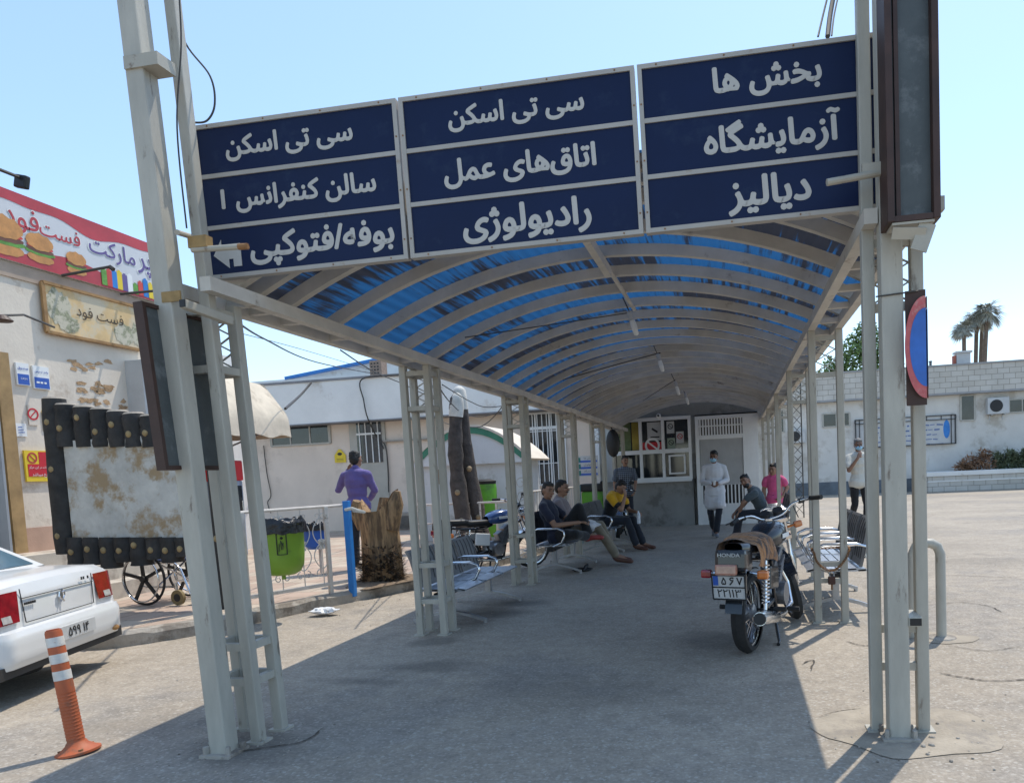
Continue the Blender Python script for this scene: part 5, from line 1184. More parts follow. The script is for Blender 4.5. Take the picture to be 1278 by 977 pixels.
gb4 = thing('green_drum', 'tall lime green wheeled bin with black lid before the direction notice', 'bin', (at(742, 640, 15.4).x, 15.4, .0)); m = MB(); m.bbox((-.22, -.2, .12), (.22, .2, 1.0), b=.04); m.build('body', limeg, gb4); m = MB(); m.bbox((-.24, -.24, 1.0), (.24, .22, 1.16), b=.03); m.build('lid', black, gb4); m = MB(); m.tube([(-.2, .2, .1), (.2, .2, .1)], .1, 12); m.build('wheels', rubber, gb4); m = MB(); m.tube([(-.22, -.24, 1.1), (-.35, -.24, 1.1)], .02, 8); m.build('handle', black, gb4)
rf = thing('railing', 'white upright railing behind the seated men', 'railing', (0, 0, 0)); 
ra, rb_ = V((-3.45, 12.2, .125)), V((-3.05, 16.6, .125)); d = rb_-ra; m = MB(); m.tube([ra+V((0, 0, .98)), rb_+V((0, 0, .98))], .018, 8); m.tube([ra+V((0, 0, .15)), rb_+V((0, 0, .15))], .014, 8); m.build('rail', fpaint, rf)
for k in range(34): m = MB(); p = ra+d*k/33; m.tube([p, p+V((0, 0, .98))], .010 if k % 8 else .025, 6); m.build('baluster', fpaint, rf)
rf2 = thing('railing', 'white low railing in front of the arched kiosk', 'railing', (0, 0, 0)); ra, rb_ = V((at(520, 640, 13.2).x, 13.2, .125)), V((at(640, 640, 13.2).x, 13.2, .125)); d = rb_-ra; m = MB(); m.tube([ra+V((0, 0, .8)), rb_+V((0, 0, .8))], .02, 8); m.tube([ra+V((0, 0, .45)), rb_+V((0, 0, .45))], .012, 8); m.build('rail', fpaint, rf2)
for k in range(7): m = MB(); p = ra+d*k/6; m.tube([p, p+V((0, 0, .8 if k % 3 else 1.5))], .022, 6); m.build('fence_post', fpaint, rf2)
sc_ = thing('scroll_fence', 'narrow white iron scroll panel between the third left column and the kiosk', 'fence', at(652, 640, 10.2)); sc_.location.z = .125; m = MB()
for z in (.75, .95, 1.15): m.tube(spiral((0.0, z), .09, 0, 1.2, 1), .008, 5); m.tube(spiral((.1, z-.05), .06, 1, 1.1, -1), .008, 5)
m.tube([(.05, 0, 0), (.05, 0, 1.25)], .012, 6); m.build('scroll', fpaint, sc_)
sg = thing('direction_notice', 'small white direction notice with three green arrow rows and navy bars', 'sign', at(718, 595, 17.6)); b = at(746, 568, 17.6)-sg.location
m = MB(); m.bbox((0, -.012, 0), (b.x, .012, b.z)); m.build('plate', lightgrey, sg); gi = mat('sign_green', (.02, .16, .13), .5)
for k in range(3):
    z = b.z*(.05+.315*k); m = MB(); m.bbox((.02, -.0155, z), (b.x-.02, -.0125, z+b.z*.10)); m.build('navy_bar', sblue, sg); m = MB(); m.bbox((.02, -.0185, z+b.z*.02), (.15, -.016, z+b.z*.24)); m.build('arrow_tile', gi, sg); m = MB(); m.prism([(.05, z+b.z*.12), (.09, z+b.z*.19), (.09, z+b.z*.06)], .002, T(0, -.0208, 0)); m.build('arrow', white, sg)
    letters('lettering', ['\u0622\u0632\u0645\u0627\u06cc\u0634\u06af\u0627\u0647', '\u0631\u0627\u062f\u06cc\u0648\u0644\u0648\u0698\u06cc', '\u0628\u062e\u0634 \u0647\u0627'][k], black, sg, T(b.x*.6, -.014, z+b.z*.2), w=b.x*.5, h=b.z*.13)
pst = thing('slim_post', 'slim teal post beside the white railing', 'post', V((at(724, 640, 14.4).x, 14.4, .0))); m = MB(); m.bbox((-.03, -.03, 0), (.03, .03, 1.15)); m.build('post', mat('teal', (.05, .2, .25), .5), pst)
lm_ = thing('lattice_mast', 'thin rusty lattice mast between the far right columns', 'mast', (at(998, 650, 19.5).x, 19.5, 0)); m = MB()
for x in (-.11, .11): m.tube([(x, 0, 0), (x, 0, 3.4)], .016, 6)
for k in range(13): z = .1+.25*k; m.tube([(-.11, 0, z), (.11, 0, z+.25)], .008, 5); m.tube([(.11, .012, z), (-.11, .012, z+.25)], .008, 5)
m.build('lattice', wirem, lm_)
# slippers under the bench
sl_ = thing('slippers', 'pair of black slippers on the ground under the seated men', 'slippers', gr(726, 713)); 
for k in range(2):
    m = MB(); m.ell((.0, .12*k, .022), (.14, .052, .022)); m.build('sole', black, sl_, smooth=60); m = MB(); m.tube([(.03, .12*k-.05, .02), (.06, .12*k, .075), (.03, .12*k+.05, .02)], .02, 8); m.build('strap', black, sl_, smooth=60)
# low bench block by the back wall
lb = thing('stone_bench', 'dark low stone bench along the back wall past the stump', 'bench', (at(510, 660, YB-.5).x, YB-.6, .125)); m = MB(); m.bbox((-.9, -.2, .38), (.9, .2, .46), b=.01); m.build('seat', concrete, lb)
for x in (-.7, .7): m = MB(); m.bbox((x-.1, -.18, 0), (x+.1, .18, .38)); m.build('leg', darkbrown, lb)
# ================================================================ white saloon car, tail towards the camera
carw = mat('car_white', (.70, .70, .69), .3, var=.03, scale=2, coat=.6, dirt=(.55, .52, .47), dirt_amt=.12, dscale=2)
tail_red = mat('tail_red', (.27, .008, .014), .15, var=.35, scale=14, coat=1.); clearl = mat('clear_lens', (.42, .40, .38), .15, var=.3, scale=20, coat=1.)
seam = mat('seam', (.03, .03, .03), .7); carglass = mat('car_glass', (.10, .17, .22), .08, var=.3, scale=1.5, spec=.8); plastic = mat('dark_plastic', (.025, .025, .026), .6)
car = thing('saloon_car', 'white saloon car seen from behind at the left edge, parked beside the bollard', 'car', (-4.855, 4.63, 0), math.atan2(-.29, -.957)); car.scale = (.93, .93, .87)
ST = [(.03, .78, .80), (.06, .81, .905), (.14, .825, .945), (.35, .838, .955), (.85, .85, .965), (1.3, .853, .93), (2.2, .853, .91), (3.0, .85, .92), (3.25, .845, .91), (3.7, .83, .86), (4.15, .80, .78), (4.32, .74, .70), (4.38, .68, .60)]
def sect(x, w_, zt):
    lo = .26 if .3 < x < 4.1 else .34
    P = [(w_*.86, lo), (w_*.98, lo+.14), (w_*1.0, .56), (w_*.985, max(zt-.16, .58)), (w_*.95, zt-.05), (w_*.88, zt-.012), (w_*.6, zt+.004), (0, zt+.012)]
    return P+[(-a, b) for a, b in reversed(P[:-1])]
m = MB(); n = len(sect(1, 1, 1)); vs = []; fs = []
SS = []
for i in range(len(ST)-1):
    for k in range(4):
        t = k/4; SS.append(tuple(ST[i][j]*(1-t)+ST[i+1][j]*t for j in range(3)))
SS.append(ST[-1])
for (x, w_, zt) in SS: vs += [(x, a, b) for a, b in sect(x, w_, zt)]
N = len(SS)
for i in range(N-1):
    x = (SS[i][0]+SS[i+1][0])/2
    for k in range(n-1):
        zc = (vs[i*n+k][2]+vs[i*n+k+1][2])/2; yc = abs(vs[i*n+k][1])
        if any(abs(x-cx) < .31 and zc < .52 and yc > .5 for cx in (1.02, 3.69)): continue
        fs.append((i*n+k, (i+1)*n+k, (i+1)*n+k+1, i*n+k+1))
    fs.append((i*n+n-1, (i+1)*n+n-1, (i+1)*n, i*n))
fs += [tuple(range(n)), tuple(reversed(range((N-1)*n, N*n)))]
m.add(vs, fs); body = m.build('body', carw, car, smooth=38)
# greenhouse
def gh(x, z, w_): return [(x, w_, z), (x, -w_, z)]
base = [(.78, .95, .74), (1.05, .935, .80), (3.15, .915, .79), (3.4, .90, .72)]
m = MB(); A = []
RB_ = [(.54, .955, .73), (1.18, 1.375, .565), (1.34, 1.40, .57), (2.35, 1.405, .575), (2.52, 1.385, .57), (3.35, .905, .74)]
lft = [V((x, w_, z)) for (x, z, w_) in RB_]; rgt = [V((x, -w_, z)) for (x, z, w_) in RB_]
bl_ = [V((x, w_, .90)) for (x, z, w_) in [(.54, 0, .76), (1.1, 0, .80), (1.7, 0, .805), (2.3, 0, .805), (2.6, 0, .80), (3.35, 0, .76)]]; br_ = [V((p.x, -p.y, p.z)) for p in bl_]
vs = lft+rgt+bl_+br_; k = len(lft); fs = []
for i in range(k-1): fs += [(i, i+1, k+i+1, k+i), (i, 2*k+i, 2*k+i+1, i+1), (k+i, k+i+1, 3*k+i+1, 3*k+i)]
m.add(vs, fs); m.build('cabin', carw, car, smooth=50)
def lerp4(q, u, v): return (q[0]*(1-u)+q[1]*u)*(1-v)+(q[3]*(1-u)+q[2]*u)*v
def pane(name, q, u0, v0, u1, v1, off, mt, par):
    nrm = (q[1]-q[0]).cross(q[3]-q[0]).normalized(); m = MB(); m.grid(lambda a, b: lerp4(q, u0+(u1-u0)*a, v0+(v1-v0)*b)+nrm*off, 6, 6); return m.build(name, mt, par, fix=False)
q = [rgt[0], lft[0], lft[1], rgt[1]]
rw = pane('rear_window', q, .06, .05, .94, .93, -.006, carglass, car)
if True:
    nrm = (q[1]-q[0]).cross(q[3]-q[0]).normalized(); s_ = -1 if nrm.x > 0 else 1
    for v in rw.data.vertices: v.co = v.co+nrm*(.006-.006*0)+nrm*s_*(-.006)*-1*1.0 if False else v.co
for sg_, L2, B2 in ((1, lft, bl_), (-1, rgt, br_)):
    for (xa, xb, ta, tb_) in ((.85, 1.36, 1.24, 1.54), (1.45, 2.2, 1.66, 2.27), (2.25, 3.05, 2.32, 2.50)):
        za, zb = .955, 1.345; ya = .80*sg_; yb = .585*sg_; m = MB(); m.add([(xa, ya+.004*sg_, za), (xb, ya+.004*sg_, za), (tb_, yb+.012*sg_, zb), (ta, yb+.012*sg_, zb)], [(0, 1, 2, 3)]); m.build('side_window', carglass, car, fix=False)
m = MB(); m.add([(3.30, -.70, .935), (3.30, .70, .935), (2.56, .53, 1.375), (2.56, -.53, 1.375)], [(0, 1, 2, 3)])
for i in range(4): m.v[i] = m.v[i]+V((.012, 0, .012))
m.build('windscreen', carglass, car, fix=False)
# rear details (x = 0 is the tail)
m = MB(); P_ = [(-.02, .30), (-.045, .36), (-.05, .52), (-.03, .575), (.06, .59)]
for i in range(1):
    def bmp(u, v):
        y = -.86+1.72*u; kk = v*(len(P_)-1); i = min(int(kk), len(P_)-2); f = kk-i; x = P_[i][0]*(1-f)+P_[i+1][0]*f; z = P_[i][1]*(1-f)+P_[i+1][1]*f
        e = max(0, abs(u-.5)*2-.80)/.2; return (x+.30*e**2.2, y*(1-.012*e), z)
    m.grid(bmp, 40, 12)
m.build('rear_bumper', carw, car, smooth=50, fix=False)
m = MB(); m.bbox((.0, -.80, .24), (.5, .80, .33)); m.build('rear_valance', plastic, car)
for s in (-1, 1):
    m = MB(); y0, y1 = s*.50, s*.80
    def tlf(u, v):
        y = .485+.335*u; z = .635+.235*v; x = .012+.02*v+(.24*((u-.72)/.28)**2 if u > .72 else 0)
        return (x, s*(y+.03*(1-v)*(1-u)*-1*-1), z)
    m.grid(tlf, 16, 8); l_ = m.build('tail_light', tail_red, car, smooth=60, fix=False)
    m = MB(); m.grid(lambda u, v: (.006+.015*v, s*(.60+.10*u), .645+.07*v), 4, 3); m.build('reversing_lens', clearl, l_)
m = MB(); 
for (a, b) in (((.018, -.44, .615), (.018, .44, .615)), ((.018, -.44, .615), (.03, -.46, .88)), ((.018, .44, .615), (.03, .46, .88)), ((.022, -.46, .805), (.022, .46, .805))): m.bar(a, b, .006, .005, up=(1, 0, 0))
m.build('boot_seam', seam, car)
m = MB(); m.box((.014, 0, .755), (.012, .03, .07), b=.005); 
for k_ in (-1, 1): m.tube([(.012, .0, .78), (.010, k_*.03, .785), (.010, k_*.034, .75), (.012, k_*.012, .725)], .007, 6); m.tube([(.012, k_*.01, .72), (.010, k_*.022, .70)], .007, 6)
m.tube([(.012, 0, .79), (.008, 0, .815)], .012, 6); m.build('emblem', chrome, car)
m = MB()
for k_ in range(3): m.box((.019, -.30-.03*k_-.03*(k_ == 2), .855), (.006, .014, .026))
m.build('badge', plastic, car)
m = MB()
for k_ in range(6): m.box((.017, .32+.023*k_, .76), (.006, .015, .02))
m.build('badge', plastic, car)
pm2 = T(-.055, -.03, .455) @ rotz(-math.pi/2); pl_ = MB(); pl_.bbox((-.26, -.006, -.055), (.26, .01, .055)); pl_ = pl_.build('number_plate', lightgrey, car, M=pm2); m = MB(); m.bbox((-.26, -.0085, -.055), (-.215, -.0065, .055)); m.build('blue_band', sblue, pl_)
letters('plate_number', '\u06f5\u06f9\u06f9 \u06f1\u06f4', black, pl_, T(.02, -.0085, 0), w=.40, h=.075, bold=.02, rtl=False)
m = MB(); m.tube([(.02, .35, .27), (.3, .35, .28)], .022, 10); m.build('exhaust', rust, car)
m = MB(); m.ell((-.045, -.62, .345), (.02, .045, .025)); m.build('tow_cover', mat('rust_spot', (.35, .18, .06), .7), car)
def carwheel(x, s):
    m = MB(); y = s*.72; rr_ = .30; m.lathe([(.19, -.085), (.27, -.09), (.298, -.06), (.30, 0), (.298, .06), (.27, .09), (.19, .085)], 30, T(x, y, rr_) @ Matrix.Rotation(R(90), 4, 'X'), cap=False); wo_ = m.build('wheel', rubber, car, smooth=40)
    m = MB(); m.lathe([(.0, .06*-s*-1 if False else .05), (.08, .06), (.17, .045), (.20, .08)], 24, T(x, y, rr_) @ Matrix.Rotation(R(-90*s), 4, 'X'), cap=False); m.lathe([(.0, -.06), (.2, -.06)], 20, T(x, y, rr_) @ Matrix.Rotation(R(-90*s), 4, 'X'), cap=False); m.build('rim', steel, wo_, smooth=40)
for x in (1.02, 3.69):
    for s in (-1, 1): carwheel(x, s)
m = MB(); m.lathe([(.18, -.09), (.27, -.09), (.30, -.05), (.30, .05), (.27, .09), (.18, .09)], 26, T(.55, -.05, .20)); m.lathe([(.0, -.04), (.18, -.04)], 20, T(.55, -.05, .2), cap=False); m.build('spare_wheel', rubber, car, smooth=40)
m = MB(); m.bbox((.25, -.62, .26), (4.2, .62, .45)); m.build('underbody', black, car)
for s in (-1, 1):
    m = MB(); m.box((2.95, s*.93, .99), (.10, .16, .11), b=.03); m.build('wing_mirror', carw, car)
    for x in (1.6, 2.5): m = MB(); m.box((x, s*.862, .80), (.14, .015, .03), b=.006); m.build('door_handle', carw, car)
    m = MB(); m.ell((4.30, s*.58, .66), (.05, .17, .08)); m.build('headlight', clearl, car, smooth=50)

# ================================================================ motorcycles
enginem = mat('engine_alloy', (.30, .30, .31), .4, .8, var=.3, scale=14, bump=.2); bikeblk = mat('bike_black', (.012, .014, .018), .25, var=.2, coat=.5); amber = mat('amber_lens', (.60, .16, .02), .2, coat=.8); smoke_lens = mat('stop_lens', (.42, .20, .14), .2, var=.25, scale=20, coat=.8)
def motorcycle(label, loc, rz, steer, tank, side, seat=None, blanket=False, plate=None, maker=None, grp=None, lean=0.):
    t = thing('motorcycle', label, 'motorcycle', loc, grp and 0 or rz, grp); t.rotation_euler = (R(lean), 0, rz); t.rotation_mode = 'XYZ'
    r = .295; WB = 1.22; HD = V((.90, 0, .86)); AX_ = V((WB, 0, r)); sax = (HD-AX_).normalized(); S = T(HD) @ Matrix.Rotation(R(steer), 4, sax) @ T(-HD)
    def tr(mb, M): mb.v = [M @ p for p in mb.v]; return mb
    def wheel(c, M, wd, nm):
        m = MB(); N = 36; prof = [(-wd, -.045), (-wd*.95, -.015), (-wd*.6, .0), (0, .012), (wd*.6, .0), (wd*.95, -.015), (wd, -.045)]
        vs = []; fs = []
        for i in range(N):
            a = 2*math.pi*i/N
            for j, (y, d) in enumerate(prof):
                tread = .006 if (i % 2 and 1 < j < 5) else 0
                vs.append((c.x+(r-.012+d-tread)*math.cos(a), y, c.z+(r-.012+d-tread)*math.sin(a)))
        K = len(prof)
        for i in range(N):
            for j in range(K-1): fs.append((i*K+j, ((i+1) % N)*K+j, ((i+1) % N)*K+j+1, i*K+j+1))
        m.add(vs, fs); w_ = tr(m, M).build(nm, rubber, t, smooth=35)
        m = MB(); m.lathe([(.225, -.03), (.24, -.035), (.252, -.04), (.238, -.01), (.238, .01), (.252, .04), (.24, .035), (.225, .03)], 36, T(c) @ Matrix.Rotation(R(90), 4, 'X'), cap=False); tr(m, M).build('rim', chrome, w_, smooth=40)
        m = MB()
        for k in range(28):
            a = 2*math.pi*k/28; b = a+(.35 if k % 2 else -.35); y = .035 if k % 4 < 2 else -.035; m.tube([c+V((.05*math.cos(b), y, .05*math.sin(b))), c+V((.235*math.cos(a), y*.2, .235*math.sin(a)))], .0025, 4)
        tr(m, M).build('spokes', chrome, w_)
        m = MB(); m.tube([c+V((0, -.06, 0)), c+V((0, -.045, 0)), c+V((0, .045, 0)), c+V((0, .06, 0))], [.02, .065, .065, .02], 16); m.tube([c+V((0, -.13, 0)), c+V((0, .13, 0))], .012, 8); tr(m, M).build('hub', enginem, w_, smooth=40)
    I = Matrix()
    wheel(V((0, 0, r)), I, .050, 'rear_wheel'); wheel(AX_, S, .042, 'front_wheel')
    m = MB()
    m.tube([(.9, 0, .80), (.76, 0, .5), (.70, 0, .24), (.42, 0, .22)], .02, 8); m.tube([(.9, 0, .86), (.55, 0, .72), (.3, 0, .66)], .022, 8)
    for s in (-1, 1): m.tube([(.5, s*.03, .7), (.3, s*.10, .66), (.0, s*.11, .68), (-.26, s*.09, .72)], .014, 8); m.tube([(.42, s*.10, .25), (.36, s*.1, .4), (.3, s*.1, .64)], .016, 8); m.tube([(.42, s*.09, .34), (.0, s*.10, r)], .02, 8)
    m.build('frame', bikeblk, t, smooth=50)
    m = MB(); m.ell((.52, 0, .36), (.19, .12, .12)); m.tube([(.52, -.16, .36), (.52, .15, .36)], .09, 16); m.build('engine', enginem, t, smooth=50)
    m = MB()
    for k in range(8): m.box((.64+.028*k*.6, 0, .42+.024*k), (.15, .17, .010), (0, -.5, 0), b=.004)
    m.box((.66, 0, .5), (.10, .11, .2), (0, -.5, 0)); m.box((.745, 0, .64), (.13, .14, .06), (0, -.5, 0), b=.015); m.build('cylinder', enginem, t)
    m = MB(); m.tube([(.76, -.05, .52), (.84, -.09, .40), (.74, -.14, .24), (.45, -.15, .21), (.2, -.16, .24)], .021, 10); m.tube([(.2, -.16, .24), (.12, -.165, .25), (-.25, -.175, .31), (-.33, -.178, .322)], [.024, .045, .052, .046], 16); ex_ = m.build('exhaust', chrome, t, smooth=50)
    m = MB(); m.tube([(-.331, -.178, .322), (-.345, -.178, .324)], .043, 12); m.build('exhaust_mouth', black, ex_)
    for s in (-1, 1):
        a, b = V((-.02, s*.135, r+.03)), V((.06, s*.125, .67)); m = MB(); m.tube([a, b], .014, 8); so_ = m.build('shock_absorber', chrome, t, smooth=50)
        m = MB(); n = 90; d = b-a; e1 = d.orthogonal().normalized(); e2 = d.normalized().cross(e1); m.tube([a+d*(.12+.8*i/n)+(e1*math.cos(i*.75)+e2*math.sin(i*.75))*.027 for i in range(n)], .006, 5); m.build('spring', chrome, so_, smooth=60)
    # tank
    m = MB()
    def tk(u, v):
        th = 2*math.pi*u; x = v; w_ = .135*math.sin(math.pi*min(max(v*.92+.06, 0), 1))**.45; h = .115*math.sin(math.pi*min(v*.9+.08, 1))**.5
        cy, sz = math.cos(th), math.sin(th); return (.42+.46*v, w_*math.copysign(abs(cy)**.7, cy), .775+.045*v+h*math.copysign(abs(sz)**.75, sz)*(1 if sz > 0 else .75))
    m.grid(tk, 28, 16); tk_ = m.build('fuel_tank', tank, t, smooth=60)
    m = MB(); m.tube([(.66, 0, .915), (.66, 0, .93)], .032, 14); m.build('filler_cap', chrome, tk_)
    m = MB(); 
    for s in (-1, 1): m.box((.66, s*.133, .80), (.2, .006, .035), b=.002)
    m.build('tank_stripe', white, tk_)
    for s in (-1, 1): m = MB(); m.box((.26, s*.125, .52), (.24, .03, .17), (0, .12, 0), b=.03); m.build('side_panel', side, t)
    # seat, blanket
    m = MB(); 
    def stf(u, v): th = 2*math.pi*u; w_ = (.13-.02*v)*(math.sin(math.pi*min(max(v*.94+.03, 0), 1))**.3); cy, sz = math.cos(th), math.sin(th); return (-.30+.76*v, w_*math.copysign(abs(cy)**.6, cy), .765-.03*v+.05*math.copysign(abs(sz)**.6, sz)+(.02 if v < .5 else 0))
    m.grid(stf, 22, 14); m.build('seat', seat or bikeblk, t, smooth=60)
    if blanket:
        m = MB()
        def blk_(u, v):
            x = -.19+.50*v; th = math.pi*(-.12+1.24*u); k = noise.noise(V((u*4, v*5, 2))); fold = .014*math.sin(v*26+u*5)+.02*k
            dr = max(0, abs(u-.5)*2-.55)/.45
            return (x+.03*k, (.155+fold)*math.cos(th)*(1+.06*dr), .778+(.062+fold)*max(math.sin(th), -.3)-.10*dr*(1+.5*k)+.03*math.sin(v*4))
        m.grid(blk_, 40, 34)
        bm_ = mat('blanket', (.38, .185, .075), .95, var=.45, scale=5, bump=.8, bscale=30, dirt=(.06, .04, .035), dirt_amt=.5, dscale=4, stretch=(6, 1.2, 1), sheen=.3); m.build('blanket', bm_, t, smooth=80, fix=False)
    # tail
    m = MB(); m.box((-.30, 0, .715), (.20, .22, .15), (0, .1, 0), b=.03); m.bbox((-.36, -.10, .50), (-.345, .10, .68)); tl_ = m.build('tail_unit', bikeblk, t)
    m = MB(); m.box((-.415, .0 if not maker else .02, .665), (.05, .15, .075), (0, .1, 0), b=.014); m.build('tail_light', smoke_lens if maker else tail_red, tl_)
    if maker: letters('lettering', maker, lightgrey, tl_, T(-.4135, .0, .765) @ rotz(-math.pi/2) @ Matrix.Rotation(R(-6), 4, 'X'), w=.155, bold=.03, rtl=False, xs=1.25)
    for s in (-1, 1):
        m = MB(); m.tube([(-.28, s*.10, .63), (-.28, s*.17, .62)], .011, 8); io = m.build('indicator_stalk', chrome, t); m = MB(); m.box((-.295, s*.20, .62), (.06, .075, .06), b=.016); m.build('indicator', amber if s < 0 else tail_red, io)
    m = MB(); m.strip([(-.02+.335*math.cos(a), 0, r+.335*math.sin(a)) for a in [R(70+10*k) for k in range(11)]], .12, .006, up=lambda i: (math.cos(R(70+10*i)), 0, math.sin(R(70+10*i)))); m.build('rear_mudguard', bikeblk, t, smooth=40)
    if plate:
        pm3 = T(-.395, .01, .545) @ rotz(-math.pi/2) @ Matrix.Rotation(R(8), 4, 'X'); m = MB(); m.bbox((-.115, -.004, -.085), (.115, .004, .085)); po = m.build('number_plate', lightgrey, t, M=pm3)
        m = MB(); m.bar((-.115, -.007, 0), (.115, -.007, 0), .004, .008); 
        for (a, b) in (((-.115, -.085), (.115, -.085)), ((-.115, .085), (.115, .085)), ((-.115, -.085), (-.115, .085)), ((.115, -.085), (.115, .085))): m.bar((a[0], -.006, a[1]), (b[0], -.006, b[1]), .008, .010)
        m.build('plate_frame', black, po); m = MB(); m.bbox((-.108, -.0065, .012), (-.072, -.0045, .078)); m.build('blue_band', sblue, po)
        [letters('plate_number', c_, black, po, T(.022+dx_, -.0055, .044), h=.05, w=.05, bold=.03, depth=.0012, rtl=False) for c_, dx_ in ((plate[0][0], -.055), (plate[0][2], .055))]; six(po, T(.022, -.0055, .044), .052, black); letters('plate_number', plate[1], black, po, T(0, -.0055, -.042), w=.19, h=.055, bold=.012, depth=.0012, rtl=False)
    # front end
    m = MB()
    for s in (-1, 1): p0 = AX_+V((0, s*.085, 0)); p1 = HD+V((.045, s*.085, .05)); m.tube([p0, p0+(p1-p0)*.45, p0+(p1-p0)*.46, p1], [.026, .026, .018, .018], 10)
    m.box(HD+V((.03, 0, .03)), (.05, .21, .03), (0, -.4, 0)); m.box(HD+V((.07, 0, -.12)), (.05, .21, .03), (0, -.4, 0)); tr(m, S).build('fork', chrome, t, smooth=50)
    m = MB(); m.strip([AX_+V((.325*math.cos(a), 0, .325*math.sin(a))) for a in [R(25+12*k) for k in range(12)]], .11, .006, up=lambda i: (math.cos(R(25+12*i)), 0, math.sin(R(25+12*i)))); tr(m, S).build('front_mudguard', chrome if not maker else bikeblk, t, smooth=40)
    m = MB(); m.lathe([(.0, -.10), (.06, -.09), (.09, -.02), (.092, .02)], 20, T(HD+V((.16, 0, -.02))) @ Matrix.Rotation(R(90), 4, 'Y')); ho = tr(m, S).build('headlight', chrome, t, smooth=40); m = MB(); m.ell(HD+V((.175, 0, -.02)), (.03, .086, .086)); tr(m, S).build('lens', clearl, ho, smooth=60)
    m = MB(); m.tube([HD+V((.08, .055, .07)), HD+V((.05, .055, .12))], .042, 14); m.tube([HD+V((.08, -.055, .07)), HD+V((.05, -.055, .12))], .042, 14); tr(m, S).build('instruments', plastic, t, smooth=40)
    hb = [HD+V(p) for p in ((-.17, .37, .125), (-.06, .30, .14), (.0, .18, .13), (.03, .08, .07), (.03, -.08, .07), (.0, -.18, .13), (-.06, -.30, .14), (-.17, -.37, .125))]; m = MB(); m.tube(smoothline([tuple(p) for p in hb], 4), .011, 8); ho = tr(m, S).build('handlebar', chrome, t, smooth=60)
    for s in (-1, 1):
        m = MB(); m.tube([HD+V((-.08, s*.31, .138)), HD+V((-.18, s*.375, .124))], .019, 10); tr(m, S).build('grip', rubber, ho, smooth=50)
        m = MB(); m.tube([HD+V((.0, s*.25, .13)), HD+V((.05, s*.30, .125)), HD+V((-.03, s*.40, .125))], .007, 6); m.box(HD+V((-.01, s*.25, .135)), (.05, .05, .04), b=.01); tr(m, S).build('lever', black, ho, smooth=50)
        if not maker:
            m = MB(); m.tube([HD+V((.0, s*.22, .14)), HD+V((.03, s*.26, .27))], .006, 6); m.ell(HD+V((.03, s*.30, .30)), (.018, .06, .038)); tr(m, S).build('mirror', black, ho, smooth=60)
        m = MB(); m.tube([HD+V((.12, s*.10, -.05)), HD+V((.12, s*.17, -.05))], .01, 8); m.box(HD+V((.12, s*.2, -.05)), (.05, .07, .055), b=.015); tr(m, S).build('front_indicator', amber, t)
    m = MB()
    for k, (p, q) in enumerate((((.03, .10, .08), (.14, .12, -.12)), ((.03, -.12, .10), (.15, -.1, -.15)), ((.0, -.2, .13), (.12, -.22, .0)))): m.tube(smoothline([tuple(HD+V(p)), tuple(HD+V(((p[0]+q[0])/2+.08, (p[1]+q[1])/2, (p[2]+q[2])/2+.06))), tuple(HD+V(q))], 5), .005, 5)
    tr(m, S).build('cables', wirem, t, smooth=60)
    m = MB(); 
    for s in (-1, 1): m.tube([(.40, s*.09, .22), (.33, s*.14, .02), (.26, s*.15, .012)], .014, 8); m.tube([(.46, s*.1, .25), (.46, s*.26, .25)], .012, 8); m.tube([(.12, s*.12, .30), (.12, s*.24, .31)], .012, 8)
    m.tube([(.40, -.1, .22), (.40, .1, .22)], .014, 8); m.tube([(.46, -.12, .25), (.46, .12, .25)], .012, 8); m.bar((.40, 0, .22), (.46, 0, .25), .03, .02); m.tube([(.12, -.13, .30), (.12, .13, .30)], .012, 8); m.bar((.12, 0, .30), (.40, 0, .22), .03, .02); m.build('centre_stand', bikeblk, t, smooth=50); m = MB()
    for s in (-1, 1): m.tube([(.46, s*.18, .25), (.46, s*.27, .25)], .02, 8); m.tube([(.12, s*.16, .305), (.12, s*.25, .31)], .018, 8)
    m.build('footpegs', rubber, t); m = MB(); m.box((.2, .10, .30), (.5, .03, .10), b=.02); m.build('chain_guard', bikeblk, t)
    return t
motorcycle('dark motorcycle with a brown striped blanket on its seat, parked in the walkway', (.06, 5.43+.02, 0), R(73), 30, bikeblk, bikeblk, blanket=True, plate=('\u06f5\u06f6\u06f7', '\u06f2\u06f2\u06f1\u06f1\u06f3'), maker='HONDA')
bluet = mat('tank_blue', (.025, .06, .18), .25, var=.1, coat=.7)
b2 = at(582, 690, 9.9); motorcycle('motorcycle with a blue tank parked behind the empty bench', (b2.x, 9.75, .0), R(54), -18, bluet, white, seat=black)
b3 = at(771, 640, 15.0); motorcycle('motorcycle facing the camera before the checked shirt man', (b3.x-.15, 16.15, 0), R(-83), 6, mat('tank_red', (.35, .02, .02), .3, coat=.6), bikeblk)
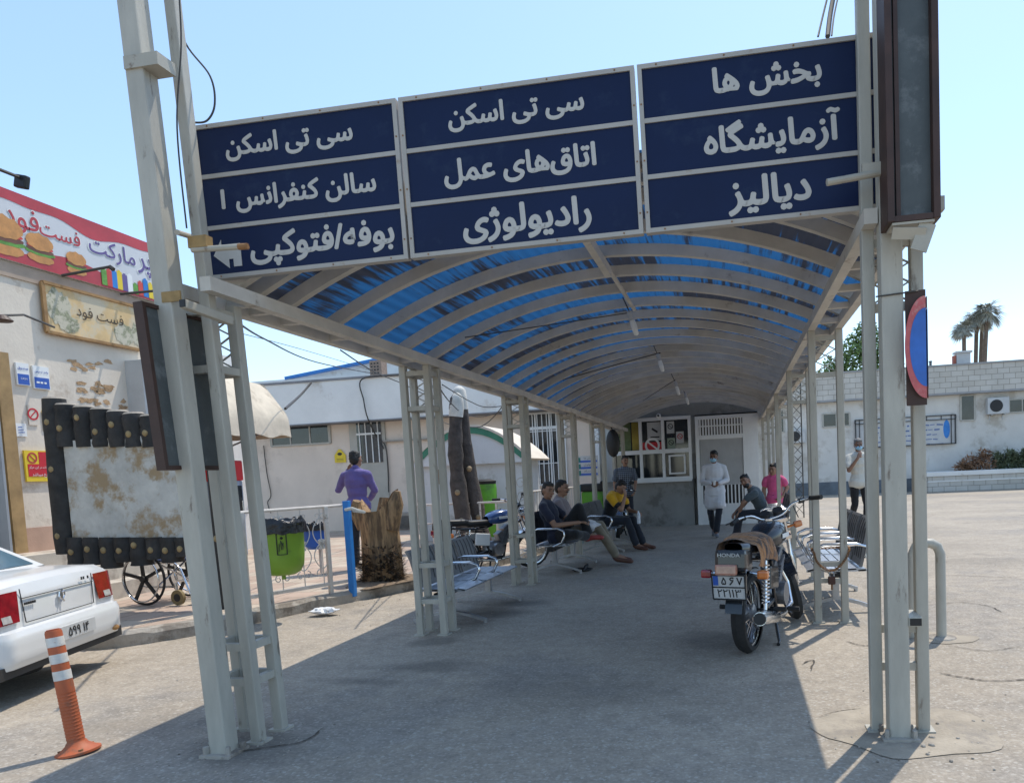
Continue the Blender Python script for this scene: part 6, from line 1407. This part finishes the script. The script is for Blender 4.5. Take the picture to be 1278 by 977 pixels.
# ================================================================ people
skin = mat('skin', (.30, .165, .105), .55, var=.08, scale=5); skin2 = mat('skin_dark', (.22, .115, .07), .55, var=.08, scale=5)
hairm = mat('hair_black', (.012, .010, .009), .6, var=.3, scale=30, bump=.4, bscale=120); hairg = mat('hair_grey', (.16, .155, .15), .7, var=.3, scale=30, bump=.4, bscale=120)
eyem = mat('eye', (.03, .02, .015), .2); lipm = mat('lip', (.20, .075, .06), .5); maskm = mat('face_mask', (.30, .52, .66), .8, var=.05)
def cloth(n, c, **k): return mat(n, c, .9, var=k.pop('var', .15), scale=k.pop('scale', 7), bump=k.pop('bump', .5), bscale=k.pop('bscale', 14), sheen=.2, **k)
def person(label, loc, rz, J, shirt, trousers, shoe, sk=None, hr=None, sleeve=.62, hem=.12, s=1.0, mask=None, beard=False, coat=None, skirt=None, group=None, w=1.0, hold=0.):
    """J: joints in metres, figure facing local -Y. One skin for the body, clothes fitted over it."""
    sk = sk or skin; hr = hr or hairm
    t = thing('person', label, 'person', loc, rz, group); t.scale = (s, s, s)
    J = {k: V(v) for k, v in J.items()}; pel, che = J['pelvis'], J['chest']; axis = (che-pel).normalized()
    rt = (J['sl']-J['sr']).normalized(); fw = rt.cross(axis).normalized()*-1
    if fw.dot(V((0, -1, 0))) < -0.2: fw = -fw
    rt = (rt-axis*rt.dot(axis)).normalized()
    TR = Matrix((rt, axis.cross(rt).normalized(), axis)).transposed()
    hd = J['head']; fd = V(J.get('face', (0, -1, 0))).normalized(); up = (hd-J['neck']).normalized(); yv = -fd; up = (up-yv*up.dot(yv)).normalized(); HM = Matrix((yv.cross(up), yv, up)).transposed()
    def H(p): return hd+HM @ V(p)
    def torso(b, g, lo=0., yoke=True):
        b.ell(pel+axis*.02, (.158*w+g, .112*w+g, .125+g), TR); b.ell(pel.lerp(che, .38), (.142*w+g, .104*w+g, .15+g), TR); b.ell(pel.lerp(che, .68), (.165*w+g, .116*w+g, .16+g), TR); b.ell(pel.lerp(che, .88), (.158*w+g, .10*w+g, .10+g), TR)
        for a in ('sl', 'sr'): b.cap(pel.lerp(che, .95), pel.lerp(che, .95).lerp(J[a]-axis*.015, .88), .066+g*.8, .050+g*.8)
        b.cap(pel.lerp(che, .97), J['neck'].lerp(che, .2), .080+g, .052+g*.5)
        if lo: b.ell(pel-axis*lo*.4, (.192*w+g, .134*w+g, .085+lo*.42), TR); b.ell(pel-axis*(lo*.4+.05), (.188*w+g, .130*w+g, .05+lo*.3), TR)
    def arm(b, S_, g, upto=9.):
        sh, el, wr = J['s'+S_], J['e'+S_], J['w'+S_]
        if upto >= 1: b.cap(sh-axis*.02, el, .048+g, .040+g*.9); b.cap(el, wr if upto > 1.5 else el.lerp(wr, upto-1), .040+g*.9, (.027 if upto > 1.5 else .034)+g*.7)
        else: b.cap(sh-axis*.02, sh.lerp(el, upto), .049+g, .045+g*1.3)
    def leg(b, S_, g, end=.0, flare=0.):
        h_, k_, a_ = J['h'+S_], J['k'+S_], J['a'+S_]
        b.cap(h_, k_, .082*w+g, .056+g); b.cap(k_, k_.lerp(a_, .3), .055+g, .052+g); b.cap(k_.lerp(a_, .3), a_.lerp(k_, end), .052+g, .036+g+flare)
    b = MB(); torso(b, -.004); b.cap(pel.lerp(che, .96), hd-up*.04, .056, .050)
    b.ell(H((0, .008, .012)), (.074, .092, .104), HM); b.ell(H((0, -.022, -.055)), (.056, .064, .062), HM); b.ell(H((0, -.062, -.082)), (.028, .022, .024), HM)
    b.cap(H((0, -.082, .022)), H((0, -.108, -.022)), .010, .015); b.ell(H((0, -.100, -.026)), (.018, .012, .010), HM)
    b.cap(H((-.035, -.078, .036)), H((.035, -.078, .036)), .015, .015)
    for q in (-1, 1): b.ell(H((q*.075, .012, -.008)), (.011, .022, .034), HM); b.ell(H((q*.038, -.062, -.022)), (.024, .02, .022), HM)
    for S_ in ('l', 'r'):
        arm(b, S_, 0); leg(b, S_, -.006)
        wr, ht = J['w'+S_], J['t'+S_]; d = (ht-wr).normalized(); L = .175
        ref = V(J.get('p'+S_, (0, 0, 1))); pn = (ref-d*ref.dot(d)).normalized(); sd = d.cross(pn).normalized()     # pn = palm normal
        palm0 = wr+d*.03; pe = wr+d*.085
        for q in (-1, -.33, .33, 1): b.cap(palm0+sd*q*.018, pe+sd*q*.030, .016, .013)
        for q, ln in ((-1, .065), (-.33, .082), (.33, .088), (1, .076)):
            k0 = pe+sd*q*.031; k1 = k0+(d*.9+pn*(.25+hold)).normalized()*ln*.45; k2 = k1+(d*(.75-hold)+pn*(.6+hold)).normalized()*ln*.35; k3 = k2+(d*(.4-hold)+pn*(.9+hold)).normalized()*ln*.28; b.cap(k0, k1, .0095, .009); b.cap(k1, k2, .009, .0085); b.cap(k2, k3, .0085, .0075)
        th = 1 if S_ == 'l' else -1; b0 = palm0+sd*th*.026; b1 = b0+(d*.55+sd*th*.7+pn*.3).normalized()*.042; b2 = b1+(d*.85+sd*th*.15+pn*.45).normalized()*.034; b.cap(b0, b1, .013, .0105); b.cap(b1, b2, .0105, .0085)
        ft = J['o'+S_]; b.cap(J['a'+S_], ft, .036, .026)
    body = fuse(b, 'body', sk, t, .0085, 2, .4)
    def wrinkle(o, amp, sc):
        me = o.data; nrm = [v.normal.copy() for v in me.vertices]; co = []
        for v, n_ in zip(me.vertices, nrm):
            c = v.co; co.extend(c+n_*(amp*noise.noise(c*sc)+amp*.6*noise.noise(V((c.x*sc*.7, c.y*sc*.7, c.z*sc*2.6)))))
        me.vertices.foreach_set('co', co); me.update()
    b = MB(); torso(b, .016 if not coat else .022, hem)
    for S_ in ('l', 'r'): arm(b, S_, .017 if sleeve < 1 else .014, sleeve if sleeve < 1.9 else 9)
    if coat:
        dn = V((0, 0, -1))
        for k in range(13): b.ell(pel+dn*(.03+.026*k)+V((0, .004*k, 0)), (.180+.0028*k, .140+.0032*k, .075))
        for S_ in ('l', 'r'): b.cap(J['h'+S_], J['h'+S_].lerp(J['k'+S_], .62), .118, .125)
    so = fuse(b, 'coat' if coat else 'shirt', shirt, t, .0105, 3, .5); wrinkle(so, .008, 9)
    b = MB(); b.ell(pel+axis*.0, (.163*w+.008, .118*w+.008, .12), TR); b.ell(pel-axis*.06, (.158*w+.01, .116*w+.01, .10), TR)
    for S_ in ('l', 'r'): b.cap(pel-axis*.03+(J['h'+S_]-pel)*.6, J['h'+S_], .10*w, .094*w); leg(b, S_, .014, .10, .016)
    to = fuse(b, 'trousers', trousers, t, .0105, 3, .5); wrinkle(to, .008, 8)
    # collar
    m = MB(); cc = J['neck'].lerp(che, .25); e1 = TR @ V((1, 0, 0)); e2 = TR @ V((0, 1, 0)); m.tube([cc+e1*.064*math.cos(a)+e2*.062*math.sin(a)+axis*(.012*math.sin(a)) for a in [2*math.pi*k/20 for k in range(20)]], .011, 6, closed=True); m.build('collar', shirt, so, smooth=60)
    for S_ in ('l', 'r'):
        a_, ft = J['a'+S_], J['o'+S_]; d = (ft-a_); d = V((d.x, d.y, d.z)).normalized(); b = MB(); b.cap(a_+V((0, 0, -.03)), ft+V((0, 0, -.004)), .046, .036); b.cap(a_+V((0, 0, -.02))-d*.03, a_+V((0, 0, -.03)), .042, .044); b.ell(ft+d*.02, (.042, .042, .03)); fuse(b, 'shoe', shoe, t, .011, 2)
    # hair and face
    b = MB(); b.ell(H((0, .024, .040)), (.079, .088, .096), HM); b.ell(H((0, .050, .0)), (.074, .068, .085), HM); b.ell(H((0, -.018, .090)), (.060, .060, .034), HM)
    rp = random.Random(len(label))
    for q in range(16): a = rp.uniform(0, 6.28); b.ell(H((.055*math.cos(a), .02+.06*math.sin(a), .085+rp.uniform(-.02, .015))), (.025, .025, .022), HM)
    ho = fuse(b, 'hair', hr, t, .009, 1); wrinkle(ho, .006, 40)
    for q in (-1, 1):
        m = MB(); m.ell(H((q*.032, -.083, .012)), (.012, .008, .007), HM, 10, 6); m.build('eye', eyem, t, smooth=60)
        m = MB(); m.cap(H((q*.016, -.095, .032)), H((q*.050, -.083, .034)), .0055, .004, 6); m.build('eyebrow', hr, t)
    m = MB(); m.ell(H((0, -.086, -.060)), (.024, .008, .007), HM, 10, 6); m.build('mouth', lipm, t, smooth=60)
    if beard == 'moustache': m = MB(); m.cap(H((-.026, -.088, -.048)), H((.026, -.088, -.048)), .008, .008, 8); m.build('moustache', hairm, t)
    elif beard: b = MB(); b.ell(H((0, -.028, -.070)), (.058, .064, .052), HM); b.ell(H((0, -.07, -.085)), (.032, .025, .026), HM); fuse(b, 'beard', hairm, t, .009, 1)
    if mask: 
        b = MB(); b.ell(H((0, -.050, -.048)), (.066, .066, .050), HM); b.ell(H((0, -.095, -.03)), (.026, .026, .024), HM); mo = fuse(b, 'face_mask', maskm, t, .009, 2)
        m = MB()
        for q in (-1, 1): m.tube([H((q*.062, -.05, -.03)), H((q*.079, -.01, -.002)), H((q*.078, .02, .01))], .003, 5)
        m.build('ear_loop', maskm, mo)
    return t
def stand(H_=1.72, **k):
    f = H_/1.72; J = dict(pelvis=(0, 0, .955), chest=(0, .01, 1.43), neck=(0, .0, 1.485), head=(0, -.02, 1.60), sl=(.185, .01, 1.40), sr=(-.185, .01, 1.40), el=(.235, .03, 1.12), er=(-.235, .03, 1.12), wl=(.235, -.06, .88), wr=(-.235, -.06, .88), tl=(.23, -.10, .72), tr=(-.23, -.10, .72), pl=(-1, 0, 0), pr=(1, 0, 0),
             hl=(.09, 0, .92), hr=(-.09, 0, .92), kl=(.10, -.02, .50), kr=(-.10, -.02, .50), al=(.10, .02, .10), ar=(-.10, .02, .10), ol=(.12, -.13, .045), orr=(-.12, -.13, .045))
    J.update(k); J['or'] = J.pop('orr') if 'orr' in J else J['or']; return {a: tuple(x*f for x in v) if a not in ('pl', 'pr', 'face') else v for a, v in J.items()}
def sit(**k):
    J = dict(pelvis=(0, 0, .535), chest=(0, .11, 1.0), neck=(0, .10, 1.055), head=(0, .06, 1.17), sl=(.185, .10, .97), sr=(-.185, .10, .97), el=(.24, -.02, .72), er=(-.24, -.02, .72), wl=(.12, -.24, .66), wr=(-.12, -.24, .66), tl=(.06, -.38, .63), tr=(-.06, -.38, .63), pl=(0, 0, -1), pr=(0, 0, -1),
             hl=(.09, -.03, .52), hr=(-.09, -.03, .52), kl=(.11, -.44, .53), kr=(-.11, -.44, .53), al=(.11, -.47, .10), ar=(-.11, -.47, .10), ol=(.12, -.63, .045), orr=(-.12, -.63, .045))
    J.update(k); J['or'] = J.pop('orr') if 'orr' in J else J['or']; return J
navyc = cloth('cloth_navy', (.013, .016, .035)); blackc = cloth('cloth_black', (.010, .010, .012)); purple = cloth('cloth_purple', (.13, .10, .29), var=.12); greyc = cloth('cloth_grey', (.20, .165, .17)); khaki = cloth('cloth_khaki', (.20, .165, .115)); yell = cloth('cloth_yellow', (.62, .33, .01)); slatec = cloth('cloth_slate', (.075, .095, .105)); pinkc = cloth('cloth_pink', (.62, .09, .22)); whitec = cloth('cloth_white', (.66, .66, .68), var=.06); offw = cloth('cloth_offwhite', (.55, .53, .47), var=.08); jeans = cloth('cloth_jeans', (.018, .022, .032))
brownshoe = mat('shoe_brown', (.11, .045, .028), .5, var=.2); blackshoe = mat('shoe_black', (.014, .013, .013), .45); redshoe = mat('shoe_red', (.28, .04, .035), .6, var=.2); sneaker = mat('shoe_grey', (.20, .21, .23), .6, var=.3)
# checked shirt
chk = cloth('cloth_checked', (.03, .035, .05)); t_, b_ = getn(chk); Ln = t_.links.new; tc_ = nn(t_, 'ShaderNodeTexCoord'); sx = nn(t_, 'ShaderNodeSeparateXYZ'); Ln(tc_.outputs['Object'], sx.inputs[0]); acc = None
for ax_ in (0, 2):
    mm = nn(t_, 'ShaderNodeMath', operation='MULTIPLY'); mm.inputs[1].default_value = 22; Ln(sx.outputs[ax_], mm.inputs[0]); fr = nn(t_, 'ShaderNodeMath', operation='FRACT'); Ln(mm.outputs[0], fr.inputs[0]); lt = nn(t_, 'ShaderNodeMath', operation='LESS_THAN'); lt.inputs[1].default_value = .2; Ln(fr.outputs[0], lt.inputs[0])
    if acc is None: acc = lt
    else: a2 = nn(t_, 'ShaderNodeMath', operation='MAXIMUM'); Ln(acc.outputs[0], a2.inputs[0]); Ln(lt.outputs[0], a2.inputs[1]); acc = a2
mxc = nn(t_, 'ShaderNodeMix', data_type='RGBA'); Ln(acc.outputs[0], mxc.inputs[0]); Ln(b_.inputs['Base Color'].links[0].from_socket, mxc.inputs[6]); mxc.inputs[7].default_value = (.22, .25, .30, 1); Ln(mxc.outputs[2], b_.inputs['Base Color'])

# 1 man in purple, back to the camera, phone at his ear
p = at(445, 600, 10.1)
person('man in a purple long sleeved shirt seen from behind, hand raised to his ear', (p.x, 10.1, .125), R(176), stand(1.72, el=(.36, -.08, 1.17), wl=(.20, -.12, 1.45), tl=(.10, -.06, 1.62), pl=(-1, 0, 0), head=(.01, -.04, 1.605), er=(-.22, -.10, 1.14), wr=(-.06, -.24, 1.02), tr=(.08, -.28, 1.02)), purple, jeans, blackshoe, sleeve=2, hem=.02)
# 2, 3 the two seated men
person('seated man in a navy shirt and black trousers, hands round his raised knee', (-2.47, 10.08, 0), R(88), sit(chest=(0, .14, .98), neck=(0, .13, 1.035), head=(-.01, .09, 1.15), sl=(.185, .13, .95), sr=(-.185, .13, .95), face=(-.62, -.75, -.12), kl=(.07, -.32, .90), al=(.05, -.44, .52), ol=(.05, -.60, .48), kr=(-.30, -.34, .56), ar=(.02, -.42, .50), orr=(.15, -.50, .48),
       er=(-.26, -.05, .68), wr=(-.06, -.34, .70), tr=(.06, -.42, .70), el=(.27, -.10, .72), wl=(.14, -.36, .72), tl=(.02, -.43, .70)), navyc, blackc, redshoe, hem=.04, sk=skin)
person('seated man in a grey shirt and khaki trousers, legs stretched out', (-2.45, 10.72, 0), R(92), sit(chest=(0, .13, .99), neck=(0, .11, 1.05), head=(-.02, .06, 1.165), face=(-.25, -.95, -.05), kl=(.12, -.46, .60), kr=(-.10, -.45, .58), al=(.10, -.68, .14), ar=(-.10, -.72, .14), ol=(.11, -.86, .075), orr=(-.10, -.90, .075), wl=(.16, -.30, .66), wr=(-.14, -.26, .66)), greyc, khaki, brownshoe, hem=.06, beard='moustache')
# 4 man in yellow and black
person('seated man in a black and yellow shirt leaning his face on one hand', (-2.24, 12.95, 0), R(72), sit(chest=(0, -.16, .97), neck=(0, -.21, 1.01), head=(0, -.29, 1.10), face=(-.1, -.85, -.5), sl=(.185, -.17, .93), sr=(-.185, -.17, .93), er=(-.20, -.38, .72), wr=(-.10, -.42, .96), tr=(-.06, -.38, 1.10), pr=(.3, 1, 0), el=(.22, -.34, .68), wl=(.12, -.52, .66), tl=(.02, -.62, .63), al=(.13, -.62, .10), ol=(.15, -.78, .045), ar=(-.08, -.58, .10), orr=(-.07, -.74, .045)), blackc, jeans, brownshoe, hem=.05)
yk = [o for o in SC.objects if o.name.startswith('person') and 'yellow' in o.get('label', '')][0]
b = MB(); 
for q in (-1, 1): b.cap((q*.10, -.165, .985), (q*.19, -.18, .94), .075, .083); b.cap((q*.19, -.18, .94), (q*.20, -.27, .83), .083, .070)
b.ell((0, -.19, .93), (.15, .13, .11)); fuse(b, 'yellow_yoke', yell, yk, .011, 3)
bt = thing('plastic_bottle', 'crumpled clear plastic bottle held by the man in yellow', 'bottle', at(797, 646, 12.62)); m = MB(); m.lathe([(.0, -.10), (.03, -.10), (.033, -.06), (.028, -.02), (.033, .03), (.028, .07), (.012, .1), (.012, .12), (0, .12)], 14); m.build('bottle', mat('bottle_clear', (.62, .66, .70), .15, var=.3, scale=25), bt, smooth=50)
pg = thing('plastic_bag', 'white plastic bag on the lap of the man in grey', 'bag', at(737, 656, 10.50)); m = MB(); m.grid(lambda u, v: (.10*math.cos(6.283*u)*math.sin(math.pi*(.02+.96*v))*(.8+.9*noise.noise(V((2*math.cos(6.28*u), 2*math.sin(6.28*u), 5*v)))), .06*math.sin(6.283*u)*math.sin(math.pi*(.02+.96*v))*(1+.8*noise.noise(V((3*math.cos(6.28*u), 3*math.sin(6.28*u), 4*v)))), -.075*math.cos(math.pi*v)+.02*math.sin(6.28*u*3)), 24, 12); m.build('bag', whitec, pg, smooth=60, fix=False)
# 5 standing man in the checked shirt
p = at(780, 600, 16.95); person('standing man in a dark checked shirt behind the far motorcycle', (p.x, 16.95, 0), R(12), stand(1.74, head=(.02, -.03, 1.60), face=(.25, -.95, -.1), el=(.24, -.02, 1.12), wl=(.20, -.16, .92), tl=(.16, -.26, .82)), chk, jeans, blackshoe, beard='moustache', sleeve=.75)
# 6 man in the white coat walking
person('man in a white coat and blue face mask walking towards the camera', (-.40, 14.85, 0), R(4), stand(1.70, head=(0, -.05, 1.595), face=(-.25, -.95, -.16), el=(.25, .0, 1.13), er=(-.25, .0, 1.13), wl=(.08, -.23, 1.08), wr=(-.09, -.23, 1.08), tl=(-.06, -.27, 1.07), tr=(.06, -.26, 1.06), pl=(0, 1, 0), pr=(0, 1, 0), kl=(.06, -.10, .50), al=(-.01, -.12, .10), ol=(.0, -.28, .05), kr=(-.10, .02, .50), ar=(-.04, .24, .16), orr=(-.05, .12, .05)), whitec, jeans, sneaker, sk=skin2, sleeve=2, coat=True, mask=True)
cu = thing('paper_cup', 'white paper cup held by the man in the white coat', 'cup', (-.40, 14.60, 1.07)); m = MB(); m.lathe([(.0, -.045), (.024, -.045), (.032, .045), (.028, .045), (.02, -.035)], 14, cap=False); m.build('cup', white, cu, smooth=40)
# 7 man in the slate t-shirt, sitting sideways
person('seated man in a slate grey shirt leaning on his knee, face turned to the camera', (.50, 13.35, 0), R(-84), sit(chest=(0, -.20, .95), neck=(0, -.26, .99), head=(.02, -.33, 1.10), face=(.85, -.55, -.05), sl=(.185, -.20, .91), sr=(-.185, -.20, .91), el=(.20, -.40, .74), wl=(.14, -.46, .58), tl=(.12, -.52, .50), er=(-.26, -.34, .68), wr=(-.15, -.48, .58), tr=(-.12, -.54, .52), al=(.12, -.56, .10), ol=(.13, -.71, .045), ar=(-.10, -.50, .10), orr=(-.10, -.66, .045)), slatec, jeans, blackshoe, hem=.05, beard=True, sleeve=.6)
# 8 child in pink
p = at(966, 600, 14.6); person('child in a pink shirt standing behind the motorcycle handlebar', (p.x, 14.6, 0), R(-12), stand(1.37, face=(-.35, -.93, -.1), el=(.30, .06, 1.16), wl=(.22, -.10, .98), tl=(.14, -.16, .90), er=(-.25, .0, 1.13)), pinkc, navyc, sneaker, w=.84, sleeve=.55)
# 9 walking man on the right in a pale t-shirt
person('walking man in a pale shirt and blue mask with a hand at his chin', (2.36, 15.1, 0), R(14), stand(1.80, head=(-.01, -.04, 1.60), face=(-.15, -.97, -.2), er=(-.24, -.14, 1.14), wr=(-.10, -.22, 1.36), tr=(-.02, -.20, 1.50), pr=(0, 1, 0), kl=(.10, -.10, .50), al=(.11, -.04, .10), ol=(.13, -.20, .045), kr=(-.09, -.02, .51), ar=(-.10, .22, .16), orr=(-.11, .10, .05), el=(.24, .08, 1.13), wl=(.22, .08, .9), tl=(.21, .04, .74)), offw, blackc, blackshoe, sk=skin2, hr=hairg, mask=True, sleeve=.7)
